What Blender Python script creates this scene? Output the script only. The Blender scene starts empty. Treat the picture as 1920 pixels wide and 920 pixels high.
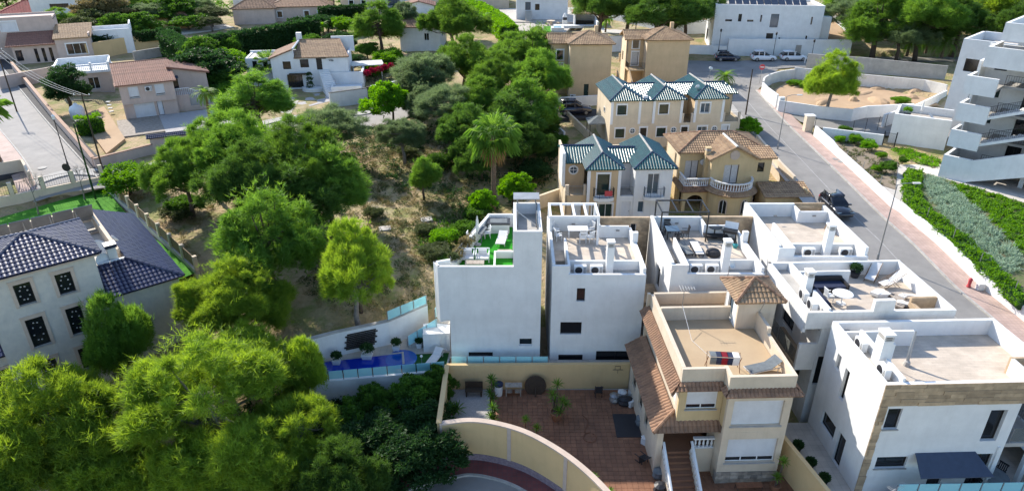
import bpy, bmesh, math, random
import numpy as np
from mathutils import Vector, Matrix
R = math.radians
scene = bpy.context.scene
# ---------------------------------------------------------------- camera (drone, 24 mm, looking 26.5 deg down)
CAM_H = 30.0; PITCH = R(26.5)
cam_d = bpy.data.cameras.new('camera'); cam = bpy.data.objects.new('camera', cam_d)
scene.collection.objects.link(cam); scene.camera = cam
cam.location = (0, 0, CAM_H); cam.rotation_euler = (R(90) - PITCH, 0, 0)
cam_d.sensor_width = 36; cam_d.lens = 24; cam_d.clip_start = 0.5; cam_d.clip_end = 6000
# ---------------------------------------------------------------- sky and sun (sun behind-left, shadows fall right and towards the camera)
SUN_EL = R(34); SUN_DIR = Vector((-0.62, 0.78, 0)).normalized()
world = bpy.data.worlds.new('World'); scene.world = world; world.use_nodes = True
wn = world.node_tree.nodes; wl = world.node_tree.links
sky = wn.new('ShaderNodeTexSky'); sky.sky_type = 'NISHITA'; sky.sun_disc = False
sky.sun_elevation = SUN_EL; sky.sun_rotation = math.atan2(SUN_DIR.x, SUN_DIR.y)
sky.altitude = 50; sky.air_density = 1.0; sky.dust_density = 0.6; sky.ozone_density = 2.2
wl.new(sky.outputs[0], wn['Background'].inputs[0]); wn['Background'].inputs[1].default_value = 0.15
sun_d = bpy.data.lights.new('sun', 'SUN'); sun = bpy.data.objects.new('sun', sun_d); scene.collection.objects.link(sun)
sun_d.energy = 4.0; sun_d.angle = R(0.55); sun_d.color = (1.0, 0.93, 0.82)
to_sun = Vector((SUN_DIR.x*math.cos(SUN_EL), SUN_DIR.y*math.cos(SUN_EL), math.sin(SUN_EL)))
sun.rotation_euler = to_sun.to_track_quat('Z', 'Y').to_euler(); sun.location = (-60, 60, 60)
vs = scene.view_settings; vs.view_transform = 'Standard'; vs.look = 'None'; vs.gamma = 1.0; vs.use_curve_mapping = False
vs.exposure = 0.92
scene.cycles.max_bounces = 6; scene.cycles.diffuse_bounces = 3; scene.cycles.glossy_bounces = 3
scene.cycles.transmission_bounces = 4; scene.cycles.transparent_max_bounces = 8
scene.cycles.caustics_reflective = False; scene.cycles.caustics_refractive = False
try: scene.cycles.use_denoising = True
except Exception: pass
# ---------------------------------------------------------------- survey helpers: picture ray -> point at a known height
FPX = 1280.0; SP, CP = math.sin(PITCH), math.cos(PITCH)
def ray(u, v):
    a = (u-960)/FPX; b = -(v-460)/FPX
    return a, CP + b*SP, -SP + b*CP
def P(u, v, z):
    a, y, w = ray(u, v); t = (z-CAM_H)/w
    return Vector((a*t, y*t, z))
def P2(u, v, z): return tuple(P(u, v, z)[:2])
# ---------------------------------------------------------------- materials
MATS = {}
def mat(name, col, rough=.8, var=.12, scale=1.5, bump=0, bscale=30, spec=.4, col2=None, metal=0, emit=None, alpha=None, rand=0, trans=0, streak=0, coat=0, island=0):
    """noise-varied principled material; col2 = second colour of the large patches"""
    if name in MATS: return MATS[name]
    m = bpy.data.materials.new(name); m.use_nodes = True; nt = m.node_tree; n = nt.nodes; l = nt.links
    b = n['Principled BSDF']; b.inputs['Roughness'].default_value = rough; b.inputs['Metallic'].default_value = metal
    b.inputs['Specular IOR Level'].default_value = spec
    if coat: b.inputs['Coat Weight'].default_value = coat; b.inputs['Coat Roughness'].default_value = .08
    tc = n.new('ShaderNodeTexCoord'); src = tc.outputs['Object']
    nz = n.new('ShaderNodeTexNoise'); nz.inputs['Scale'].default_value = scale; nz.inputs['Detail'].default_value = 6; nz.inputs['Roughness'].default_value = .65
    l.new(src, nz.inputs['Vector'])
    mr = n.new('ShaderNodeMapRange'); mr.inputs[1].default_value = .32; mr.inputs[2].default_value = .68
    l.new(nz.outputs[0], mr.inputs[0])
    mx = n.new('ShaderNodeMix'); mx.data_type = 'RGBA'
    c2 = col2 or tuple(c*(1-var*2) for c in col)
    c1 = col if col2 else tuple(min(1, c*(1+var*.5)) for c in col)
    mx.inputs[6].default_value = (*c1, 1); mx.inputs[7].default_value = (*c2, 1)
    l.new(mr.outputs[0], mx.inputs[0]); out = mx.outputs[2]
    if streak:
        mp = n.new('ShaderNodeMapping'); mp.inputs['Scale'].default_value = (2.2, 2.2, .3); l.new(src, mp.inputs[0])
        ns = n.new('ShaderNodeTexNoise'); ns.inputs['Scale'].default_value = 1.6; ns.inputs['Detail'].default_value = 5; l.new(mp.outputs[0], ns.inputs['Vector'])
        m2 = n.new('ShaderNodeMapRange'); m2.inputs[1].default_value = .52; m2.inputs[2].default_value = .75; m2.inputs[4].default_value = streak
        l.new(ns.outputs[0], m2.inputs[0]); x2 = n.new('ShaderNodeMix'); x2.data_type = 'RGBA'
        l.new(m2.outputs[0], x2.inputs[0]); l.new(out, x2.inputs[6]); x2.inputs[7].default_value = (*[c*.5 for c in (col[0], col[1]*.93, col[2]*.82)], 1); out = x2.outputs[2]
    if rand or island:
        oi = n.new('ShaderNodeNewGeometry' if island else 'ShaderNodeObjectInfo'); hs = n.new('ShaderNodeHueSaturation')
        rr = rand or island
        mv = n.new('ShaderNodeMapRange'); mv.inputs[3].default_value = 1-rr; mv.inputs[4].default_value = 1+rr
        l.new(oi.outputs['Random Per Island' if island else 'Random'], mv.inputs[0]); l.new(mv.outputs[0], hs.inputs['Value']); l.new(out, hs.inputs['Color']); out = hs.outputs[0]
    l.new(out, b.inputs['Base Color'])
    if bump:
        nb = n.new('ShaderNodeTexNoise'); nb.inputs['Scale'].default_value = bscale; nb.inputs['Detail'].default_value = 4; l.new(src, nb.inputs['Vector'])
        bp = n.new('ShaderNodeBump'); bp.inputs['Strength'].default_value = bump; bp.inputs['Distance'].default_value = .05
        l.new(nb.outputs[0], bp.inputs['Height']); l.new(bp.outputs[0], b.inputs['Normal'])
    if emit: b.inputs['Emission Color'].default_value = (*emit[:3], 1); b.inputs['Emission Strength'].default_value = emit[3]
    if alpha is not None: b.inputs['Alpha'].default_value = alpha
    if trans:
        tr = n.new('ShaderNodeBsdfTranslucent'); ms = n.new('ShaderNodeMixShader'); ms.inputs[0].default_value = trans
        hs2 = n.new('ShaderNodeHueSaturation'); hs2.inputs['Saturation'].default_value = 1.1; hs2.inputs['Value'].default_value = 1.5; hs2.inputs['Hue'].default_value = .485
        l.new(out, hs2.inputs['Color']); l.new(hs2.outputs[0], tr.inputs[0])
        l.new(b.outputs[0], ms.inputs[1]); l.new(tr.outputs[0], ms.inputs[2]); l.new(ms.outputs[0], n['Material Output'].inputs[0])
    MATS[name] = m; return m
def brickmat(name, c1, c2, mortar, bw, rh, ms=.02, rough=.8, bump=.4, off=.5, var=.15):
    m = bpy.data.materials.new(name); m.use_nodes = True; nt = m.node_tree; n = nt.nodes; l = nt.links; b = n['Principled BSDF']
    b.inputs['Roughness'].default_value = rough
    tc = n.new('ShaderNodeTexCoord'); br = n.new('ShaderNodeTexBrick'); br.offset = off
    br.inputs['Color1'].default_value = (*c1, 1); br.inputs['Color2'].default_value = (*c2, 1); br.inputs['Mortar'].default_value = (*mortar, 1)
    br.inputs['Scale'].default_value = 1; br.inputs['Brick Width'].default_value = bw; br.inputs['Row Height'].default_value = rh; br.inputs['Mortar Size'].default_value = ms
    l.new(tc.outputs['Object'], br.inputs['Vector'])
    nz = n.new('ShaderNodeTexNoise'); nz.inputs['Scale'].default_value = .9; nz.inputs['Detail'].default_value = 7; l.new(tc.outputs['Object'], nz.inputs['Vector'])
    mr = n.new('ShaderNodeMapRange'); mr.inputs[1].default_value = .3; mr.inputs[2].default_value = .7; mr.inputs[3].default_value = 1-var; mr.inputs[4].default_value = 1+var; l.new(nz.outputs[0], mr.inputs[0])
    hs = n.new('ShaderNodeHueSaturation'); l.new(br.outputs[0], hs.inputs['Color']); l.new(mr.outputs[0], hs.inputs['Value']); l.new(hs.outputs[0], b.inputs['Base Color'])
    bp = n.new('ShaderNodeBump'); bp.inputs['Strength'].default_value = bump; bp.inputs['Distance'].default_value = .02; bp.invert = True
    l.new(br.outputs['Fac'], bp.inputs['Height']); l.new(bp.outputs[0], b.inputs['Normal'])
    MATS[name] = m; return m
def glassmat(name, col, alpha=.35, rough=.05):
    m = bpy.data.materials.new(name); m.use_nodes = True; b = m.node_tree.nodes['Principled BSDF']
    b.inputs['Base Color'].default_value = (*col, 1); b.inputs['Roughness'].default_value = rough; b.inputs['Alpha'].default_value = alpha; b.inputs['Specular IOR Level'].default_value = .6
    MATS[name] = m; return m
mat('white', (.78, .78, .77), .85, .06, .7, .15, 60, streak=.10)
mat('white_old', (.74, .72, .68), .88, .1, .6, .2, 60, streak=.22)
mat('whitepaint', (.8, .8, .8), .5, .03)
mat('cream', (.70, .58, .42), .88, .07, .7, .2, 60, streak=.15)
mat('beige', (.62, .45, .27), .9, .06, .6, .2, 60, streak=.15)
mat('beige_pale', (.66, .55, .42), .9, .07, .6, .2, 60, streak=.18)
mat('sand_wall', (.66, .47, .24), .9, .05, .5, .2, 60, streak=.12)
mat('pinkwall', (.60, .47, .40), .9, .08, .6, .2, 60, streak=.15)
mat('yellow', (.62, .47, .26), .9, .07, .6, .2, 60, streak=.2)
mat('orange_tan', (.62, .40, .20), .9, .06, .6, .15, 60)
mat('tanstone', (.46, .34, .22), .75, .18, 1.6, .2, 20, island=.22)
mat('rubble', (.34, .29, .24), .9, .2, 3, .4, 14, island=.35)
mat('palestone', (.60, .56, .50), .85, .15, 2.2, .4, 30, col2=(.48, .46, .43))
mat('purplestone', (.30, .24, .27), .9, .2, 7, .6, 18, col2=(.17, .13, .16))
mat('trimstone', (.55, .44, .36), .85, .08)
mat('roof_brown', (.34, .19, .11), .8, .2, 2.2, .1, 20, col2=(.19, .11, .07), island=.18)
mat('roof_tan', (.42, .28, .16), .8, .2, 1.7, .1, 20, col2=(.24, .15, .09), island=.15)
mat('roof_red', (.33, .16, .11), .8, .2, 2, .1, 20, col2=(.23, .12, .09), island=.15)
mat('roof_redfar', (.36, .08, .07), .85, .2, .6)
mat('roof_green', (.010, .10, .095), .3, .2, 2, spec=.7, col2=(.007, .06, .068), island=.15)
mat('roof_blue', (.020, .027, .08), .3, .15, 2, spec=.7, col2=(.015, .018, .05), island=.15)
mat('terracotta', (.275, .13, .07), .75, .2, .8, .2, 20, col2=(.19, .088, .05), island=.15)
mat('terrace_tan', (.48, .36, .225), .85, .12, .5, .1, 40, col2=(.42, .305, .19))
brickmat('tilefloor', (.56, .475, .385), (.50, .42, .335), (.40, .345, .285), .6, .15, .008, .7, .15, .5, .18)
brickmat('tilegrey', (.50, .45, .385), (.45, .40, .34), (.35, .315, .28), .45, .45, .01, .7, .15, 0, .14)
brickmat('pinkpaver', (.47, .34, .29), (.42, .30, .255), (.33, .25, .22), .3, .3, .014, .85, .3, 0, .15)
brickmat('redpaver', (.20, .06, .055), (.16, .05, .05), (.12, .06, .06), .3, .3, .02, .85, .4, 0, .2)
mat('asphalt', (.215, .205, .195), .92, .16, .45, .3, 90, col2=(.285, .272, .255))
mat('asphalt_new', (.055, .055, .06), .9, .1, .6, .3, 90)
mat('concrete_road', (.35, .325, .30), .9, .12, .5, .25, 60, col2=(.27, .255, .24))
mat('concrete', (.45, .43, .40), .9, .12, 1, .25, 50, streak=.1)
mat('path', (.55, .51, .46), .9, .08, 1, .2, 50)
mat('kerb', (.45, .43, .40), .9, .15, 2, .3, 40)
mat('markings', (.40, .39, .375), .8, .25, 1.5, col2=(.28, .27, .26))
mat('gravel', (.52, .49, .47), .95, .2, 9, .8, 60, col2=(.36, .34, .33))
mat('turf', (.035, .30, .022), .9, .12, 3, .6, 220, spec=.1)
mat('turf_dark', (.03, .12, .03), .9, .15, 3, .6, 220, spec=.1)
mat('lawn', (.10, .30, .03), .9, .15, 1.2, .7, 180, spec=.1, col2=(.05, .19, .02))
mat('sandlot', (.48, .33, .20), .95, .12, .4, .8, 5, col2=(.40, .27, .165))
mat('glass_dark', (.012, .014, .018), .06, 0, spec=.6)
mat('glass_green', (.02, .045, .04), .12, .1, spec=.6)
mat('glass_blue', (.06, .10, .14), .08, .1, spec=.7)
mat('curtain', (.55, .54, .53), .5, .1, 6)
glassmat('rail_glass', (.42, .82, .88), .62)
glassmat('rail_smoke', (.16, .17, .16), .55)
mat('frame_dark', (.025, .022, .02), .5, .05)
mat('frame_white', (.78, .78, .77), .45, .03)
mat('shutter', (.72, .72, .73), .6, .05)
mat('door_white', (.70, .72, .75), .5, .05)
mat('door_dark', (.03, .025, .02), .5, .1)
mat('metal_black', (.02, .02, .022), .45, .1)
mat('metal_grey', (.33, .33, .33), .45, .1, metal=.6)
mat('metal_pale', (.62, .61, .58), .45, .06)
mat('rust', (.24, .10, .05), .8, .2, 5)
mat('plastic_white', (.75, .75, .74), .4, .04)
mat('plastic_dark', (.03, .03, .035), .5, .1)
mat('rattan_dark', (.03, .028, .03), .7, .2, 20)
mat('fabric_white', (.72, .71, .69), .9, .06, 4)
mat('fabric_grey', (.16, .18, .19), .9, .15, 3)
mat('fabric_navy', (.02, .03, .07), .85, .15, 4)
mat('fabric_red', (.55, .08, .09), .85, .1, 4)
mat('fabric_teal', (.05, .30, .32), .8, .1)
mat('awning', (.055, .075, .12), .75, .08, 3)
mat('wood', (.24, .15, .085), .75, .2, 6)
mat('wood_pale', (.42, .36, .30), .8, .2, 5)
mat('wood_dark', (.06, .04, .025), .75, .2, 6)
mat('solar', (.025, .035, .06), .15, .2, 3, spec=.7)
mat('pool_water', (.004, .03, .36), .04, .1, .7, .25, 2.2, spec=.7)
mat('pool_bright', (.05, .42, .62), .05, .1, 1, .2, 5, spec=.6)
mat('bark', (.13, .095, .07), .95, .3, 6, .7, 14, col2=(.07, .05, .04))
mat('bark_grey', (.26, .23, .20), .95, .3, 6, .7, 14, col2=(.14, .12, .11))
mat('palm_bark', (.22, .15, .10), .95, .3, 9, .7, 20)
def leaf(name, c1, c2, tr=.35, rnd=.10): return mat(name, c1, .6, 0, .8, col2=c2, trans=tr, rand=rnd, spec=.3)
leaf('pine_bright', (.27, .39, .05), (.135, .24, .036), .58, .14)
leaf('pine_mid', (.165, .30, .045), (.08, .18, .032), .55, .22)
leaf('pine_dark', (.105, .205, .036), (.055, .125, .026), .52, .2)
leaf('pine_grey', (.175, .245, .105), (.11, .165, .075), .5, .15)
leaf('leaf_bright', (.16, .36, .02), (.085, .23, .018), .5)
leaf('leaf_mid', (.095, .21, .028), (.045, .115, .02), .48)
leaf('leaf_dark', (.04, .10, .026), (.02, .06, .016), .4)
leaf('hedge_green', (.15, .32, .03), (.08, .20, .02), .5)
leaf('palm_green', (.17, .30, .05), (.10, .21, .035), .5)
leaf('palm_dead', (.42, .27, .12), (.27, .16, .07), .35)
leaf('scrub_dry', (.29, .23, .10), (.16, .15, .06), .3)
leaf('scrub_olive', (.115, .145, .05), (.07, .095, .035), .3)
leaf('lavender', (.34, .45, .32), (.25, .34, .25), .35)
leaf('bougain', (.36, .015, .03), (.18, .01, .02), .3)
leaf('bare_twig', (.30, .25, .21), (.2, .17, .15), .1)
# ---------------------------------------------------------------- object helpers
COL = scene.collection
def M4(o): return MATS[o] if isinstance(o, str) else o
def thing(name, label, cat, loc=(0, 0, 0), rz=0, group=None):
    o = bpy.data.objects.new(name, None); COL.objects.link(o); o.empty_display_size = .3
    o.location = loc; o.rotation_euler = (0, 0, R(rz)); o['label'] = label; o['category'] = cat
    if group: o['group'] = group
    return o
def tag(o, label, cat, group=None):
    o['label'] = label; o['category'] = cat
    if group: o['group'] = group
    return o
def struct(o): o['kind'] = 'structure'; return o
def copy_tree(o, parent=None):
    c = o.copy(); COL.objects.link(c); c.parent = parent
    for ch in o.children: copy_tree(ch, c)
    return c
class MB:
    """collects simple solids into one mesh"""
    def __init__(s): s.v = []; s.f = []
    def add(s, vs, fs):
        b = len(s.v); s.v += [tuple(p) for p in vs]; s.f += [tuple(b+i for i in f) for f in fs]; return s
    def box(s, x0, x1, y0, y1, z0, z1):
        return s.add([(x0,y0,z0),(x1,y0,z0),(x1,y1,z0),(x0,y1,z0),(x0,y0,z1),(x1,y0,z1),(x1,y1,z1),(x0,y1,z1)],
                     [(3,2,1,0),(4,5,6,7),(0,1,5,4),(1,2,6,5),(2,3,7,6),(3,0,4,7)])
    def cbox(s, c, d, rz=0, rx=0, ry=0):
        m = Matrix.Translation(c) @ Matrix.Rotation(rz, 4, 'Z') @ Matrix.Rotation(ry, 4, 'Y') @ Matrix.Rotation(rx, 4, 'X')
        h = [k/2 for k in d]
        vs = [m @ Vector((sx*h[0], sy*h[1], sz*h[2])) for sz in (-1, 1) for sx, sy in ((-1,-1),(1,-1),(1,1),(-1,1))]
        return s.add(vs, [(3,2,1,0),(4,5,6,7),(0,1,5,4),(1,2,6,5),(2,3,7,6),(3,0,4,7)])
    def prism(s, poly, z0, z1):
        n = len(poly); a = sum(poly[i][0]*poly[(i+1)%n][1]-poly[(i+1)%n][0]*poly[i][1] for i in range(n))
        if a < 0: poly = poly[::-1]
        zf0 = z0 if callable(z0) else (lambda x, y: z0); zf1 = z1 if callable(z1) else (lambda x, y: z1)
        vs = [(p[0], p[1], zf0(p[0], p[1])) for p in poly] + [(p[0], p[1], zf1(p[0], p[1])) for p in poly]
        return s.add(vs, [tuple(range(n))[::-1], tuple(range(n, 2*n))] + [(i, (i+1)%n, n+(i+1)%n, n+i) for i in range(n)])
    def poly(s, pts): return s.add(pts, [tuple(range(len(pts)))])
    def slab(s, pts, t):
        """3-D polygon thickened downwards"""
        n = len(pts); vs = [tuple(p) for p in pts] + [(p[0], p[1], p[2]-t) for p in pts]
        return s.add(vs, [tuple(range(n)), tuple(range(n, 2*n))[::-1]] + [(i, n+i, n+(i+1)%n, (i+1)%n) for i in range(n)])
    def tube(s, pts, rad, n=8, cap=True):
        pts = [Vector(p) for p in pts]; k = len(pts); rad = rad if isinstance(rad, (list, tuple)) else [rad]*k
        vs = []; fs = []
        for i, p in enumerate(pts):
            d = (pts[min(i+1, k-1)]-pts[max(i-1, 0)]).normalized()
            a = d.cross(Vector((0, 0, 1)) if abs(d.z) < .9 else Vector((1, 0, 0))).normalized(); b = d.cross(a)
            for j in range(n):
                t = 2*math.pi*j/n; vs.append(p + (a*math.cos(t)+b*math.sin(t))*rad[i])
        for i in range(k-1):
            for j in range(n):
                fs.append((i*n+j, (i+1)*n+j, (i+1)*n+(j+1)%n, i*n+(j+1)%n))
        if cap: fs += [tuple(range(n)), tuple((k-1)*n+j for j in range(n))[::-1]]
        return s.add(vs, fs)
    def lathe(s, c, prof, n=16, axis='Z'):
        vs = []; fs = []; k = len(prof)
        for r, h in prof:
            for j in range(n):
                t = 2*math.pi*j/n; x, y = r*math.cos(t), r*math.sin(t)
                vs.append({'Z': (c[0]+x, c[1]+y, c[2]+h), 'Y': (c[0]+x, c[1]+h, c[2]+y), 'X': (c[0]+h, c[1]+x, c[2]+y)}[axis])
        for i in range(k-1):
            for j in range(n): fs.append((i*n+j, i*n+(j+1)%n, (i+1)*n+(j+1)%n, (i+1)*n+j))
        fs += [tuple(range(n))[::-1], tuple((k-1)*n+j for j in range(n))]
        return s.add(vs, fs)
    def build(s, name, m, parent=None, smooth=False, loc=None, rz=0):
        me = bpy.data.meshes.new(name); me.from_pydata(s.v, [], s.f); me.update()
        bm = bmesh.new(); bm.from_mesh(me); bmesh.ops.recalc_face_normals(bm, faces=bm.faces); bm.to_mesh(me); bm.free()
        if smooth: me.polygons.foreach_set('use_smooth', [True]*len(me.polygons))
        me.materials.append(M4(m)); o = bpy.data.objects.new(name, me); COL.objects.link(o)
        if parent: o.parent = parent
        if loc is not None: o.location = loc
        if rz: o.rotation_euler = (0, 0, R(rz))
        return o
def catmull(pts, n=6):
    out = []; k = len(pts)
    for i in range(k-1):
        p0, p1, p2, p3 = [Vector((*pts[min(max(j, 0), k-1)], 0)[:3]) for j in (i-1, i, i+1, i+2)]
        for q in range(n):
            t = q/n; out.append(.5*((2*p1)+(p2-p0)*t+(2*p0-5*p1+4*p2-p3)*t*t+(3*p1-p0-3*p2+p3)*t**3))
    out.append(Vector((*pts[-1], 0)[:3])); return [(p.x, p.y) for p in out]
def offset_line(pts, d):
    """offset of a plan polyline to its left by d"""
    o = []; k = len(pts)
    for i in range(k):
        a = Vector(pts[max(i-1, 0)]); b = Vector(pts[min(i+1, k-1)]); t = (b-a).normalized(); o.append((pts[i][0]-t.y*d, pts[i][1]+t.x*d))
    return o
def ribbon_wall(pts, th, z0, z1, mb=None):
    """upright wall along a plan polyline; z0/z1 numbers or functions of (x, y)"""
    mb = mb or MB(); f0 = z0 if callable(z0) else (lambda x, y: z0); f1 = z1 if callable(z1) else (lambda x, y: z1)
    A = offset_line(pts, th/2); B = offset_line(pts, -th/2); k = len(pts)
    vs = []; fs = []
    for i in range(k):
        x, y = pts[i]; vs += [(*A[i], f0(x, y)), (*B[i], f0(x, y)), (*B[i], f1(x, y)), (*A[i], f1(x, y))]
    for i in range(k-1):
        for j in range(4): fs.append((i*4+j, i*4+(j+1)%4, (i+1)*4+(j+1)%4, (i+1)*4+j))
    fs += [(0, 1, 2, 3), tuple((k-1)*4+j for j in (3, 2, 1, 0))]
    return mb.add(vs, fs)
def sheet(pts_l, pts_r, zf, dz=0):
    """strip between two polylines of equal length, with height function"""
    mb = MB(); k = len(pts_l)
    vs = [(*p, zf(*p)+dz) for p in pts_l] + [(*p, zf(*p)+dz) for p in pts_r]
    return mb.add(vs, [(i, k+i, k+i+1, i+1) for i in range(k-1)])
def subdiv(pts, step=1.0):
    out = []
    for a, b in zip(pts[:-1], pts[1:]):
        n = max(1, int(math.dist(a, b)/step))
        for i in range(n): out.append((a[0]+(b[0]-a[0])*i/n, a[1]+(b[1]-a[1])*i/n))
    out.append(tuple(pts[-1])); return out
# ---------------------------------------------------------------- walls with real openings
def wall(par, p0, p1, z0, z1, m, ops=(), th=.25, name='wall'):
    """outside lies to the right of p0->p1. ops: (a0, a1, z0, z1, kind, dict)"""
    p0 = Vector((*p0, 0)); p1 = Vector((*p1, 0)); L = (p1-p0).length; d = (p1-p0)/L; nin = Vector((-d.y, d.x, 0))
    xs = sorted({0, L} | {o[0] for o in ops} | {o[1] for o in ops}); zs = sorted({z0, z1} | {o[2] for o in ops} | {o[3] for o in ops})
    xs = [x for x in xs if -1e-6 <= x <= L+1e-6]; zs = [z for z in zs if z0-1e-6 <= z <= z1+1e-6]
    nx, nz = len(xs)-1, len(zs)-1
    def solid(i, j):
        if i < 0 or j < 0 or i >= nx or j >= nz: return False
        cx, cz = (xs[i]+xs[i+1])/2, (zs[j]+zs[j+1])/2
        return not any(o[0] < cx < o[1] and o[2] < cz < o[3] for o in ops)
    def pt(x, dep, z): q = p0+d*x+nin*dep; return (q.x, q.y, z)
    mb = MB()
    for i in range(nx):
        for j in range(nz):
            if not solid(i, j): continue
            a, b, c, e = xs[i], xs[i+1], zs[j], zs[j+1]
            mb.poly([pt(a,0,c), pt(b,0,c), pt(b,0,e), pt(a,0,e)]); mb.poly([pt(b,th,c), pt(a,th,c), pt(a,th,e), pt(b,th,e)])
            if not solid(i-1, j): mb.poly([pt(a,th,c), pt(a,0,c), pt(a,0,e), pt(a,th,e)])
            if not solid(i+1, j): mb.poly([pt(b,0,c), pt(b,th,c), pt(b,th,e), pt(b,0,e)])
            if not solid(i, j-1): mb.poly([pt(a,0,c), pt(a,th,c), pt(b,th,c), pt(b,0,c)])
            if not solid(i, j+1): mb.poly([pt(a,0,e), pt(b,0,e), pt(b,th,e), pt(a,th,e)])
    me = bpy.data.meshes.new(name); me.from_pydata(mb.v, [], mb.f); me.materials.append(M4(m))
    bm = bmesh.new(); bm.from_mesh(me); bmesh.ops.remove_doubles(bm, verts=bm.verts, dist=1e-5); bm.to_mesh(me); bm.free()
    o = bpy.data.objects.new(name, me); COL.objects.link(o); o.parent = par
    ang = math.degrees(math.atan2(d.y, d.x))
    for op in ops:
        kind = op[4] if len(op) > 4 else 'dark'; kw = op[5] if len(op) > 5 else {}
        if kind != 'open': opening(par, pt(op[0], 0, op[2]), ang, op[1]-op[0], op[3]-op[2], kind, **kw)
    return o
def opening(par, loc, ang, w, h, kind, trim=None, sill=None, rec=.13, n=1, shut=.0, fr=None, glass='glass_dark', label=None, tw=.14, door='door_dark'):
    """window or door filling an opening; local x along the wall, y inwards"""
    fw = .05; name = 'door' if kind == 'door' else 'window'
    mb = MB(); e = .004
    mb.box(e, fw, rec, rec+.07, e, h-e); mb.box(w-fw, w-e, rec, rec+.07, e, h-e); mb.box(fw, w-fw, rec, rec+.07, e, fw); mb.box(fw, w-fw, rec, rec+.07, h-fw, h-e)
    for i in range(1, n): x = w*i/n; mb.box(x-fw*.6, x+fw*.6, rec+.005, rec+.065, fw, h-fw)
    f = mb.build(name, fr or ('frame_white' if kind in ('win', 'shut') else 'frame_dark'), par, loc=loc, rz=ang)
    if kind == 'door':
        d = MB().box(fw, w-fw, rec+.02, rec+.06, fw, h-fw); 
        for k in range(2): d.box(w*.2, w*.8, rec+.012, rec+.03, h*(.1+.45*k), h*(.45+.45*k))
        d.build('door_leaf', door, f); MB().box(w*.82, w*.9, rec-.04, rec+.012, h*.47, h*.5).build('handle', 'metal_grey', f)
    else:
        MB().box(fw, w-fw, rec+.03, rec+.045, fw, h-fw).build('pane', glass, f)
        if shut > 0:
            sb = MB(); z = h-fw
            while z > h*(1-shut)+.05: sb.box(fw, w-fw, rec-.012, rec+.028, z-.062, z-.006); z -= .066
            sb.box(fw+.002, w-fw-.002, rec, rec+.026, z, h-fw); sb.build('roller_shutter', 'shutter', f)
    if sill: MB().box(-.06, w+.06, -.08, rec, -.07, -.003).build('sill', sill, f)
    if trim:
        t = MB(); t.box(-tw, -.003, -.045, .03, -tw*.6, h+tw); t.box(w+.003, w+tw, -.045, .03, -tw*.6, h+tw); t.box(-tw-.03, w+tw+.03, -.06, .03, h+tw+.002, h+tw+.07)
        t.box(-.002, w+.002, -.045, .03, h+.003, h+tw); t.box(-.002, w+.002, -.045, .03, -tw*.6, -.003); t.build('surround', trim, f)
    if label: f['label'] = label
    return f
def porthole(par, loc, ang, r, trim='frame_white', glass='glass_blue'):
    """round window: ring proud of the wall and a pane; local y inwards"""
    f = MB().lathe((0, 0, 0), [(r, .02), (r, -.06), (r*1.32, -.06), (r*1.42, .0), (r*1.42, .02)], 24, 'Y').build('round_window', trim, par, loc=loc, rz=ang)
    MB().lathe((0, 0, 0), [(r*.99, -.012), (r*.99, -.02)], 24, 'Y').build('pane', glass, f)
    b = MB(); b.box(-r*.97, r*.97, -.04, -.021, -.02, .02); b.box(-.02, .02, -.039, -.021, -r*.97, r*.97); b.build('glazing_bar', trim, f); return f
# ---------------------------------------------------------------- barrel-tile roof slopes
def tile_mesh(pts, per=.25, course=.38, amp=.055, thick=.10, step=.045):
    """pts: 3-D planar polygon, first edge is the eave"""
    pts = [Vector(p) for p in pts]; e = (pts[1]-pts[0]).normalized()
    nrm = Vector((0, 0, 0))
    for i in range(len(pts)): a, b = pts[i], pts[(i+1) % len(pts)]; nrm += a.cross(b)
    nrm.normalize()
    if nrm.z < 0: nrm = -nrm
    up = nrm.cross(e).normalized()
    if up.z < 0: up = -up
    o = pts[0]; uv = [((p-o).dot(e), (p-o).dot(up)) for p in pts]
    u0, u1 = min(a for a, b in uv), max(a for a, b in uv); v1 = max(b for a, b in uv)
    ns = 6; nu = int((u1-u0)/per*ns)+2; nv = int(v1/course)+1
    us = [u0+i*per/ns for i in range(nu)]
    vs = []; fs = []
    for j in range(nv):
        for r, (vv, hh) in enumerate(((j*course-.02, .0), (j*course-.02, step), ((j+1)*course-.02, .006))):
            for i, u in enumerate(us):
                ph = (i % ns)/ns; hgt = amp*max(0, math.sin(math.pi*(ph*1.0)))**.75
                p = o+e*u+up*vv+nrm*(hgt+hh+.012); vs.append(p)
        b = j*3*nu
        for r in (0, 1):
            for i in range(nu-1): fs.append((b+r*nu+i, b+r*nu+i+1, b+(r+1)*nu+i+1, b+(r+1)*nu+i))
    bm = bmesh.new(); bv = [bm.verts.new(p) for p in vs]
    for f in fs: bm.faces.new([bv[i] for i in f])
    cen = sum(pts, Vector())/len(pts)
    for i in range(len(pts)):
        a, b = pts[i], pts[(i+1) % len(pts)]; pn = (b-a).cross(nrm).normalized()
        if pn.dot(cen-a) > 0: pn = -pn
        off = .05 if i == 0 else 0
        bmesh.ops.bisect_plane(bm, geom=bm.verts[:]+bm.edges[:]+bm.faces[:], plane_co=a+pn*off, plane_no=pn, clear_outer=True)
    n = len(pts); tv = [bm.verts.new(p+nrm*.004) for p in pts]; lv = [bm.verts.new(p-nrm*thick) for p in pts]
    bm.faces.new(tv); bm.faces.new(lv[::-1])
    for i in range(n): bm.faces.new((tv[i], lv[i], lv[(i+1) % n], tv[(i+1) % n]))
    bmesh.ops.recalc_face_normals(bm, faces=bm.faces)
    me = bpy.data.meshes.new('roof_slope'); bm.to_mesh(me); bm.free(); return me
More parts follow.
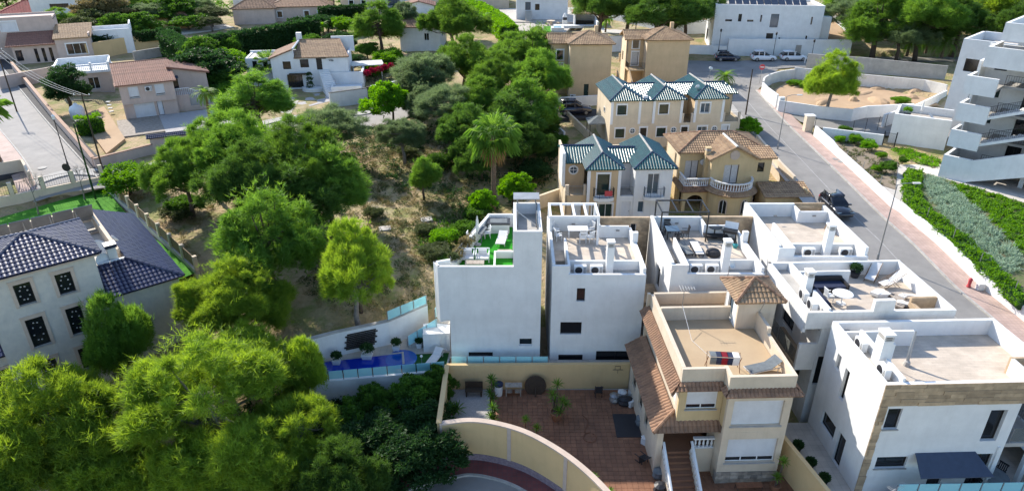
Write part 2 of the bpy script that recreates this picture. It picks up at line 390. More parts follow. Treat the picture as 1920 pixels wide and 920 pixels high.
def tiles(par, pts, m, name='roof_slope', **k):
    me = tile_mesh(pts, **k); me.materials.append(M4(m)); o = bpy.data.objects.new(name, me); COL.objects.link(o); o.parent = par; return o
def ridge(par, pts, m, r=.11, step=.4, name='ridge_cap'):
    mb = MB()
    for a, b in zip(pts[:-1], pts[1:]):
        a, b = Vector(a), Vector(b); L = (b-a).length; k = max(1, int(L/step)); d = (b-a)/L
        for i in range(k): mb.tube([a+d*(L*i/k), a+d*(L*(i+1.06)/k)], [r*1.12, r*.92], 8)
    return mb.build(name, m, par)
def hip_roof(par, x0, x1, y0, y1, z, h, m, rm=None, ov=.0, ends=(1, 1), axis='x', **k):
    """hipped roof over a rectangle; ends[i]=1 hip, 0 gable, ridge along axis"""
    rm = rm or m
    if axis == 'x':
        r = (y1-y0)/2; yc = (y0+y1)/2; a = x0+(r if ends[0] else 0); b = x1-(r if ends[1] else 0)
        if a > b: a = b = (a+b)/2
        A, B = (a, yc, z+h), (b, yc, z+h); c = [(x0, y0, z), (x1, y0, z), (x1, y1, z), (x0, y1, z)]
        tiles(par, [c[0], c[1], B, A] if a < b else [c[0], c[1], A], m, **k); tiles(par, [c[2], c[3], A, B] if a < b else [c[2], c[3], A], m, **k)
        if ends[0]: tiles(par, [c[3], c[0], A], m, **k)
        if ends[1]: tiles(par, [c[1], c[2], B], m, **k)
        segs = [[A, B]] if a < b else []
        if ends[0]: segs += [[c[0], A], [c[3], A]]
        if ends[1]: segs += [[c[1], B], [c[2], B]]
    else:
        r = (x1-x0)/2; xc = (x0+x1)/2; a = y0+(r if ends[0] else 0); b = y1-(r if ends[1] else 0)
        if a > b: a = b = (a+b)/2
        A, B = (xc, a, z+h), (xc, b, z+h); c = [(x0, y0, z), (x1, y0, z), (x1, y1, z), (x0, y1, z)]
        tiles(par, [c[3], c[0], A, B] if a < b else [c[3], c[0], A], m, **k); tiles(par, [c[1], c[2], B, A] if a < b else [c[1], c[2], A], m, **k)
        if ends[0]: tiles(par, [c[0], c[1], A], m, **k)
        if ends[1]: tiles(par, [c[2], c[3], B], m, **k)
        segs = [[A, B]] if a < b else []
        if ends[0]: segs += [[c[0], A], [c[1], A]]
        if ends[1]: segs += [[c[2], B], [c[3], B]]
    for s in segs: ridge(par, [(p[0], p[1], p[2]+.05) for p in s], rm)
def slab_cladding(par, p0, p1, z0, z1, m, bw=1.1, bh=.3, seed=1, th=.03, name='stone_cladding', holes=()):
    """stone slabs laid on a wall face, each with its own depth; outside right of p0->p1. joined: too small to pick apart"""
    rnd = random.Random(seed); p0 = Vector((*p0, 0)); p1 = Vector((*p1, 0)); L = (p1-p0).length; d = (p1-p0)/L; n = Vector((d.y, -d.x, 0)); mb = MB()
    k = max(1, round((z1-z0)/bh)); bh = (z1-z0)/k
    for j in range(k):
        x = -rnd.random()*bw*.9
        while x < L:
            w = bw*rnd.uniform(.6, 1.3); a, b = max(0, x), min(L, x+w-.008); x += w
            if b-a < .05: continue
            za, zb = z0+j*bh, z0+(j+1)*bh-.008
            if any(a < h[1] and b > h[0] and za < h[3] and zb > h[2] for h in holes): continue
            t = th*rnd.uniform(.55, 1.3); q = [p0+d*a+n*.002, p0+d*b+n*.002, p0+d*b+n*t, p0+d*a+n*t]
            mb.prism([(v.x, v.y) for v in q], za, zb)
    o = mb.build(name, m, par); o['kind'] = 'stuff'; return o
def balustrade(par, pts, z, h=.85, m='frame_white', name='balustrade', gap=.2):
    mb = MB()
    for a, b in zip(pts[:-1], pts[1:]):
        a, b = Vector((*a, z)), Vector((*b, z)); L = (b-a).length; d = (b-a)/L; ang = math.atan2(d.y, d.x)
        mb.cbox((a+b)/2+Vector((0, 0, h-.05)), (L+.06, .2, .1), ang); mb.cbox((a+b)/2+Vector((0, 0, .04)), (L, .18, .08), ang)
        k = max(2, int(L/gap))
        for i in range(k):
            c = a+d*(L*(i+.5)/k); mb.lathe((c.x, c.y, z+.08), [(.05, 0), (.035, .06), (.075, .22), (.045, .42), (.04, h-.25), (.06, h-.18)], 6)
    return mb.build(name, m, par)
def railing(par, pts, h=1.0, m='metal_black', gap=.14, name='railing', r=.012):
    """thin bar railing along 3-D points"""
    mb = MB()
    for a, b in zip(pts[:-1], pts[1:]):
        a, b = Vector(a), Vector(b); L = (b-a).length; d = (b-a)/L; up = Vector((0, 0, h)); mb.tube([a+up, b+up], r*1.6, 5); mb.tube([a+Vector((0, 0, .08)), b+Vector((0, 0, .08))], r*1.4, 5)
        k = max(2, int(L/gap))
        for i in range(k+1): p = a+d*(L*i/k); mb.tube([p+Vector((0, 0, .08 if 0 < i < k else 0)), p+up], r if 0 < i < k else r*2, 4, False)
    return mb.build(name, m, par)
def glass_rail(par, pts, h=1.0, gap=1.2, m='rail_glass', post='metal_grey', name='glass_panel'):
    """each pane a part of its own with posts between"""
    for a, b in zip(pts[:-1], pts[1:]):
        a, b = Vector(a), Vector(b); L = (b-a).length; d = (b-a)/L; k = max(1, round(L/gap)); ang = math.degrees(math.atan2(d.y, d.x)); w = L/k
        for i in range(k):
            q = a+d*(w*i); dz = d.z*w
            o = MB().add([(.04, -.01, .08), (w-.04, -.01, .08+dz), (w-.04, .01, .08+dz), (.04, .01, .08), (.04, -.01, h), (w-.04, -.01, h+dz), (w-.04, .01, h+dz), (.04, .01, h)], [(3,2,1,0),(4,5,6,7),(0,1,5,4),(1,2,6,5),(2,3,7,6),(3,0,4,7)]).build(name, m, par, loc=q, rz=ang)
            MB().box(-.022, .022, -.03, .03, 0, h*.98).build('post', post, par, loc=q, rz=ang)
        MB().box(-.022, .022, -.03, .03, 0, h*.98).build('post', post, par, loc=b, rz=ang)
# ================================================================ THE GROUND
def zR(y):   # height of the street on the right as it climbs away
    return float(np.interp(y, [0, 20, 37, 50, 65, 80, 100, 122, 200], [1.0, 1.6, 2.5, 3.3, 4.1, 4.7, 5.2, 5.6, 6.5]))
def PR(u, v, dz=0):
    z = 4
    for _ in range(12): p = P(u, v, z+dz); z = zR(p.y)
    return (p.x, p.y)
CTRL = [(900,915,-1.2),(600,910,-1.8),(300,910,-2),(20,910,-2),(740,880,-1.6),(700,790,-1.0),(500,760,0.2),(250,700,.6),(60,640,.8),
 (1000,760,-.4),(1150,900,-.4),(1350,860,-.3),(1500,900,-.2),(1600,915,.6),(1850,915,.8),(930,640,.2),(1110,640,.2),(1230,640,.3),(1480,640,.8),
 (600,700,.2),(740,660,.6),(800,610,1.6),(600,600,3.1),(700,580,3.1),(780,540,3.2),(560,560,3.0),(450,560,2.6),(380,490,3.2),(720,430,3.2),(640,470,3.2),(820,430,3.0),(790,380,3.2),(900,430,2.2),(960,400,2.0),
 (330,420,3.6),(270,380,3.9),(720,290,3.6),(800,260,3.8),(900,330,2.6),(980,300,2.6),(1030,330,2.2),(1040,240,3.6),(730,215,4.0),(600,220,4.1),(440,250,4.4),(300,320,4.4),(500,330,3.8),
 (130,330,4.4),(60,250,4.7),(20,180,5),(0,400,3.6),(150,400,3.5),(300,200,4.5),(150,180,4.8),(60,130,5.2),(450,150,4.4),(600,140,4.4),(700,120,4.8),(800,120,4.8),(880,200,4.2),(950,180,4.4),
 (1090,190,4.5),(1180,290,3.2),(1250,270,3.8),(1300,250,4.2),(1360,400,1.6),(1150,420,1.4),(1460,330,3.2),(1440,390,2.4),(1200,160,5.2),(1300,130,5.4),
 (1420,120,5.5),(1600,120,5.8),(1560,180,5.5),(1700,230,5.1),(1750,120,6.6),(1800,300,4.7),(1650,300,4.6),(1750,420,4.5),(1900,450,4.3),(1910,640,2.9),(1600,460,3.4),(1720,600,2.4),(1880,700,1.6),
 (960,100,6.2),(960,40,6.9),(700,60,5.8),(500,60,5.6),(300,70,5.4),(100,60,5.4),(100,10,4),(400,10,6),(700,8,7),(1000,5,7.6),(1200,40,7.4),(1200,5,8.2),(1450,5,9.5),(1600,30,8.4),(1700,60,7.6),(1900,20,9)]
_cp = np.array([P(*c)[:] for c in CTRL]); _cp = np.vstack([_cp, [[-300,150,3],[300,150,9],[0,320,9],[-200,320,4],[250,320,10],[0,8,-2],[-80,10,-2],[80,10,1.4],[-120,60,3.6],[110,60,5]]])
def _phi(r2): return np.where(r2 > 1e-9, r2*np.log(np.maximum(r2, 1e-9))*.5, 0)
_S = 50.0; _n = len(_cp); _xy = _cp[:, :2]/_S
_K = _phi(((_xy[:, None]-_xy[None])**2).sum(-1))+np.eye(_n)*.004; _A = np.zeros((_n+3, _n+3)); _A[:_n, :_n] = _K; _A[:_n, _n] = 1; _A[:_n, _n+1:] = _xy; _A[_n, :_n] = 1; _A[_n+1:, :_n] = _xy.T
_w = np.linalg.solve(_A, np.concatenate([_cp[:, 2], [0, 0, 0]]))
def terrain(X, Y):
    X = np.clip(np.asarray(X, float), -300, 300)/_S; Y = np.clip(np.asarray(Y, float), 5, 330)/_S
    out = _w[_n]+_w[_n+1]*X+_w[_n+2]*Y
    for i in range(_n): out = out+_w[i]*_phi((X-_xy[i, 0])**2+(Y-_xy[i, 1])**2)
    return np.clip(out, -3, 11)
def T(x, y): return float(terrain(x, y))
def G(u, v, dz=0):
    """where the ray through a picture point meets the ground"""
    z = 3
    for _ in range(25): p = P(u, v, z+dz); z = .5*z+.5*T(p.x, p.y)
    p.z = T(p.x, p.y); return p
def G2(u, v): p = G(u, v); return (p.x, p.y)
PADS = []   # (plan polygon, height): the ground is trimmed to these levels
def pad(poly, z): PADS.append((poly, z))
# ---------------- street on the right
kerb_px = [(1416,170),(1480,238),(1558,313),(1647,401),(1710,458),(1791,540),(1896,631)]
kerb = [PR(*p) for p in kerb_px]; kerb = [(kerb[0][0], kerb[0][1])] + kerb[1:]; kerb.append((kerb[-1][0]+.3, 25.0)); kerb.append((kerb[-1][0]+.3, 10.0))
kerb = catmull(kerb[::-1], 8)                    # runs away from the camera
kerb_l = [(x-5.0, y) for x, y in kerb]
zfR = lambda x, y: zR(y)
struct(sheet(kerb_l, kerb, zfR).build('street', 'asphalt'))
pad(kerb_l + kerb[::-1], zfR)
side = [(x+2.2-(.5 if y > 60 else .2), y) for x, y in kerb]
def kerbstone(name, pts, z, th=.16, h=.13):
    return struct(ribbon_wall(pts, th, lambda x, y: z(x, y)-.25, lambda x, y: z(x, y)+h).build(name, 'kerb'))
kerbstone('kerb', [(x+.08, y) for x, y in kerb], zfR)
struct(sheet([(x+.16, y) for x, y in kerb], side, zfR, .125).build('pavement', 'pinkpaver')); pad(kerb+side[::-1], zfR)
kerbstone('kerb', [(x-.08, y) for x, y in kerb_l if y < 96], zfR)
side_l = [(x-.16, y) for x, y in kerb_l if y < 96]; side_l2 = [(x-1.2, y) for x, y in side_l]
struct(sheet(side_l2, side_l, zfR, .12).build('pavement', 'concrete')); pad(side_l2+side_l[::-1], zfR)
mk = [(x-2.5, y) for x, y in kerb if y > 30]
dash = MB()
for (x, y), (x2, y2) in zip(mk[:-1], mk[1:]):
    if y2-y > .05: dash.poly([(x-.05, y, zR(y)+.006), (x+.05, y, zR(y)+.006), (x+(x2-x)*1.0+.05, y+(y2-y)*1.0, zR(y+(y2-y)*1.0)+.006), (x+(x2-x)*1.0-.05, y+(y2-y)*1.0, zR(y+(y2-y)*1.0)+.006)])
struct(dash.build('centre_line', 'markings'))
# manholes and patches in the street
for u, v in ((1566,300),(1576,305)):
    x, y = PR(u, v); struct(MB().lathe((x, y, zR(y)+.13), [(.33, 0), (.33, .012)], 16).build('manhole_cover', 'metal_grey'))
for u, v, a, b in ((1530,290,.7,2.5),(1735,520,.9,3)):
    x, y = PR(u, v); struct(MB().add([(x-a, y-b, zR(y-b)+.005), (x+a, y-b, zR(y-b)+.005), (x+a, y+b, zR(y+b)+.005), (x-a, y+b, zR(y+b)+.005)], [(0,1,2,3)]).build('asphalt_patch', 'asphalt_new' if u == 1600 else 'asphalt'))
# upper street across the back
ux0, ux1 = 22.0, 150.0
zU = lambda x, y: 5.56+max(0, (x-45))*.012
up_f = subdiv([(ux0,112.5),(37,113),(48,116),(60,117.0),(90,115),(ux1,113)], 3); up_b = [(x, y+7+(3 if x < 45 else 0)*(45-x)/23) for x, y in up_f]
struct(sheet(up_f, up_b, zU).build('street', 'asphalt')); pad(up_f+up_b[::-1], zU)
jx = [(kerb_l[-1][0]-2, kerb_l[-1][1]-.5), (kerb[-1][0]+.0, kerb[-1][1]-.5), (kerb[-1][0]+8, 114.6), (kerb_l[-1][0]-8, 114)]
struct(MB().add([(*p, zR(p[1])+.012 if p[1] < 110 else 5.572) for p in jx], [(0,1,2,3)]).build('street', 'asphalt')); pad(jx, lambda x, y: zR(y))
# ---------------- cul-de-sac at the bottom
WALLC = catmull([(-4.4,32.15),(-2.6,32.45),(-.9,32.15),(.9,31.35),(2.7,29.9),(4.1,28.3),(5.3,26.4),(6.2,24.2),(6.6,22)], 8)
inner = offset_line(WALLC, -1.45); road_edge = [(-7.0,28.6),(-5.8,30.1)]+inner[2:]
road_edge = catmull([(-10,27.0),(-7.2,29.1),(-4.6,30.6)], 6)[:-1]+inner[6:]
struct(MB().add([(p[0], p[1], -1.2) for p in road_edge]+[(5,14,-1.2),(-10,14,-1.2)], [tuple(range(len(road_edge)+2))]).build('street', 'asphalt'))
pad(road_edge+[(5,14),(-10,14)], -1.2); pad(inner+WALLC[::-1], -1.1)
kerbstone('kerb', offset_line(road_edge, .08), lambda x, y: -1.2)
outerw = catmull([(-11.5,28.4),(-8,30.4),(-4.5,32.0)], 6)[:-1]+offset_line(WALLC, -.10)[3:]
kk = min(len(outerw), len(road_edge)); RE = offset_line(road_edge, .16)
def resample(pts, n):
    d = [0]
    for a, b in zip(pts[:-1], pts[1:]): d.append(d[-1]+math.dist(a, b))
    q = np.linspace(0, d[-1], n); return list(zip(np.interp(q, d, [p[0] for p in pts]), np.interp(q, d, [p[1] for p in pts])))
struct(sheet(resample(outerw, 50), resample(RE, 50), lambda x, y: -1.075).build('pavement', 'redpaver')); pad(resample(outerw, 50)+resample(RE, 50)[::-1], -1.2)
# ---------------- streets on the left
zL = lambda x, y: T(x, y)+.06
Lr = [P2(20,150,4.9), P2(95,240,4.6), P2(168,322,4.4), P2(186,338,4.4)]; Lr = [(Lr[0][0]-22, Lr[0][1]+26)]+Lr
Ll = [P2(-40,195,4.9), P2(40,290,4.6), P2(72,345,4.4), P2(75,362,4.4)]; Ll = [(Ll[0][0]-24, Ll[0][1]+26)]+Ll
A_, B_ = resample(catmull(Lr, 8), 40), resample(catmull(Ll, 8), 40)
struct(sheet(B_, A_, zL).build('street', 'concrete_road')); pad(B_+A_[::-1], lambda x, y: T(x, y))
kerbstone('kerb', offset_line(A_, .1), zL); sA = offset_line(A_, .2); sA2 = offset_line(A_, 1.75)
struct(sheet(sA, sA2, zL, .12).build('pavement', 'asphalt_new')); pad(sA+sA2[::-1], lambda x, y: T(x, y))
kerbstone('kerb', offset_line(B_, -.1), zL); sB = offset_line(B_, -.2); sB2 = offset_line(B_, -1.9)
struct(sheet(sB, sB2, zL, .12).build('pavement', 'pinkpaver')); pad(sB+sB2[::-1], lambda x, y: T(x, y))
near = [P2(60,372,4.3), P2(120,358,4.3), P2(190,350,4.3), P2(300,335,4.3), P2(440,275,4.2), P2(560,238,4.1), P2(690,240,4.0), P2(760,222,4.0), P2(830,190,4.2)]
far_ = [P2(70,345,4.4), P2(130,330,4.4), P2(200,330,4.4), P2(300,315,4.4), P2(430,262,4.3), P2(540,226,4.2), P2(680,216,4.1), P2(740,198,4.1), P2(800,172,4.3)]
n_, f_ = resample(catmull(near, 6), 60), resample(catmull(far_, 6), 60)
struct(sheet(n_, f_, zL, .01).build('street', 'concrete_road')); pad(n_+f_[::-1], lambda x, y: T(x, y))
fs = offset_line(f_, 1.6)
struct(sheet(f_, fs, zL, .12).build('pavement', 'concrete')); kerbstone('kerb', offset_line(f_, .05), zL); pad(f_+fs[::-1], lambda x, y: T(x, y))
# ---------------- sandy building plot and parking behind the white walls, garden beds on the right
lot = [P2(1452,168,5.6), P2(1500,138,5.6), P2(1570,150,5.6), P2(1745,186,5.5), P2(1762,200,5.4), P2(1680,206,5.3), P2(1600,212,5.3), P2(1545,203,5.4), P2(1470,193,5.5)]
struct(MB().add([(x, y, 5.55) for x, y in lot], [tuple(range(len(lot)))]).build('sandy_plot', 'sandlot')); pad(lot, 5.4)
park = [P2(1462,198,5.1), P2(1545,212,5.1), P2(1600,222,5.1), P2(1690,210,5.1), P2(1770,215,5.1), P2(1790,262,4.9), P2(1640,255,4.9), P2(1540,240,5.0), P2(1500,228,5.0)]
struct(MB().add([(x, y, 5.0) for x, y in park], [tuple(range(len(park)))]).build('car_park', 'asphalt')); pad(park, 4.85)
# garden paving (one level), from the wall to the flats
gz = 4.5
gl = [(side[i][0]+.45, side[i][1]) for i in range(0, len(side), 4) if 25 < side[i][1] < 76]
gpoly = gl+[P2(1640,262,gz), P2(1790,262,gz), (60,72), (75,50), (75,25)]
GZ = lambda x, y: zR(y)+1.0 if y < 52 else min(4.62, zR(y)+1.0)
gs_l = [(x, y) for x, y in gl]; gs_r = [(78, y) for x, y in gl]
def grid_sheet(name, m, L, Rr, zf, n=14, dz=0):
    mb = MB(); k = len(L); vs = []
    for a, b in zip(L, Rr):
        for j in range(n+1): q = (a[0]+(b[0]-a[0])*j/n, a[1]+(b[1]-a[1])*j/n); vs.append((*q, zf(*q)+dz))
    return mb.add(vs, [(i*(n+1)+j, i*(n+1)+j+1, (i+1)*(n+1)+j+1, (i+1)*(n+1)+j) for i in range(k-1) for j in range(n)]).build(name, m)
struct(grid_sheet('garden_path', 'path', gs_l, gs_r, GZ)); pad(gs_l+gs_r[::-1], GZ)
def bed(px, m, name, dz):
    pts = [P2(u, v, gz) for u, v in px]; bm = bmesh.new(); f = bm.faces.new([bm.verts.new((x, y, 0)) for x, y in pts])
    bmesh.ops.triangulate(bm, faces=bm.faces); bmesh.ops.subdivide_edges(bm, edges=bm.edges, cuts=3, use_grid_fill=True)
    for v in bm.verts: v.co.z = GZ(v.co.x, v.co.y)+dz
    me = bpy.data.meshes.new(name); bm.to_mesh(me); bm.free(); me.materials.append(M4(m)); o = bpy.data.objects.new(name, me); COL.objects.link(o); return struct(o), pts
mat('soil', (.20, .155, .11), .95, .2, 1.5, .6, 25, col2=(.28, .23, .17))
mat('soil_green', (.09, .14, .035), .95, .2, 1.2, .6, 40, col2=(.20, .16, .10))
BED_A = [(1556,262),(1600,262),(1640,284),(1684,304),(1678,358),(1640,346),(1600,312)]
BED_B = [(1713,322),(1745,330),(1925,384),(1925,552),(1880,522),(1800,455),(1712,384)]
BED_C = [(1668,282),(1700,284),(1762,304),(1752,318),(1700,302)]
for b_ in (BED_A, BED_B, BED_C): bed(b_, 'soil' if b_ is not BED_B else 'soil_green', 'garden_bed', .04)
# ---------------- yard of the beige house, pool deck
YARD = [(-4.3,37.9),(8.9,38.05),(9.6,29.2),(9.6,24),(6.5,22)]+WALLC[::-1]
pad(YARD, -.15)
DECK = [(-15.6,37.2),(-4.6,38.05),(-4.6,44.5),(-6.2,43.4),(-15.6,38.2)]
pad([(-15.6,36.4),(-4.4,37.8),(-3.6,45),(-6.0,43.2),(-15.6,38.0)], 1.0)
def inpoly(X, Y, poly):
    c = np.zeros(X.shape, bool); n = len(poly)
    for i in range(n):
        (x1, y1), (x2, y2) = poly[i], poly[(i+1) % n]
        if y1 == y2: continue
        c ^= ((y1 > Y) != (y2 > Y)) & (X < (x2-x1)*(Y-y1)/(y2-y1)+x1)
    return c
def build_ground():
    gx = np.concatenate([[-3000,-1200,-600,-350,-240,-180], np.arange(-140,-60,2.5), np.arange(-60,75,.8), np.arange(75,140,2.5), [160,220,350,600,1200,3000]])
    gy = np.concatenate([[-400,-60,0], np.arange(14,130,.8), np.arange(130,260,2.5), [280,330,450,700,1300,3000]])
    X, Y = np.meshgrid(gx, gy); Z = terrain(X, Y); Z += .05*np.sin(X*1.7+Y*.9)*np.sin(Y*1.3-X*.6)
    for poly, z in PADS:
        xs = [p[0] for p in poly]; ys = [p[1] for p in poly]
        cx, cy = sum(xs)/len(xs), sum(ys)/len(ys)
        m = inpoly(X, Y, poly)
        for dx, dy in ((.8, 0), (-.8, 0), (0, .8), (0, -.8), (.6, .6), (-.6, .6), (.6, -.6), (-.6, -.6)): m |= inpoly(X+dx, Y+dy, poly)
        if callable(z):
            f = np.vectorize(lambda a, b: z(float(a), float(b))); Z[m] = np.minimum(Z[m], f(X[m], Y[m])-.12)
        else: Z[m] = np.minimum(Z[m], z-.12)
    ny, nx = X.shape; me = bpy.data.meshes.new('ground'); me.vertices.add(nx*ny)
    me.vertices.foreach_set('co', np.stack([X, Y, Z], -1).astype(np.float32).ravel())
    i = np.arange(nx*ny).reshape(ny, nx); q = np.stack([i[:-1, :-1], i[:-1, 1:], i[1:, 1:], i[1:, :-1]], -1).reshape(-1, 4)
    me.loops.add(q.size); me.loops.foreach_set('vertex_index', q.ravel().astype(np.int32)); me.polygons.add(len(q))
    me.polygons.foreach_set('loop_start', np.arange(0, q.size, 4, dtype=np.int32)); me.polygons.foreach_set('loop_total', np.full(len(q), 4, np.int32)); me.update(calc_edges=True)
    me.polygons.foreach_set('use_smooth', [True]*len(q))
    o = bpy.data.objects.new('ground', me); COL.objects.link(o); me.materials.append(groundmat()); return struct(o)
def groundmat():
    m = bpy.data.materials.new('earth'); m.use_nodes = True; n = m.node_tree.nodes; l = m.node_tree.links; b = n['Principled BSDF']; b.inputs['Roughness'].default_value = .95
    tc = n.new('ShaderNodeTexCoord'); prev = None
    cols = [((.42, .305, .17), None), ((.31, .24, .115), (.16, .45, .58)), ((.21, .215, .06), (.45, .47, .60)), ((.49, .40, .26), (.09, .57, .68))]
    for k, (c, s) in enumerate(cols):
        if s is None:
            g = n.new('ShaderNodeRGB'); g.outputs[0].default_value = (*c, 1); prev = g.outputs[0]; continue
        nz = n.new('ShaderNodeTexNoise'); nz.inputs['Scale'].default_value = s[0]; nz.inputs['Detail'].default_value = 8; nz.inputs['Roughness'].default_value = .7
        mp = n.new('ShaderNodeMapping'); mp.inputs['Location'].default_value = (k*17, k*9, 0); l.new(tc.outputs['Object'], mp.inputs[0]); l.new(mp.outputs[0], nz.inputs['Vector'])
        mr = n.new('ShaderNodeMapRange'); mr.inputs[1].default_value = s[1]; mr.inputs[2].default_value = s[2]; l.new(nz.outputs[0], mr.inputs[0])
        mx = n.new('ShaderNodeMix'); mx.data_type = 'RGBA'; l.new(mr.outputs[0], mx.inputs[0]); l.new(prev, mx.inputs[6]); mx.inputs[7].default_value = (*c, 1); prev = mx.outputs[2]
    l.new(prev, b.inputs['Base Color'])
    nb = n.new('ShaderNodeTexNoise'); nb.inputs['Scale'].default_value = 3; nb.inputs['Detail'].default_value = 9; l.new(tc.outputs['Object'], nb.inputs['Vector'])
    bp = n.new('ShaderNodeBump'); bp.inputs['Strength'].default_value = .9; bp.inputs['Distance'].default_value = .25; l.new(nb.outputs[0], bp.inputs['Height']); l.new(bp.outputs[0], b.inputs['Normal'])
    return m
# ================================================================ PLANTS
def np_mesh(name, V, F, m):
    """V (n,3) float, F (k,c) int faces all of c corners"""
    me = bpy.data.meshes.new(name); me.vertices.add(len(V)); me.vertices.foreach_set('co', V.astype(np.float32).ravel())
    c = F.shape[1]; me.loops.add(F.size); me.loops.foreach_set('vertex_index', F.ravel().astype(np.int32)); me.polygons.add(len(F))
    me.polygons.foreach_set('loop_start', np.arange(0, F.size, c, dtype=np.int32)); me.polygons.foreach_set('loop_total', np.full(len(F), c, np.int32)); me.update(calc_edges=True)
    me.materials.append(M4(m)); return me
def unit(a): return a/np.maximum(np.linalg.norm(a, axis=-1, keepdims=True), 1e-9)
def blades(pos, nrm, k, ln, wd, rg, spread=.9, quad=False):
    """k blades at each tuft position; triangles (needles) or diamonds (leaves)"""
    N = len(pos); p = np.repeat(pos, k, 0)+rg.normal(0, ln*.18, (N*k, 3)); d = unit(np.repeat(nrm, k, 0)+spread*rg.normal(0, 1, (N*k, 3)))
    l = ln*rg.uniform(.5, 1.4, (N*k, 1)); s = unit(np.cross(d, rg.normal(0, 1, (N*k, 3))))*wd*rg.uniform(.7, 1.2, (N*k, 1))
    if quad:
        V = np.stack([p, p+d*l*.5+s, p+d*l, p+d*l*.5-s], 1).reshape(-1, 3); F = np.arange(len(V)).reshape(-1, 4)
    else:
        V = np.stack([p-s, p+s, p+d*l], 1).reshape(-1, 3); F = np.arange(len(V)).reshape(-1, 3)
    return V, F
def clump_points(cen, rad, n, rg, tc=None, bias=.35, low=-.55):
    """points over each clump's shell, favouring the side that faces outwards and up"""
    out_p = []; out_n = []
    for c, r in zip(cen, rad):
        d = unit(rg.normal(0, 1, (int(n*1.9), 3)))
        o = unit(c-tc) if tc is not None else np.array([0, 0, 1.]); o = unit(o*.6+np.array([0, 0, .6]))
        keep = (d @ o > low+rg.uniform(-.3, .3, len(d))); d = d[keep][:n]
        p = c+d*r*rg.uniform(.3, 1.2, (len(d), 1))**.5; out_p.append(p); out_n.append(unit(d+o*bias))
    return np.concatenate(out_p), np.concatenate(out_n)
def pine_parts(seed, h=9., r=4., zc=.62, hz=.36, K=110, n=60, k=9, ln=.34, wd=.035, cs=.24, flat=.65, lean=.0, sparse=0, quad=False, subs=0):
    rg = np.random.default_rng(seed); lob = unit(rg.normal(0, 1, (9, 3))); la = rg.uniform(-.42, .42, 9)
    tc = np.array([lean, 0, h*(zc-hz*.45)]); cen = []; rad = []
    sc = [(np.array([0, 0, h*(zc+hz*.45)]), .5)]
    for i in range(subs): a = i*2.4+rg.uniform(-.5, .5); q = rg.uniform(.42, .78); sc.append((np.array([lean+math.cos(a)*r*q, math.sin(a)*r*q, h*(zc+hz*rg.uniform(-.5, .55)*(1.15-q))]), rg.uniform(.24, .46)*(1 if subs < 10 else .8)))
    while len(cen) < K:
        d = unit(rg.normal(0, 1, 3)); 
        if d[2] < -.5: continue
        if subs:
            c0, sr = sc[int(rg.integers(0, subs+1))]; q = rg.uniform(.2, 1.1)**.5; f = 1+.5*sum(a*max(0, d @ b)**3 for a, b in zip(la, lob)); c = c0+d*np.array([r*sr, r*sr, h*hz*.5*(sr/.45)])*q*f; s = r*cs*rg.uniform(.45, 1.3)*(1.2-.45*q); cen.append(c); rad.append(np.array([s, s, s*flat])); continue
        f = 1+sum(a*max(0, d @ b)**3 for a, b in zip(la, lob)); q = rg.uniform(.12 if not sparse else .45, 1)**.5
        c = np.array([lean+d[0]*r*f*q, d[1]*r*f*q, h*zc+d[2]*h*hz*f*q*(1 if d[2] > 0 else .75)])
        s = r*cs*rg.uniform(.6, 1.25)*(1.25-.45*q); cen.append(c*1.0); rad.append(np.array([s, s, s*flat]))
    pos, nrm = clump_points(np.array(cen), rad, n, rg, tc, .9)
    if subs:
        ex = []; en = []
        for c0, sr in sc:
            d = unit(rg.normal(0, 1, (int(K*n*.14/len(sc)), 3))); d = d[d[:, 2] > -.55]; f = 1+.16*np.sin(d[:, :1]*7+c0[0])*np.sin(d[:, 1:2]*8+c0[1])+.12*np.sin(d[:, 2:3]*9+c0[2]*3)
            ex.append(c0+d*np.array([r*sr, r*sr, h*hz*.5*(sr/.45)])*f*rg.uniform(.8, 1.22, (len(d), 1))); en.append(unit(d+np.array([0, 0, .8])))
        pos = np.concatenate([pos]+ex); nrm = np.concatenate([nrm]+en)
    V, F = blades(pos, nrm, k, ln, wd, rg, .75, quad)
    mb = MB(); top = Vector((lean*.8, 0, h*(zc+hz*.35))); w = [Vector((0, 0, -.4)), Vector((rg.uniform(-.15, .15)*1., rg.uniform(-.2, .2), h*.2)), Vector((lean*.4+rg.uniform(-.3, .3), rg.uniform(-.3, .3), h*.45)), top]
    tr = h*.021+.04; mb.tube(w, [tr*1.25, tr, tr*.75, tr*.25], 8)
    for i in rg.permutation(K)[:44]:
        c = cen[i]; t = float(np.clip(rg.uniform(.3, .9), 0, 1)); a = w[1].lerp(w[3], t) if t > .5 else w[1].lerp(w[2], t*2); e = Vector(c); mid = a.lerp(e, .5)+Vector((0, 0, -.12*(e-a).length))
        mb.tube([a, mid, e], [tr*.42, tr*.28, tr*.08], 5, False)
    return (V, F), mb
KIND = {}
def tree_kind(key, crown_mat, bark, seed, **k):
    (V, F), mb = pine_parts(seed, **k); cr = np_mesh('crown', V, F, crown_mat)
    tk = mb.build('trunk', bark); COL.objects.unlink(tk); tk.data.polygons.foreach_set('use_smooth', [True]*len(tk.data.polygons)); KIND[key] = (cr, tk.data, k.get('h', 9.), k.get('r', 4.), k.get('zc', .62)); bpy.data.objects.remove(tk)
tree_kind('dome', 'pine_mid', 'bark', 3, h=9, r=4.2, zc=.53, hz=.45, K=230, n=48, k=8, ln=.40, wd=.026, cs=.16, flat=.8, subs=8)
tree_kind('oval', 'pine_mid', 'bark', 5, h=9, r=3.3, zc=.5, hz=.49, K=215, n=46, k=8, ln=.38, wd=.026, cs=.18, flat=.9, subs=7)
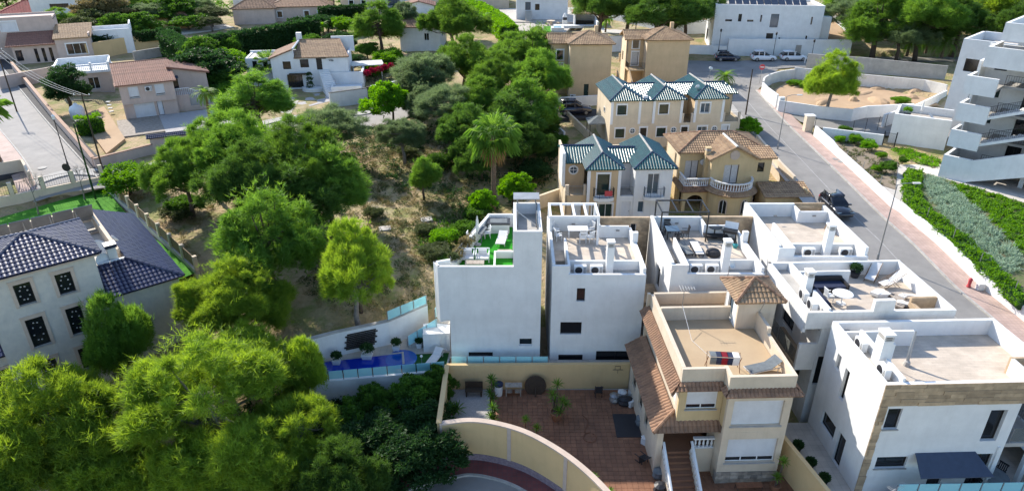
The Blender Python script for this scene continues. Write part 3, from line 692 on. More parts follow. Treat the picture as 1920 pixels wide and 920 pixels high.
tree_kind('airy', 'pine_grey', 'bark_grey', 8, h=8, r=3.3, zc=.6, hz=.35, K=95, n=46, k=8, ln=.42, wd=.02, cs=.15, sparse=1)
tree_kind('big', 'pine_bright', 'bark_grey', 11, h=11, r=5.4, zc=.52, hz=.45, K=430, n=66, k=8, ln=.40, wd=.018, cs=.11, flat=.9, subs=13)
tree_kind('round', 'pine_bright', 'bark', 14, h=7, r=3.1, zc=.5, hz=.47, K=185, n=52, k=8, ln=.32, wd=.022, cs=.18, flat=.9, subs=6)
tree_kind('leafy', 'leaf_mid', 'bark', 17, h=6, r=2.8, zc=.6, hz=.38, K=90, n=55, k=5, ln=.30, wd=.075, cs=.28, quad=True)
tree_kind('bush', 'leaf_mid', 'bark', 19, h=2.4, r=1.5, zc=.5, hz=.46, K=55, n=48, k=5, ln=.17, wd=.045, cs=.34, quad=True)
tree_kind('conifer', 'leaf_dark', 'bark', 23, h=5, r=1.35, zc=.5, hz=.5, K=80, n=60, k=6, ln=.20, wd=.035, cs=.42, quad=True)
def tree_at(kind, x, y, h, r, m=None, label='', cat='tree', group=None, name='pine_tree', z=None, rz=None):
    cr, tk, h0, r0, zc = KIND[kind]; rnd = random.Random(int(x*100)+int(y*77)); z = T(x, y) if z is None else z
    t = thing(name, label, cat, (x, y, z-.05), rz if rz is not None else rnd.uniform(0, 360), group); sx = r/r0; sz = h/h0
    for nm, me in (('trunk', tk), ('crown', cr)):
        o = bpy.data.objects.new(nm, me); COL.objects.link(o); o.parent = t; o.scale = (sx, sx*rnd.uniform(.92, 1.08), sz)
        if nm == 'crown' and m: o.material_slots[0].link = 'OBJECT'; o.material_slots[0].material = M4(m)
    return t
def tree_px(kind, u, v, h, r, m=None, label='', at=None, **k):
    """(u, v) is where the middle of the crown stands in view"""
    at = at or KIND[kind][4]; z = 4
    for _ in range(20): p = P(u, v, z); z = .5*z+.5*(T(p.x, p.y)+h*at)
    return tree_at(kind, p.x, p.y, h, r, m, label, **k)
# palms and rosettes
def fan_leaf(mb, base, d, ln, droop, n=11, w=.05):
    d = Vector(d).normalized(); side = d.cross(Vector((0, 0, 1))).normalized(); up = side.cross(d)
    pet = Vector(base)+d*ln*.5+Vector((0, 0, -droop*.1)); mb.tube([base, pet], [.025, .018], 4, False)
    for i in range(n):
        a = math.radians(-75+150*i/(n-1)); dd = (d*math.cos(a)+side*math.sin(a)).normalized(); l = ln*.62*(1-.25*abs(i/(n-1)-.5)*2)
        m1 = pet+dd*l*.6+up*l*.05; t = pet+dd*l+Vector((0, 0, -droop*l*.7)); s = dd.cross(up).normalized()*w
        mb.add([pet-s*.3, pet+s*.3, m1+s, t, m1-s], [(0, 1, 2, 3, 4)])
def frond(mb, base, az, el, ln, n=16, w=.035, lw=.45, sag=1.0):
    pts = []; p = Vector(base); e = el
    for i in range(n+1):
        pts.append(p.copy()); p = p+Vector((math.cos(az)*math.cos(e), math.sin(az)*math.cos(e), math.sin(e)))*ln/n; e -= sag*1.7/n
    mb.tube(pts, [.03*(1-i/(n+1)) for i in range(n+1)], 4, False); side = Vector((-math.sin(az), math.cos(az), 0))
    for i in range(2, n):
        l = lw*math.sin(math.pi*(i/n)**.7)*1.0+.08; d = (pts[i]-pts[i-1]).normalized()
        for s in (-1, 1):
            for q in (0, .5):
                b = pts[i].lerp(pts[min(i+1, n)], q); t = b+side*s*l*.8+d*l*.55+Vector((0, 0, -.12*l)); mb.add([b-d*w, b+d*w, t], [(0, 1, 2)])
def palm(name, label, x, y, h, kind='fan', r=2.0, seed=1, skirt=False, z=None, tr=.2, group=None, nl=34, m='palm_green'):
    rnd = random.Random(seed); z = T(x, y) if z is None else z; t = thing(name, label, 'palm tree', (x, y, z-.05), 0, group)
    tb = MB(); k = int(h/.25); tb.tube([(math.sin(i*.06)*.12, 0, h*i/k) for i in range(k+1)], [tr*(1.25-.4*i/k)*(1+.07*(i % 2)) for i in range(k+1)], 9); tb.build('trunk', 'palm_bark', t)
    c = MB(); top = (math.sin(k*.06)*.12, 0, h)
    for i in range(nl):
        az = i*2.39996; f = i/nl
        if kind == 'fan': el = 1.25-1.9*f+rnd.uniform(-.15, .15); fan_leaf(c, top, (math.cos(az)*math.cos(el), math.sin(az)*math.cos(el), math.sin(el)), r*rnd.uniform(.85, 1.1), .35+.5*f)
        else: frond(c, top, az, 1.25-1.5*f+rnd.uniform(-.1, .1), r*rnd.uniform(.85, 1.15), lw=r*.24)
    c.build('crown', m, t)
    if skirt:
        s = MB()
        for i in range(34):
            az = i*2.39996; el = -.75-.6*rnd.random(); fan_leaf(s, (top[0], top[1], h-.15-rnd.random()*.7), (math.cos(az)*math.cos(el), math.sin(az)*math.cos(el), math.sin(el)), r*rnd.uniform(.5, .75), .8, 8, .06)
        s.build('dead_skirt', 'palm_dead', t)
    return t
def rosette(mb, c, r, n=26, seed=0, w=.035, up=.35):
    rnd = random.Random(seed); c = Vector(c)
    for i in range(n):
        az = i*2.39996; el = 1.35-1.5*(i/n)+rnd.uniform(-.12, .12); d = Vector((math.cos(az)*math.cos(el), math.sin(az)*math.cos(el), math.sin(el))); s = Vector((-math.sin(az), math.cos(az), 0))*w
        m = c+d*r*.55; e = c+d*r+Vector((0, 0, -r*.18*(i/n))); mb.add([c-s*.5, c+s*.5, m+s, e, m-s], [(0, 1, 2, 3, 4)])
def yucca(name, label, x, y, z, heads, r=.5, m='palm_green', pot=None, group=None):
    """heads: (dx, dy, height) of each rosette on its own stem"""
    t = thing(name, label, 'plant', (x, y, z), 0, group); s = MB(); c = MB()
    for i, (dx, dy, h) in enumerate(heads): s.tube([(dx*.3, dy*.3, 0), (dx*.7, dy*.7, h*.5), (dx, dy, h)], [.07, .055, .045], 6); rosette(c, (dx, dy, h), r, 30, i)
    s.build('stem', 'bark', t); c.build('leaves', m, t)
    if pot: MB().lathe((0, 0, 0), [(pot*.7, .0), (pot, pot*1.3), (pot*1.08, pot*1.3), (pot*1.08, pot*1.45), (pot*.9, pot*1.45), (pot*.88, pot*1.2)], 14).build('pot', 'terracotta', t)
    return t
def leaf_blob(pts_r, n, k, ln, wd, seed, m, name, quad=True, flat=.8):
    """list of (x, y, z, radius) clumps -> one leafy mesh object"""
    rg = np.random.default_rng(seed); cen = np.array([p[:3] for p in pts_r]); rad = [np.array([p[3], p[3], p[3]*flat]) for p in pts_r]
    pos, nrm = clump_points(cen, rad, n, rg, None, .4, -.35); V, F = blades(pos, nrm, k, ln, wd, rg, .9, quad)
    o = bpy.data.objects.new(name, np_mesh(name, V, F, m)); COL.objects.link(o); return o
def hedge(name, label, pts, th, h, m, zf=None, seed=1, dens=55, ln=.22, wd=.06, cat='hedge', group=None):
    """clipped hedge along a plan line: leafy shell over a woody core"""
    rg = np.random.default_rng(seed); zf = zf or T; pts = subdiv(pts, 1.0); x0, y0 = pts[len(pts)//2]; z0 = zf(x0, y0); t = thing(name, label, cat, (x0, y0, z0), 0, group)
    rel = [(p[0]-x0, p[1]-y0) for p in pts]; core = ribbon_wall(rel, th*.72, lambda x, y: zf(x+x0, y+y0)-z0-.3, lambda x, y: zf(x+x0, y+y0)-z0+h*.88)
    core.build('woody_core', 'leaf_dark', t); P_ = []; N_ = []
    for a, b in zip(rel[:-1], rel[1:]):
        L = math.dist(a, b); d = np.array([(b[0]-a[0])/L, (b[1]-a[1])/L, 0]); s = np.array([-d[1], d[0], 0]); zz = zf((a[0]+b[0])/2+x0, (a[1]+b[1])/2+y0)-z0
        for (o, n, cnt) in ((s*th/2, s, h), (-s*th/2, -s, h), (None, np.array([0, 0, 1.]), th)):
            c = max(3, int(dens*L*cnt)); q = rg.uniform(0, 1, (c, 2)); base = np.array([*a, zz])+d*(q[:, :1]*L)
            if o is not None: p = base+o+np.array([0, 0, 1.])*(q[:, 1:]*h)
            else: p = base+s*((q[:, 1:]-.5)*th)+np.array([0, 0, h])
            wob = .13*np.sin(p[:, :1]*2.1+p[:, 1:2]*1.7+p[:, 2:3]*2.4)+rg.normal(0, .06, (c, 1)); P_.append(p+n*wob); N_.append(np.repeat(n[None], c, 0))
    V, F = blades(np.concatenate(P_), np.concatenate(N_), 4, ln, wd, rg, .8, True)
    o = bpy.data.objects.new('foliage', np_mesh('foliage', V, F, m)); COL.objects.link(o); o.parent = t; return t
# ================================================================ ROOF-TERRACE FURNITURE AND SMALL EQUIPMENT (each a thing of its own)
def ac_unit(loc, rz, label, group='air conditioning units on roofs'):
    t = thing('air_conditioner', label, 'air conditioner', loc, rz, group)
    MB().box(-.42, .42, -.16, .16, .06, .66).build('casing', 'plastic_white', t)
    MB().lathe((-.1, -.161, .36), [(.25, -.012), (.25, 0)], 18, 'Y').build('fan_grille', 'plastic_dark', t)
    g = MB()
    for k in range(6): g.box(.22, .38, -.172, -.161, .14+k*.08, .17+k*.08)
    g.build('louvre', 'plastic_dark', t)
    for x in (-.3, .3): MB().box(x-.04, x+.04, -.2, .2, 0, .06).build('foot', 'metal_grey', t)
    return t
def chimney(par, x0, x1, y0, y1, z0, z1, m='white', name='chimney'):
    b = MB().box(x0, x1, y0, y1, z0, z1-.42); b.box(x0-.03, x1+.03, y0-.03, y1+.03, z1-.12, z1)
    for x in (x0+.02, x1-.1):
        for y in (y0+.02, y1-.1): b.box(x, x+.08, y, y+.08, z1-.42, z1-.12)
    o = b.build(name, m, par); l = MB()
    for k in range(3): l.box(x0+.01, x1-.01, y0+.01, y1-.01, z1-.39+k*.1, z1-.33+k*.1)
    l.build('cowl_slat', 'concrete', o); return o
def pergola(name, label, x0, x1, y0, y1, z0, h, m, n=3, s=.1, loc=(0, 0, 0), rz=0, posts=None):
    t = thing(name, label, 'pergola', loc, rz)
    for x in (x0, x1):
        for y in (y0, y1): MB().box(x-s/2, x+s/2, y-s/2, y+s/2, z0, z0+h-s).build('post', m, t)
    for y in (y0, y1): MB().box(x0-s/2, x1+s/2, y-s/2, y+s/2, z0+h-s, z0+h).build('beam', m, t)
    for k in range(n):
        x = x0+(x1-x0)*k/(n-1); MB().box(x-s/2+.002, x+s/2-.002, y0+s/2, y1-s/2, z0+h-s+.004, z0+h-.004).build('rafter', m, t)
    return t
def chair(loc, rz, m, label, group=None, name='chair'):
    t = thing(name, label, 'chair', loc, rz, group)
    MB().cbox((0, 0, .43), (.48, .48, .06)).build('seat', m, t); b = MB()
    for k in range(5): b.cbox((-.19+k*.095, .24, .68), (.05, .03, .5), rx=-.12)
    b.cbox((0, .27, .92), (.5, .04, .09), rx=-.12); b.build('backrest', m, t)
    for x in (-.22, .22):
        for y in (-.2, .2): MB().box(x-.02, x+.02, y-.02, y+.02, 0, .4).build('leg', m, t)
        MB().box(x-.03, x+.03, -.22, .22, .62, .65).build('armrest', m, t)
    return t
def table(loc, rz, w, d, m, label, h=.74, name='table', m2=None):
    t = thing(name, label, 'table', loc, rz); MB().box(-w/2, w/2, -d/2, d/2, h-.04, h).build('table_top', m, t)
    for x in (-w/2+.08, w/2-.08):
        for y in (-d/2+.08, d/2-.08): MB().box(x-.03, x+.03, y-.03, y+.03, 0, h-.04).build('leg', m2 or m, t)
    return t
def lounger(loc, rz, label, cloth='fabric_white', frame='metal_pale', tilt=.75, L=1.9, W=.62, group=None):
    t = thing('sun_lounger', label, 'sun lounger', loc, rz, group); f = MB(); f.box(-W/2, -W/2+.04, -L/2, L/2, .27, .31); f.box(W/2-.04, W/2, -L/2, L/2, .27, .31); f.box(-W/2, W/2, -L/2-.04, -L/2, .27, .31); f.box(-W/2, W/2, L/2, L/2+.04, .27, .31); f.build('frame', frame, t)
    MB().cbox((0, -L*.16, .325), (W-.06, L*.66, .03)).build('seat', cloth, t); h = L*.36
    MB().cbox((0, L*.17+math.cos(tilt)*h/2, .33+math.sin(tilt)*h/2), (W-.06, h, .03), rx=tilt).build('backrest', cloth, t)
    for x in (-W/2+.03, W/2-.03):
        for y in (-L*.4, L*.38): MB().box(x-.02, x+.02, y-.02, y+.02, 0, .27).build('leg', frame, t)
    return t
def deckchair(loc, rz, label):
    t = thing('deck_chair', label, 'deck chair', loc, rz); pts = [(-.7, .28), (-.25, .34), (.1, .38), (.75, .98)]; c = MB()
    for (a, b), (a2, b2) in zip(pts[:-1], pts[1:]): c.add([(-.29, a, b), (.29, a, b), (.29, a2, b2), (-.29, a2, b2), (-.29, a, b-.025), (.29, a, b-.025), (.29, a2, b2-.025), (-.29, a2, b2-.025)], [(0,1,2,3),(7,6,5,4),(0,4,5,1),(1,5,6,2),(2,6,7,3),(3,7,4,0)])
    c.build('sling', 'fabric_white', t)
    for x in (-.31, .31): MB().tube([(x, -.75, .26), (x, .8, 1.0)], .02, 5).build('rail', 'wood', t); MB().tube([(x, -.6, .0), (x, .25, .62)], .02, 5).build('leg', 'wood', t); MB().tube([(x, .55, .0), (x, -.1, .55)], .02, 5).build('leg', 'wood', t)
    return t
def closed_parasol(loc, label, h=2.2, cloth='fabric_white'):
    t = thing('parasol', label, 'parasol', loc); MB().lathe((0, 0, 0), [(.26, 0), (.26, .06), (.05, .1)], 16).build('base', 'concrete', t); MB().tube([(0, 0, .08), (0, 0, h)], .022, 7).build('pole', 'metal_pale', t)
    MB().lathe((0, 0, h-1.25), [(.07, 0), (.13, .12), (.12, .5), (.09, .9), (.03, 1.22)], 9).build('canopy', cloth, t); return t
def satellite_dish(loc, rz, label, r=.4, pole=1.0, name='satellite_dish', group=None):
    t = thing(name, label, 'satellite dish', loc, rz, group); MB().tube([(0, 0, 0), (0, 0, pole)], .025, 6).build('pole', 'metal_grey', t)
    d = MB().lathe((0, 0, 0), [(.02, 0), (r*.5, .04), (r*.85, .11), (r, .16), (r*1.0, .175), (r*.84, .13), (r*.5, .06), (.02, .02)], 20, 'Y').build('dish', 'plastic_white', t, True); d.location = (0, -.06, pole); d.rotation_euler = (R(28), 0, R(180))
    MB().tube([(0, -.1, pole-.3), (0, -.55*r/.4, pole-.02)], .012, 5).build('feed_arm', 'metal_grey', t); return t
def antenna(loc, rz, label, h=2.0, arm=1.0, n=7, tilt=0, group=None):
    t = thing('tv_antenna', label, 'antenna', loc, rz, group); MB().tube([(0, 0, 0), (math.sin(tilt)*h, 0, h*math.cos(tilt))], .02, 6).build('mast', 'metal_grey', t); b = MB(); z = h-.1
    b.tube([(-arm*.3, 0, z), (arm*.7, 0, z)], .014, 5)
    for k in range(n): x = -arm*.28+arm*.95*k/(n-1); l = .34-.03*k; b.tube([(x, -l, z), (x, l, z)], .008, 4)
    b.build('boom', 'metal_pale', t); return t
def potted_plant(loc, label, r=.35, pot='plastic_white', m='leaf_mid', ph=.4, square=True, group=None, seed=0):
    t = thing('potted_plant', label, 'plant', loc, 0, group); w = r*.8
    (MB().add([(-w*.8,-w*.8,0),(w*.8,-w*.8,0),(w*.8,w*.8,0),(-w*.8,w*.8,0),(-w,-w,ph),(w,-w,ph),(w,w,ph),(-w,w,ph)], [(3,2,1,0),(4,5,6,7),(0,1,5,4),(1,2,6,5),(2,3,7,6),(3,0,4,7)]) if square else MB().lathe((0, 0, 0), [(w*.75, 0), (w, ph), (w*1.1, ph)], 12)).build('pot', pot, t)
    o = leaf_blob([(0, 0, ph+r*.8, r*.9), (r*.3, 0, ph+r*.7, r*.6), (-r*.3, r*.2, ph+r*.9, r*.6)], 90, 4, .12, .035, seed, m, 'foliage'); o.parent = t; return t
# ================================================================ THE ROW OF WHITE VILLAS
def row_villa(name, label, o, zf, zb, front_ops, left_ops=(), wing=True, right_full=False, fm='white', sm='white'):
    """o = plan position of the front-left corner; heights absolute"""
    t = thing(name, label, 'villa', (o[0], o[1], zb)); z = lambda q: q-zb; F_ = z(zf); W, D = 6.22, 7.8
    ops = [(a, b, z(c), z(d), k, kw) for a, b, c, d, k, kw in front_ops]
    wall(t, (0, 0), (W, 0), -1.2, F_+.4, fm, ops, .2)
    MB().box(0, 1.08, 0, .2, F_+.402, F_+1.05).build('stair_block', fm, t)
    wall(t, (0, D), (0, .2), -1.2, F_+1.15, sm, [(a, b, z(c), z(d), k, kw) for a, b, c, d, k, kw in left_ops], .2)
    wall(t, (W, .2), (W, D if right_full else 6.6), -1.2, F_+(1.0 if right_full else .75), sm, (), .2)
    MB().box(W-.32, W+.06, 4.1, 4.4, F_+.752, F_+1.5).build('pier', 'white', t) if not right_full else None
    MB().prism([(.2, 4.2), (1.2, 4.2), (1.2, 1.9), (W-.2, 1.9), (W-.2, 6.45), (3.9, 6.45), (3.9, D-.2), (.2, D-.2)], F_-.25, F_).build('terrace_floor', 'tilefloor', t)
    MB().box(1.2, W-.2, .2, 1.75, F_-.5, F_-.2).build('plant_ledge', 'concrete', t)
    MB().box(1.2, W-.2, 1.75, 1.9, F_-.72, F_+.5).build('parapet', 'white', t)
    MB().box(1.05, 1.2, .2, 4.4, F_-.72, F_+.95).build('parapet', 'white', t)
    MB().box(3.9, W-.2, 6.45, 6.6, F_-.3, F_+.93).build('parapet', 'white', t)
    MB().box(3.75, 3.9, 6.452, D-.2, F_+.003, F_+1.0).build('parapet', 'white', t)
    MB().box(.2, 3.85, D-.2, D, F_-1, F_+1.1).build('parapet', 'white', t)
    # stair going down under the terrace
    st = MB()
    for k in range(7): st.box(.22, 1.03, .5+k*.32, .5+(k+1)*.32, F_-2.2, F_-1.5+k*.2)
    st.box(.22, 1.03, 2.74, 4.2, F_-2.2, F_-.012); st.build('stairs', 'tilefloor', t)
    MB().box(.2, 1.05, .2, .42, F_-1.5, F_+.5).build('parapet', 'frame_dark', t)
    x1 = W+1.55 if wing else W
    ww = wall(t, (3.85, D-.2), (x1, D-.2), -1.2, F_+1.12, 'tanstone', [(2.5, 2.95, F_-.5, F_+.6, 'win', {})] if wing else [], .22, 'rear_wall')
    slab_cladding(t, (3.85, D-.2), (x1, D-.2), F_-.2 if not wing else F_-4, F_+1.1, 'tanstone', .55, .16, 3, .025, holes=[(2.4, 3.05, F_-.6, F_+.7)])
    for sx in (0, W-.2):   # coping
        pass
    chimney(t, 3.72, 4.2, 1.2, 1.72, F_-.5, F_+2.2); 
    for x, y in ((2.0, 6.44), (5.0, 6.44)) if right_full else ((5.2, 6.44), (2.0, D-.21)): MB().box(x-.13, x+.13, y-.05, y, F_+.55, F_+.65).build('wall_light', 'metal_grey', t)
    for k, x in enumerate((1.95, 3.05) if not right_full else (2.6, 5.2)): ac_unit((o[0]+x, o[1]+1.2, zf-.2), 0, 'air conditioner '+('beside' if k else 'apart from')+' the chimney, villa '+' '.join(label[label.index('with'):].split()[:5]))
    return t
V1G = 'glass_dark'
dk = lambda a, b, c, d: (a, b, c, d, 'dark', {})
V2 = row_villa('villa', 'white villa with white pergola on its roof terrace', (2.66, 39.5), 7.75, 1.0,
    [dk(1.68, 2.24, 6.1, 7.12), dk(.66, 2.13, 3.45, 4.45), dk(.6, 2.32, 1.15, 1.75), (3.24, 6.0, 1.1, 2.06, 'dark', {'n': 2})], fm='white')
V3 = row_villa('villa', 'white villa with thin black pergola on its roof terrace', (10.5, 39.55), 7.78, 1.0,
    [(3.0, 3.55, 5.3, 6.3, 'dark', {}), (.8, 2.3, 2.6, 3.8, 'dark', {})], [dk(3.9, 4.9, 5.2, 6.9), dk(6.3, 6.8, 4.6, 6.0)])
V4 = row_villa('villa', 'white villa with bare roof terrace and wicker box beside the street', (18.25, 41.6), 8.0, 1.5, [dk(3, 3.6, 5.8, 6.9)], wing=False, right_full=True)
# things on those terraces
pergola('pergola', 'white pergola with open rafters on the roof of a villa', 0, 3.45, 0, 2.35, 0, 2.3, 'whitepaint', 5, .16, loc=(2.78, 44.75, 7.752))
pergola('pergola', 'thin black metal pergola over dark chairs on a villa roof', 0, 3.4, 0, 2.2, 0, 2.4, 'metal_black', 4, .09, loc=(10.85, 45.2, 7.79))
table((4.9, 46.0, 7.755), 0, 1.5, .85, 'plastic_white', 'white garden table under the white roof pergola')
for i, (x, y, rz) in enumerate(((3.3, 46.5, 60), (3.4, 45.5, 110), (5.9, 46.6, -60), (5.75, 45.2, -150), (5.2, 45.1, 180))):
    chair((x, y, 7.755), rz, 'plastic_white', 'white slatted garden chair around the white roof table', 'white chairs at the roof table')
table((11.9, 45.9, 7.79), 0, .95, .95, 'glass_blue', 'glass topped table under the thin black pergola', m2='rattan_dark')
for x, y, rz in ((11.75, 46.8, 0), (12.9, 45.9, -90), (11.0, 45.7, 90), (12.0, 44.9, 180)): chair((x, y, 7.79), rz, 'rattan_dark', 'dark wicker armchair under the thin black pergola', 'dark chairs under the black pergola', 'armchair')
lounger((12.35, 43.5, 7.79), 8, 'grey sun lounger lying flat beside the black fire pit cover', 'fabric_grey', 'metal_black', .02)
lounger((13.2, 43.5, 7.79), 0, 'pale towelled sun lounger beside the grey lounger on the villa roof', 'fabric_white', 'metal_black', .02)
o = MB().lathe((0, 0, 0), [(.5, 0), (.52, .2), (.4, .38), (.15, .46), (.02, .47)], 16).build('covered_drum', 'rattan_dark', loc=(14.25, 43.05, 7.79)); tag(o, 'round black covered drum on the villa roof by the front parapet', 'cover')
lounger((15.1, 45.6, 7.79), 85, 'black padded bench lying along the back of the villa roof', 'rattan_dark', 'metal_black', .02, 1.7, .6)
bb = thing('barbecue', 'black barbecue with raised white lid in the corner of the villa roof', 'barbecue', (16.0, 45.2, 7.79), -25)
MB().box(-.5, .5, -.28, .28, .75, .95).build('firebox', 'metal_black', bb); MB().cbox((0, .3, 1.2), (.95, .05, .5), rx=-.35).build('lid', 'plastic_white', bb); MB().box(-.45, .45, -.24, .24, .12, .16).build('shelf', 'metal_black', bb)
for x in (-.42, .42):
    for y in (-.22, .22): MB().box(x-.025, x+.025, y-.025, y+.025, 0, .75).build('leg', 'metal_black', bb)
o = MB().lathe((0, 0, 0), [(.3, 0), (.32, .05), (.05, .08), (.05, .75), (.5, .8), (.5, .84), (.02, .84)], 14).build('round_table', 'metal_black', loc=(15.1, 46.0, 7.79)); tag(o, 'small round black table against the back parapet of the villa roof', 'table')
o = MB().lathe((0, 0, 0), [(.14, 0), (.2, .26), (.17, .26)], 12).build('bucket', 'fabric_teal', loc=(16.15, 44.2, 7.79)); tag(o, 'teal bucket on the white villa terrace floor', 'bucket')
o = MB().cbox((0, 0, .25), (.75, .5, .5), .3, ry=.35).build('wicker_box', 'wood', loc=(24.0, 46.5, 8.02)); tag(o, 'brown wicker box tipped against the parapet of a bare roof terrace', 'box')
# canopy and passage between the villas
cp = thing('porch_canopy', 'tan stone clad canopy on posts between two white villas', 'canopy', (8.95, 41.2, 1.0)); MB().box(0, 1.5, 0, 2.6, 3.6, 4.0).build('slab', 'tanstone', cp)
for x in (.1, 1.4): MB().box(x-.08, x+.08, .05, .21, -.5, 3.597).build('post', 'white', cp)
st = thing('steps', 'tiled garden steps rising between two white villas', 'steps', (9.0, 38.6, .4))
for k in range(9): MB().box(0, 1.3, .2+k*.3, .5+k*.3, -.6, .1+k*.17).build('step', 'tilefloor', st)
ps = [MB().box(9.0, 10.45, 41.3, 47.0, .5, 1.95).build('garden_terrace', 'tilefloor')]; struct(ps[0])
# ---------------- first villa: stair tower, green turf roof, cantilevered upper floor
v = thing('villa', 'white villa with stair tower and bright green turf roof terrace', 'villa', (-4.9, 39.5, 1.0)); z = 7.8-1.0
X = lambda x: x+4.9; Yv = lambda y: y-39.5
wall(v, (X(-4.9), 0), (X(.1), 0), 3.65, z+.95, 'white', [], .2)
wall(v, (X(-4.25), .02), (X(.1), .02), -1.4, 3.648, 'white', [dk(1.2, 2.9, .55, .95)], .2)
wall(v, (X(.1), 0), (X(1.95), 0), -1.4, z+3.5, 'white', [(.38, 1.32, 1.5, 2.1, 'win', {'fr': 'frame_white'})], .2)
wall(v, (X(1.95), .2), (X(1.95), 8.5), -1.4, z+.95, 'white', [], .2)
wall(v, (X(1.95), .2), (X(1.95), 4.8), z+.952, z+3.5, 'white', [], .2)
wall(v, (X(.1), 4.8), (X(.1), .2), z-.3, z+3.5, 'white', [], .2, 'tower_wall'); wall(v, (X(1.75), 4.8), (X(.3), 4.8), z-.3, z+3.5, 'white', [(.2, 1.1, z, z+2.0, 'door', {'door': 'door_white'})], .2, 'tower_wall')
MB().box(X(.3), X(1.75), .2, 4.6, z+2.5, z+2.7).build('tower_roof', 'concrete', v)
fp = [(X(-4.9), .2), (X(-5.25), .75), (X(-4.2), 1.15), (X(-1.85), 8.5), (X(1.75), 8.5), (X(1.75), .2)]
for a, b, h in ((fp[2], fp[1], .95), (fp[1], (X(-4.9), .0), .95)): wall(v, a, b, 3.65, z+h, 'white', [], .18)
mid = (X(-3.1), 4.6)
wall(v, mid, fp[2], -1.4, z+.35, 'white', [], .2); wall(v, fp[3], mid, -1.4, z+.95, 'white', [], .2); wall(v, (X(1.75), 8.5), fp[3], -1.4, z+1.0, 'white', [], .2)
ins = [(X(-4.75), .22), (X(-4.95), .7), (X(-3.98), 1.1), (X(-1.68), 8.28), (X(.08), 8.28), (X(.08), .22)]
MB().prism(ins, z-.3, z-.02).build('roof_slab', 'concrete', v); MB().prism([(p[0]*.985+.03, p[1]*.985+.02) for p in ins], z-.018, z+.012).build('artificial_turf', 'turf', v)
MB().prism([(X(-4.9), .02), (X(-5.25), .75), (X(-4.2), 1.15), (X(-4.2), .25)], 3.45, 3.648).build('overhang_soffit', 'white', v)
MB().box(X(.3), X(1.75), 4.8, 8.3, z-.3, z).build('roof_slab', 'tilefloor', v)
pl = MB(); pl.box(X(-1.25), X(-1.13), .25, 3.1, z+.012, z+.55); pl.box(X(-1.13), X(.08), 2.98, 3.1, z+.012, z+.55); pl.build('low_partition', 'white', v)
glass_rail(v, [(X(-4.15), 1.35, z+.0), (X(-3.2), 4.3, z+.0)], 1.0, 1.0, 'rail_smoke')
pl = MB(); pl.cbox((X(-3.62), 2.9, z+.22), (.34, 3.0, .4), rz=R(-17.6)); pl.build('planter', 'tanstone', v)
# rusty frame for solar heating on the tower roof
sf = thing('roof_frame', 'pale metal frame with flat roof sheet above the stair tower', 'frame', (.3, 40.0, 10.52))
for x in (.08, 1.35):
    for y in (1.9, 4.2): MB().box(x-.04, x+.04, y-.04, y+.04, 0, 1.15 if y < 3 else 1.3).build('post', 'metal_grey', sf)
MB().box(-.2, 1.6, 3.5, 4.7, 1.3, 1.36).build('roof_sheet', 'metal_grey', sf); MB().tube([(.08, 1.9, 1.1), (1.35, 1.9, .1)], .03, 5).build('brace', 'metal_pale', sf); MB().tube([(1.42, .3, .0), (1.42, .3, .9), (1.42, 3.9, .9), (1.42, 3.9, 0)], .035, 6).build('guard_rail', 'glass_blue', sf)
wb = thing('hot_tub', 'boxed white hot tub with dark rim on the green turf roof', 'hot tub', (-.95, 46.9, 7.82), 0); MB().box(-.85, .75, -.4, .55, 0, .72).build('cabinet', 'plastic_white', wb); MB().box(-.9, .8, -.45, .6, .722, .82).build('rim', 'metal_black', wb); MB().box(-.7, .6, -.3, .45, .822, .85).build('cover', 'fabric_grey', wb)
lounger((-.75, 45.0, 7.82), -8, 'white sun lounger in front of the hot tub on the turf roof', 'fabric_white', 'metal_pale', .4, 1.7, .7)
o = closed_parasol((-2.5, 44.6, 7.82), 'folded white parasol with round base on the green turf roof', 2.3)
table((-2.45, 45.6, 7.82), -15, .9, 1.3, 'fabric_grey', 'grey table behind the folded parasol on the turf roof')
for x, y, rz in ((-3.0, 44.8, 80), (-1.85, 45.8, -80)): chair((x, y, 7.82), rz, 'plastic_white', 'white chair at the grey table on the turf roof', 'white chairs on the turf roof')
for x in (-3.1, -2.05): 
    s = thing('armchair', 'white framed lounge armchair on the turf roof facing the front parapet', 'armchair', (x, 42.2, 7.82), 0, 'white lounge armchairs on the turf roof')
    MB().box(-.42, .42, -.4, .4, .22, .34).build('seat', 'fabric_white', s); MB().box(-.3, .3, .22, .36, .342, .7).build('cushion', 'fabric_white', s); b = MB()
    for q in (-.45, .45): b.box(q-.03, q+.03, -.42, -.36, 0, .6); b.box(q-.03, q+.03, .38, .44, 0, .75); b.box(q-.03, q+.03, -.42, .44, .6, .65)
    b.box(-.42, .42, .38, .44, .7, .76); b.build('frame', 'plastic_white', s)
table((-2.55, 41.2, 7.82), 0, 1.3, .55, 'wood_pale', 'low pale coffee table in front of the white armchairs', .38, 'coffee_table')
potted_plant((-4.0, 41.1, 7.82), 'white planter box by the corner of the turf roof', .36, 'plastic_white', 'scrub_olive', .55)
potted_plant((-3.4, 43.3, 7.82), 'white planter box with dry grass by the turf roof planter', .36, 'plastic_white', 'scrub_dry', .6)
o = leaf_blob([(-3.9+.17*i, 41.7+i*.55, 8.35, .38) for i in range(6)], 70, 4, .2, .03, 4, 'scrub_dry', 'dry_planting'); tag(o, 'wispy dry shrubs along the glass edge of the turf roof', 'plant')
MB_ = MB(); s = thing('outdoor_shower', 'white shower tray step beside the stair tower on the turf roof', 'step', (-.55, 43.3, 7.815)); MB_.box(-.5, .55, -.35, .35, 0, .1); MB_.build('tray', 'concrete', s); MB().box(-.46, .5, -.32, .32, .102, .13).build('grating', 'wood_pale', s)
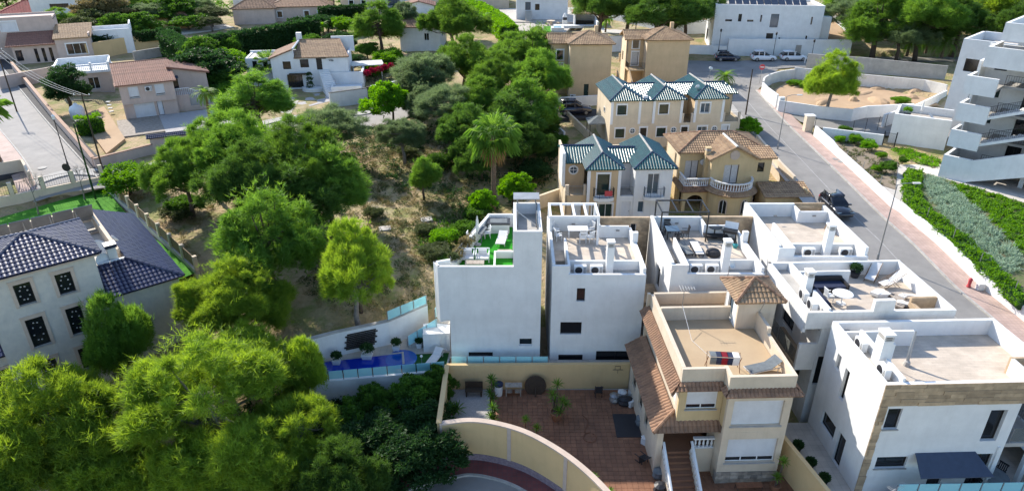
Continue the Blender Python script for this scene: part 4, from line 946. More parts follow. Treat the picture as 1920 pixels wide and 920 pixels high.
# ================================================================ THE TWO VILLAS BY THE STREET (fifth, sixth)
t = thing('villa', 'pale villa with cluttered roof terrace, folding chairs and balcony facing the beige house', 'villa', (17.45, 34.24, 1.2), 2); b0 = 1.2; z = lambda q: q-b0
fl = z(7.5); tp = z(8.5)
wall(t, (0, 0), (8.95, 0), z(7.35), tp, 'white_old', [], .22)
wall(t, (1.1, .05), (8.9, .05), -1.5, z(7.348), 'white_old', [(.55, 1.1, z(6.0), z(7.0), 'dark', {'sill': 'concrete'}), (.2, .85, z(3.2), z(5.3), 'dark', {}), (3, 5, z(5.2), z(6.4), 'dark', {})], .22)
wall(t, (0, 6.4), (0, .22), z(7.0), tp, 'white', [], .2)
wall(t, (1.1, 6.4), (1.1, .27), -1.5, z(6.998), 'white_old', [(1.2, 3.0, z(4.75), z(6.8), 'dark', {'n': 2}), (3.6, 5, z(2), z(3.6), 'dark', {})], .2)
wall(t, (9.0, .22), (9.0, 6.4), -1.5, tp-.02, 'white', [(2, 3.4, z(4.8), z(6.2), 'dark', {})], .2)
wall(t, (9.0, 6.4), (0, 6.4), -1.5, tp, 'white', [], .2)
wall(t, (0, 6.38), (1.1, 6.38), z(4.0), z(6.998), 'white_old', [], .2)
MB().box(.2, 1.32, .24, 6.18, z(7.2), z(8.0)).build('plant_ledge', 'concrete', t)
MB().box(1.32, 8.8, .22, 6.2, fl-.3, fl).build('terrace_floor', 'tilefloor', t)
for bx in ((1.32, 1.47, .222, 2.4), (1.32, 1.47, 3.6, 6.18)): MB().box(*bx, z(6.9), tp+.12).build('parapet', 'white', t)
MB().box(1.472, 4.9, 4.85, 5.0, fl+.003, tp+.05).build('parapet', 'white', t)
MB().box(3.9, 5.1, -.03, .26, tp+.002, tp+.75).build('chimney_stub', 'white_old', t)
MB().box(7.2, 8.8, 1.6, 1.8, z(6.0), fl+.9).build('stair_wall', 'tanstone', t); MB().box(7.2, 7.38, .22, 1.6, z(6.0), fl+.6).build('stair_wall', 'tanstone', t)
chimney(t, 1.0, 1.45, 2.75, 3.3, z(6.9), z(9.7))
MB().box(-.02, 1.1, .3, 4.6, z(4.3), z(4.5)).build('balcony_floor', 'tanstone', t); MB().box(-.02, 1.1, .1, .3, z(4.3), z(6.2)).build('balcony_wall', 'white_old', t)
glass_rail(t, [(.05, 4.5, z(4.5)), (.05, .35, z(4.5))], 1.0, 1.4, 'rail_smoke')
MB().box(8.9, 12.4, 1.2, 6.0, z(2.2), z(3.0)).build('front_terrace', 'tilefloor', t)
wm = Matrix.Translation((17.45, 34.24, 0)) @ Matrix.Rotation(R(2), 4, 'Z')
W5 = lambda x, y, q: tuple(wm @ Vector((x, y, q)))
ac_unit(W5(.75, 2.3, 8.0), -90, 'white air conditioner near the chimney of the cluttered terrace'); ac_unit(W5(.75, 1.1, 8.0), -90, 'white air conditioner at the corner of the cluttered terrace roof')
deckchair(W5(6.9, 5.6, 7.5), -40, 'white folding deck chair standing in the parapet shade'); deckchair(W5(7.6, 4.6, 7.5), -75, 'white folding deck chair opened out in the sun')
potted_plant(W5(5.9, 5.9, 7.5), 'dark potted palm against the white back parapet', .38, 'plastic_dark', 'leaf_dark', .4, False)
so = thing('sofa', 'dark rattan sofa with blue cushions behind the low roof wall', 'sofa', W5(3.2, 4.2, 7.5), 2); MB().box(-1.1, 1.1, -.45, .4, .0, .38).build('base', 'rattan_dark', so); MB().box(-1.1, 1.1, .402, .58, 0, .8).build('backrest', 'rattan_dark', so); MB().box(-1.02, 1.02, -.42, .38, .382, .5).build('cushion', 'fabric_navy', so)
for s_ in (-1, 1): MB().box(s_*1.16-.07, s_*1.16+.07, -.45, .58, 0, .62).build('armrest', 'rattan_dark', so)
so = thing('sofa', 'dark corner sofa section along the roof ledge in shade', 'sofa', W5(1.95, 2.9, 7.5), 92); MB().box(-1.2, 1.2, -.4, .3, .0, .36).build('base', 'rattan_dark', so); MB().box(-1.2, 1.2, .302, .45, 0, .75).build('backrest', 'rattan_dark', so); MB().box(-1.1, 1.1, -.38, .28, .362, .46).build('cushion', 'fabric_navy', so)
tb = thing('round_table', 'round white plastic table on the cluttered roof terrace', 'table', W5(3.4, 2.6, 7.5)); MB().lathe((0, 0, .7), [(.6, 0), (.62, .02), (.6, .04)], 22).build('table_top', 'plastic_white', tb); MB().lathe((0, 0, 0), [(.3, 0), (.3, .03), (.05, .06), (.05, .7)], 12).build('pedestal', 'plastic_white', tb)
chair(W5(2.7, 2.9, 7.5), 100, 'plastic_white', 'white plastic chair beside the round white table'); 
rnd = random.Random(4)
for i in range(14):
    x, y = rnd.uniform(5.6, 8.2), rnd.uniform(1.5, 3.6); o = MB().cbox((0, 0, .1), (rnd.uniform(.3, .9), rnd.uniform(.25, .6), rnd.uniform(.06, .25)), rnd.uniform(0, 3), rnd.uniform(-.2, .2)).build('rubble_panel', ['plastic_white', 'fabric_white', 'metal_pale', 'wood_pale', 'plastic_dark'][i % 5], loc=W5(x, y, 7.5+.05*(i % 3)))
    tag(o, ['discarded white plastic panel', 'crumpled pale cloth', 'bent pale metal sheet', 'broken pale board', 'black plastic scrap'][i % 5]+' in the junk heap on the villa roof', 'junk', 'junk heap on the roof terrace')
# ---------------- sixth villa
t = thing('villa', 'white villa with tan stone frieze and slanting antenna mast on its empty roof', 'villa', (18.9, 27.75, 1.0), 2); z = lambda q: q-1.0; fl = z(7.3); tp = z(8.3)
front = [(.55, 1.3, z(5.4), z(6.75), 'dark', {'sill': 'concrete'}), (6.05, 6.95, z(4.4), z(6.5), 'dark', {'rec': .2}), (.75, 2.45, z(2.65), z(3.45), 'dark', {'sill': 'concrete'}), (3.95, 4.75, z(.95), z(3.2), 'dark', {}), (6.1, 7.1, z(.95), z(3.5), 'dark', {'n': 2})]
wall(t, (.0, 0), (7.55, 0), -1.5, z(6.9), 'white', front, .22)
wall(t, (0, -.0), (9.6, 0), z(6.902), tp, 'white', [], .22)
slab_cladding(t, (-.0, -.02), (9.62, -.02), z(6.95), tp+.02, 'tanstone', 1.2, .24, 9, .05); slab_cladding(t, (0, -.02), (.42, -.02), -.5, z(6.94), 'tanstone', .5, .24, 12, .05)
wall(t, (0, 5.9), (0, .222), -1.5, tp, 'white', [(1.3, 1.75, z(6.0), z(7.0), 'open', {}), (2.35, 2.85, z(4.7), z(6.75), 'dark', {'rec': .18}), (1.3, 2.9, z(1.9), z(2.9), 'dark', {}), (3.3, 4.1, z(.9), z(3.0), 'dark', {})], .22)
MB().box(.15, .22, 4.05, 4.7, z(5.9), z(7.05)).build('window_recess', 'concrete', t)
wall(t, (9.6, 5.9), (0.222, 5.9), -1.5, tp, 'white', [], .2); wall(t, (9.6, .222), (9.6, 5.7), z(6.902), tp, 'white', [], .2); wall(t, (7.55, .222), (7.55, 5.7), -1.5, z(6.9), 'white', [(.8, 3.4, z(4.2), z(6.3), 'dark', {'n': 2}), (.8, 3.4, z(1.0), z(3.2), 'dark', {'n': 2})], .2)
MB().box(7.552, 9.8, .0, 5.7, z(3.95), z(4.2)).build('balcony_floor', 'concrete', t); glass_rail(t, [(7.75, .05, z(4.2)), (9.75, .05, z(4.2)), (9.75, 5.6, z(4.2))], 1.0, 1.0, 'rail_smoke')
MB().box(9.35, 9.6, .25, .5, -1, z(6.9)).build('pillar', 'white', t); MB().box(7.2, 7.32, -.1, -.003, -.5, z(4.0)).build('drainpipe', 'plastic_white', t)
MB().box(1.1, 9.4, .222, 5.68, fl-.3, fl).build('terrace_floor', 'tilefloor', t); MB().box(.22, .98, .222, 5.68, fl-.3, z(7.85)).build('plant_ledge', 'tilegrey', t)
for bx in ((.98, 1.12, .224, 1.9), (.98, 1.12, 3.0, 4.7)): MB().box(*bx, fl-.62, tp+.2).build('parapet', 'white', t)
MB().box(.98, 4.2, 4.72, 4.87, fl-.4, tp).build('parapet', 'white', t); MB().box(.22, .98, 4.75, 4.9, fl-.4, tp-.03).build('parapet', 'white', t)
MB().box(7.9, 8.05, .224, 1.95, fl+.003, tp+.0).build('parapet', 'white', t); MB().box(7.9, 9.38, 1.952, 2.1, fl+.003, tp+.01).build('parapet', 'tanstone', t)
chimney(t, .72, 1.25, 2.05, 2.75, fl-.42, z(9.9)); MB().box(1.252, 1.5, 2.2, 2.6, fl+.002, z(9.2)).build('flue_box', 'white', t)
W6m = Matrix.Translation((18.9, 27.75, 0)) @ Matrix.Rotation(R(2), 4, 'Z'); W6 = lambda x, y, q: tuple(W6m @ Vector((x, y, q)))
ac_unit(W6(.6, 1.3, 7.85), -88, 'white air conditioner in front of the chimney behind the stone frieze'); ac_unit(W6(.6, 3.7, 7.85), -88, 'white air conditioner behind the chimney of the stone frieze villa')
mp_ = thing('pipe_mast', 'slanting weathered metal mast with concrete foot on the empty roof', 'mast', W6(2.95, 2.9, 7.3)); MB().lathe((0, 0, 0), [(.2, 0), (.15, .25), (.1, .3)], 10).build('foot', 'concrete', mp_); MB().tube([(0, 0, .2), (.12, .25, 1.1), (.3, .5, 1.9)], [.09, .07, .05], 8).build('mast', 'metal_grey', mp_)
satellite_dish(W6(1.65, 3.2, 8.0), 20, 'small pale dish behind the chimney of the stone frieze villa', .3, .6)
aw = thing('awning', 'dark blue flat canopy over the patio doors', 'awning', W6(2.75, -.02, 3.15), 2); MB().add([(0, 0, .55), (3.3, 0, .55), (3.55, -1.35, .1), (-.35, -1.35, .1), (0, 0, .5), (3.3, 0, .5), (3.55, -1.35, .04), (-.35, -1.35, .04)], [(0,1,2,3),(7,6,5,4),(0,4,5,1),(1,5,6,2),(2,6,7,3),(3,7,4,0)]).build('canopy', 'awning', aw)
for x in (.3, 3.0): MB().tube([(x, -.01, .1), (x, -1.1, .12)], .02, 5).build('bracket', 'metal_grey', aw)
struct(MB().box(19.0, 40, 22, 27.7, .4, .88).build('patio', 'tilegrey')); pad([(16.6, 20), (40, 20), (40, 34), (16.6, 34)], .3)
gr = thing('glass_balustrade', 'turquoise glass balustrade at the edge of the white patio', 'balustrade', (20.3, 26.5, .88)); MB().box(0, 9, -.12, .12, -.6, .75).build('plinth_wall', 'white', gr); glass_rail(gr, [(0, 0, .75), (9, .2, .75)], 1.15, 1.15)
an = antenna((20.1, 26.3, .9), 30, 'white rooftop style aerial standing at the patio balustrade', 1.9, 1.1, 9)
pt = thing('covered_parasol_table', 'dark round covered table on the side patio', 'table', (26.8, 28.3, .88)); MB().lathe((0, 0, .72), [(.75, 0), (.78, .03), (.3, .12)], 16).build('table_top', 'fabric_grey', pt); MB().tube([(0, 0, 0), (0, 0, .72)], .06, 8).build('pedestal', 'metal_black', pt)
for x, y, rz in ((26.0, 28.0, 100), (27.6, 28.9, -60), (27.3, 27.4, -150)): chair((x, y, .88), rz, 'rattan_dark', 'dark chair at the covered round table on the side patio', 'dark patio chairs')
struct(MB().box(26.6, 40, 27.702, 33.4, .4, .87).build('patio', 'tilegrey'))
# ochre boundary wall between the beige house and the sixth villa
w = MB(); ribbon_wall([(15.75, 31.2), (16.4, 28.2), (17.6, 22.5)], .25, -.6, 2.3, w); o = w.build('boundary_wall', 'sand_wall'); tag(o, 'ochre boundary wall beside the sixth villa passage', 'wall')
struct(MB().prism([(16.0, 31.0), (16.6, 28.2), (18.9, 22.0), (18.95, 27.7), (18.7, 33.5), (16.3, 33.5)], .3, .85).build('passage', 'tilegrey'))
for x, y in ((17.2, 29.6), (17.5, 28.4), (17.0, 31.0)): potted_plant((x, y, .85), 'dark potted shrub in the narrow passage behind the ochre wall', .28, 'plastic_dark', 'leaf_dark', .3, False, 'passage pots')
# ================================================================ BEIGE HOUSE WITH TERRACOTTA TERRACE, ITS YARD
BX, BY = 9.27, 30.11; bmx = Matrix.Translation((BX, BY, 0)) @ Matrix.Rotation(R(2), 4, 'Z'); BW = lambda x, y, q: tuple(bmx @ Vector((x, y, q)))
t = thing('house', 'beige two storey house with brown tile eaves, roller shutters and flat roof terrace', 'house', (BX, BY, 0), 2); RF = 'roof_brown'
# main walls; front left bay (y=0) and projecting right bay (y=-.8)
wall(t, (0, 0), (2.45, 0), 3.9, 6.35, 'yellow', [(.42, 2.15, 4.75, 5.95, 'shut', {'n': 2, 'shut': .78, 'sill': 'concrete', 'rec': .08, 'glass': 'glass_dark'})], .22)
wall(t, (2.45, -.8), (6.0, -.8), .75, 6.4, 'beige_pale', [(.35, 3.15, 4.15, 5.9, 'shut', {'shut': .99, 'rec': .16, 'sill': 'concrete'}), (.4, 3.25, 1.45, 3.2, 'shut', {'n': 3, 'shut': .82, 'rec': .16, 'sill': 'concrete'})], .24)
slab_cladding(t, (2.45, -.8), (6.0, -.8), .8, 6.2, 'beige_pale', 1.1, .42, 21, .012, 'wall_tile', holes=[(.3, 3.2, 4.1, 5.95), (.35, 3.3, 1.4, 3.25)])
slab_cladding(t, (2.45, -.82), (6.02, -.82), -.2, .78, 'rubble', .42, .24, 5, .07, 'rubble_plinth'); MB().box(2.45, 6.0, -.8, -.4, -.6, .748).build('plinth', 'concrete', t)
wall(t, (2.45, -.02), (2.45, -.56), 3.9, 6.35, 'yellow', [], .24); wall(t, (2.45, 1.4), (2.45, -.56), -.6, 3.4, 'beige_pale', [], .24)
wall(t, (6.0, -.56), (6.0, 8.2), -.6, 6.4, 'beige_pale', [(2, 3.4, 4.3, 5.5, 'shut', {'shut': .7})], .24)
wall(t, (0, 8.2), (0, .22), 3.2, 7.5, 'beige_pale', [(2.2, 3.1, 4.6, 5.7, 'shut', {'shut': .5}), (4.6, 5.6, 4.6, 5.7, 'win', {'n': 2}), (6.7, 7.6, 4.5, 6.1, 'shut', {'shut': 1.0})], .22)
wall(t, (-.95, 7.9), (-.95, .0), -.6, 3.3, 'beige_pale', [(1.0, 2.0, 1.2, 2.6, 'dark', {}), (3.0, 4.0, 1.2, 2.6, 'dark', {}), (4.8, 5.6, 1.2, 2.6, 'dark', {})], .22)
wall(t, (6.0, 8.2), (-.2, 8.2), -.6, 7.5, 'beige_pale', [], .2); wall(t, (-.2, 7.9), (-.95, 7.9), -.6, 3.3, 'beige_pale', [], .2)
# porch under the bay
MB().box(-.73, 2.2, .9, 7.8, -.6, 1.55).build('ground_slab', 'terracotta', t); wall(t, (-.7, 1.9), (2.2, 1.9), 1.55, 3.4, 'beige_pale', [(.5, 1.4, 1.56, 3.3, 'door', {'door': 'door_white'})], .2)
MB().box(-.93, -.6, .003, .33, -.6, 3.3).build('porch_pillar', 'beige_pale', t); MB().box(-1.0, 2.45, -.02, .24, 3.3, 3.55).build('porch_lintel', 'beige_pale', t)
MB().box(-.7, 2.6, .26, 8.1, 3.5, 3.9).build('floor_slab', 'beige_pale', t)
wall(t, (1.25, .05), (2.44, .05), -.6, 1.75, 'beige_pale', [], .25); balustrade(t, [(1.25, .17), (2.44, .17)], 1.76, .75)
MB().box(-.6, 1.25, .1, .9, -.6, 1.55).build('porch_floor', 'terracotta', t)
for k in range(9): MB().box(-.35, 1.05, -.1-k*.3, .19-k*.3, -.5, 1.38-k*.165).build('step', 'terracotta', t)
for x in (-.5, 1.15):
    mb = MB(); ribbon_wall([(x, .15), (x, -2.8)], .18, -.6, lambda a, b: 1.6+(b-.15)*.55, mb); o = mb.build('stair_wall', 'beige_pale', t)
    mb = MB()
    for k in range(11): y = .0-k*.27; zz = 1.62+(y-.15)*.55; mb.lathe((x, y, zz), [(.05, 0), (.08, .2), (.045, .4), (.06, .6)], 6)
    mb.tube([(x, .15, 2.25), (x, -2.8, 2.25-2.95*.55)], .085, 6); mb.build('stair_balustrade', 'frame_white', t)
# lower tiled roof skirt: front and left side
tiles(t, [(-1.35, -.45, 3.45), (2.5, -.45, 3.45), (2.5, .45, 4.25), (-.1, .45, 4.25)], RF); tiles(t, [(-1.35, 8.2, 3.45), (-1.35, -.45, 3.45), (-.02, .45, 4.25), (-.02, 8.2, 4.25)], RF); ridge(t, [(-1.35, -.45, 3.52), (-.02, .45, 4.32)], RF)
# upper cornice of tiles
for a in ([(-.35, -.42, 6.32), (2.3, -.42, 6.32), (2.3, .0, 6.62), (-.05, .0, 6.62)], [(2.15, -1.15, 6.4), (6.35, -1.15, 6.4), (6.0, -.72, 6.7), (2.5, -.72, 6.7)], [(2.15, -.3, 6.4), (2.15, -1.15, 6.4), (2.5, -.72, 6.7), (2.5, -.3, 6.7)],
          [(-.55, 8.2, 6.1), (-.55, -.42, 6.1), (-.01, .0, 6.6), (-.01, 8.2, 6.6)], [(6.35, -1.15, 6.4), (6.35, 8.2, 6.4), (6.0, 8.2, 6.7), (6.0, -.72, 6.7)]): tiles(t, a, RF, per=.22, course=.28)
# terrace
MB().prism([(.22, .22), (2.4, .22), (2.62, -.55), (5.76, -.55), (5.76, 8.0), (.22, 8.0)], 6.4, 6.7).build('terrace_floor', 'terrace_tan', t)
for (a, b) in (((0, 0), (2.35, 0)), ((2.35, -.78), (6.0, -.78))): wall(t, a, b, 6.45, 7.5, 'beige_pale', [], .2, 'parapet')
MB().box(2.352, 2.56, -.58, .3, 6.5, 7.48).build('parapet', 'beige_pale', t); MB().box(5.8, 6.0, -.58, 3.2, 6.42, 7.5).build('parapet', 'beige_pale', t); MB().box(5.8, 6.0, 3.2, 8.0, 6.42, 7.9).build('parapet', 'beige_pale', t)
MB().box(.22, 4.6, 6.1, 6.3, 6.4, 7.6).build('parapet', 'beige_pale', t)
# stair turret with hipped tiles
wall(t, (4.6, 5.0), (6.9, 5.0), 5.9, 8.75, 'beige_pale', [], .2, 'turret_wall'); wall(t, (4.6, 7.2), (4.6, 5.2), 6.4, 8.75, 'white', [(.5, 1.4, 6.72, 8.5, 'door', {'door': 'glass_blue'})], .2, 'turret_wall'); wall(t, (6.9, 5.2), (6.9, 7.2), 3.5, 8.75, 'beige_pale', [(.7, 1.4, 7.2, 8.2, 'dark', {})], .2, 'turret_wall'); wall(t, (6.9, 7.2), (4.6, 7.2), 5.9, 8.75, 'beige_pale', [], .2, 'turret_wall')
MB().box(6.02, 6.9, 5.2, 7.2, -.5, 6.0).build('turret_base', 'beige_pale', t)
hip_roof(t, 4.25, 7.3, 4.6, 7.65, 8.75, .85, 'roof_tan', 'roof_brown', axis='y')
# on the terrace
lo = lounger(BW(4.75, .75, 6.7), -72, 'grey mesh sun lounger with raised back on the beige roof terrace', 'fabric_grey', 'metal_pale', .55, 2.0, .75)
rk = thing('drying_rack', 'folding drying rack with dark laundry on the beige roof terrace', 'drying rack', BW(2.55, 1.0, 6.7), -5); 
for x in (-.9, .9): f = MB(); f.tube([(x, -.3, 0), (x, .25, 1.0)], .02, 5); f.tube([(x, .3, 0), (x, -.25, 1.0)], .02, 5); f.build('leg', 'rust', rk)
f = MB()
for k in range(6): f.tube([(-.9, -.28+k*.11, .98), (.9, -.28+k*.11, .98)], .008, 4)
f.build('line', 'metal_pale', rk); rnd = random.Random(2)
for i, (x, w_, m_) in enumerate(((-.62, .34, 'fabric_grey'), (-.3, .3, 'fabric_navy'), (0, .36, 'bougain'), (.3, .3, 'fabric_navy'), (.62, .36, 'fabric_white'))): c = MB(); c.cbox((x, -.26, .72), (w_, .02, .5), rx=.1); c.cbox((x, 0, 1.0), (w_, .5, .02)); c.build('laundry', m_, rk)
antenna(BW(1.55, 6.2, 7.55), 0, 'thin aerial on a pole at the back parapet of the beige terrace', 1.5, .9, 6)
antenna(BW(5.9, 5.0, 7.8), 90, 'toppled lattice aerial leaning on the stair turret', 1.2, 1.3, 8, -.5)
satellite_dish(BW(4.6, 7.4, 9.0), 30, 'white globe dish with spiky aerial behind the turret roof', .24, .9)
lp = MB(); lp.tube([BW(1.5, 6.0, 7.8), BW(1.6, 3.8, 6.75), BW(2.4, 1.6, 6.73)], .012, 4); o = lp.build('cable', 'plastic_white'); tag(o, 'thin pale cable lying across the beige terrace', 'cable')
# ---------------- yard: tiles, gravel, walls
def tile_field(name, poly, z, s, m, gap=.02, seed=3, rot=0):
    """individual floor tiles with recessed joints, joined (each a few pixels)"""
    rnd = random.Random(seed); xs = [p[0] for p in poly]; ys = [p[1] for p in poly]; gx = np.arange(min(xs), max(xs), s); gy = np.arange(min(ys), max(ys), s); Xg, Yg = np.meshgrid(gx, gy); Xg, Yg = Xg+s/2, Yg+s/2; keep = inpoly(Xg, Yg, poly); mb = MB(); h = s/2-gap/2
    for x, y in zip(Xg[keep], Yg[keep]): d = rnd.uniform(0, .006); mb.add([(x-h, y-h, z+d), (x+h, y-h, z+d), (x+h, y+h, z+d), (x-h, y+h, z+d), (x-h-.008, y-h-.008, z-.02), (x+h+.008, y-h-.008, z-.02), (x+h+.008, y+h+.008, z-.02), (x-h-.008, y+h+.008, z-.02)], [(0,1,2,3),(4,5,1,0),(5,6,2,1),(6,7,3,2),(7,4,0,3)])
    o = mb.build(name, m); o['kind'] = 'structure'; return o
def inpoly(X, Y, poly):
    c = np.zeros(X.shape, bool); n = len(poly)
    for i in range(n):
        (x1, y1), (x2, y2) = poly[i], poly[(i+1) % n]
        if y1 == y2: continue
        c ^= ((y1 > Y) != (y2 > Y)) & (X < (x2-x1)*(Y-y1)/(y2-y1)+x1)
    return c
ypoly = [(-4.2, 37.85), (8.7, 38.0), (15.8, 31.2), (17.4, 22.2), (6.6, 22)]+offset_line(WALLC, .15)[::-1]
struct(MB().add([(*p, -.03) for p in ypoly], [tuple(range(len(ypoly)))]).build('yard_bed', 'concrete')); pad([(8.5, 38), (16, 31), (17.5, 20), (6, 20)], -.2)
tile_field('yard_floor', [(-1.15, 37.85)]+ypoly[1:-len(WALLC)]+offset_line(WALLC, .2)[::-1][:-14]+[(-1.15, 32.4)], .0, .33, 'terracotta')
struct(MB().add([(-4.2, 37.85, .01), (-1.2, 37.85, .01), (-1.2, 32.4, .01), (-4.2, 32.3, .01)], [(0,1,2,3)]).build('gravel_bed', 'gravel'))
yw = MB(); ribbon_wall([(-4.45, 38.02), (9.0, 38.2)], .25, -.8, 2.0, yw); o = yw.build('yard_wall', 'sand_wall'); tag(o, 'straight ochre yard wall below the white villas', 'wall')
yw = MB(); ribbon_wall([(-4.42, 32.15), (-4.42, 37.9)], .24, -1.4, 2.0, yw); ribbon_wall([(-4.42, 32.1), (-4.42, 37.92)], .32, 2.002, 2.08, yw); o = yw.build('yard_wall', 'sand_wall'); tag(o, 'short ochre side wall between the yard and the thicket', 'wall')
cw = thing('curved_wall', 'curved ochre wall with purple stone skirting around the cul-de-sac', 'wall', (WALLC[0][0], WALLC[0][1], -1.2)); rel = [(p[0]-WALLC[0][0], p[1]-WALLC[0][1]) for p in WALLC]
ribbon_wall(rel, .28, -.3, 3.1).build('wall', 'sand_wall', cw); ribbon_wall(rel, .36, 3.102, 3.2).build('coping', 'trimstone', cw); ribbon_wall(offset_line(rel, -.15), .05, -.2, .62).build('stone_skirting', 'purplestone', cw)
for i in (0, 19, 34, 50): a, b = rel[i], rel[i+1]; ribbon_wall(offset_line([a, (a[0]+(b[0]-a[0])*1.0, a[1]+(b[1]-a[1])*1.0)], -.15), .06, .6, 3.1).build('pilaster_band', 'trimstone', cw)
# yard clutter
yucca('yucca', 'tall many-headed yucca in the middle of the terracotta yard', 2.9, 34.8, .02, [(0, .2, 2.6), (.35, -.1, 1.5), (-.3, .1, 1.9), (.1, -.35, .9), (-.15, .4, 1.2), (.6, .3, .9)], .55, pot=.42)
for i, (x, y, h, lab) in enumerate(((-1.35, 36.2, 2.1, 'slim dark yucca column beside the gravel bed'), (-1.25, 34.4, 1.3, 'shorter yucca beside the gravel bed edge'))): yucca('yucca', lab, x, y, .02, [(0, 0, h), (.12, .1, h*.75), (-.12, -.1, h*.5), (.1, -.15, h*.3)], .5, 'leaf_mid')
for x, y in ((-3.6, 33.2), (-3.9, 35.2)): yucca('agave', 'spiky green agave growing in the gravel bed by the side wall', x, y, .02, [(0, 0, .35), (.3, .2, .3), (-.3, .1, .4)], .75, 'leaf_bright' if y < 34 else 'leaf_mid', group='agaves in the gravel bed')
for i, (x, y, h) in enumerate(((.75, 33.2, 1.3), (1.0, 32.1, .6), (1.45, 32.9, .9), (1.95, 31.5, .7), (4.6, 29.2, .5), (5.4, 28.1, .5), (6.3, 26.8, .5), (6.9, 26.0, .6), (2.3, 31.2, .4))): yucca('yucca', 'small yucca planted along the inside of the curved wall', x+.1, y, .02, [(0, 0, h)], .42, 'palm_green', group='yuccas along the curved wall')
tb = thing('round_table', 'round wooden table tipped on its edge against the ochre wall', 'table', (1.6, 37.5, .6)); d = MB().lathe((0, 0, 0), [(.72, -.03), (.75, 0), (.72, .03)], 24, 'Y').build('table_top', 'wood_dark', tb); d.rotation_euler = (R(-15), 0, 0); MB().tube([(0, -.05, -.1), (0, -.5, -.55)], .05, 6).build('pedestal', 'wood_dark', tb)
tl = table((-.0+.1, 37.3, .0), 0, 1.15, .5, 'wood_pale', 'weathered wooden potting bench at the ochre wall', .85, 'potting_bench'); 
for x in (-.3, .3): MB().box(x-.2, x+.2, -.2, .2, .3, .34).build('shelf', 'wood_pale', tl)
for nm, lab, x, y, m_, cat in (('plastic_drum', 'blue lidded plastic bin against the ochre wall', -1.05+.6, 37.4, 'fabric_navy', 'bin'),):
    o = thing(nm, lab, cat, (-1.9+1.0, 37.3, 0)); MB().lathe((0, 0, 0), [(.24, 0), (.28, .8)], 12).build('body', 'plastic_white', o); MB().lathe((0, 0, .802), [(.3, 0), (.3, .16), (.1, .2)], 12).build('lid', 'fabric_navy', o)
o = thing('bench', 'dark wooden bench in the gravel bed corner', 'bench', (-2.6, 37.2, .02)); MB().box(-.6, .6, -.2, .25, .42, .48).build('seat', 'wood_dark', o); MB().box(-.6, .6, .26, .32, .42, .95).build('backrest', 'wood_dark', o)
for x in (-.5, .5): MB().box(x-.04, x+.04, -.18, .3, 0, .418).build('leg', 'wood_dark', o)
chair((5.9, 37.2, 0), 180, 'plastic_dark', 'black garden chair by the far end of the ochre wall')
rnd = random.Random(8)
for i, (x, y, m_, lab, cat) in enumerate(((6.9, 36.6, 'metal_grey', 'grey sack', 'sack'), (7.5, 37.1, 'fabric_white', 'pale bundle', 'bundle'), (8.0, 36.2, 'plastic_white', 'white crate', 'crate'), (7.6, 36.3, 'plastic_dark', 'dark bag', 'bag'), (8.3, 37.2, 'concrete', 'grey bundle', 'bundle'), (8.35, 32.6, 'plastic_white', 'white jerrycan', 'can'), (8.55, 33.6, 'metal_pale', 'bent metal tray', 'tray'), (8.3, 34.3, 'fabric_grey', 'grey cloth heap', 'cloth'), (8.6, 29.8, 'fabric_grey', 'blue grey tarpaulin heap', 'tarpaulin'), (8.4, 28.6, 'plastic_dark', 'black bag heap', 'bag'))):
    c = [(rnd.uniform(-.12, .12), rnd.uniform(-.12, .12), .1+.14*k) for k in range(3)]; mb = MB()
    if cat in ('crate', 'tray', 'can'): mb.cbox((0, 0, .2), (.45, .35, .4), rnd.random()); mb.cbox((0, 0, .42), (.48, .38, .04), rnd.random()*.1)
    else: mb.lathe((0, 0, 0), [(.3, 0), (.36, .15), (.28, .33), (.34, .42), (.12, .52)], 9)
    o = mb.build(cat.replace(' ', '_'), m_, loc=(x, y, 0), rz=rnd.uniform(0, 90)); o.scale = (1+rnd.uniform(-.1, .5), 1, 1+rnd.uniform(-.2, .5)); tag(o, lab+[' leaning near the far yard corner', ' at the foot of the beige house'][y < 35], cat)
st = chair((7.6, 31.3, 0), 30, 'plastic_dark', 'black folding stool lying in the yard by the house'); st.rotation_euler = (R(80), 0, R(30)); st.location.z = .25
o = MB().box(6.6, 8.3, 33.1, 35.3, .012, .03).build('rubber_mat', 'plastic_dark'); tag(o, 'black rubber mat laid on the terracotta tiles', 'mat')
hs = [(4.6+.25*math.sin(k*.35)+.02*k, 35.2-k*.13, .03) for k in range(14)]+[(4.9+.42*math.cos(k*.42+1.5), 33.05+.42*math.sin(k*.42+1.5), .04) for k in range(15)]
o = MB().tube(hs, .022, 5).build('garden_hose', 'rust'); tag(o, 'looped brown hose lying on the terracotta yard', 'hose')
hp = MB(); hp.tube([(0, 0, 0), (.7, 0, 0)], .02, 5); hp.tube([(.15, 0, 0), (.15, 0, .3), (.5, 0, .3), (.5, 0, 0)], .02, 5); hp.tube([(.35, 0, -.3), (.35, 0, 0)], .012, 4); o = hp.build('wall_bracket', 'metal_black', loc=(6.9, 38.03, 1.55)); tag(o, 'black metal bracket hanging on the ochre wall', 'bracket')
bn = thing('metal_bench', 'rusty metal bench frame at the stone plinth', 'bench', BW(4.2, -1.5, 0), 2)
for x in (-.7, .7): MB().tube([(x, -.2, 0), (x, -.2, .42), (x, .2, .42), (x, .2, 0)], .02, 5).build('leg', 'metal_black', bn)
MB().box(-.75, .75, -.2, .2, .42, .45).build('seat', 'rust', bn)
yucca('yucca', 'potted two-headed yucca at the corner of the stone plinth', BW(5.75, -1.5, 0)[0], BW(5.75, -1.5, 0)[1], .0, [(0, 0, .9), (.25, .2, 1.9)], .45, pot=.28)
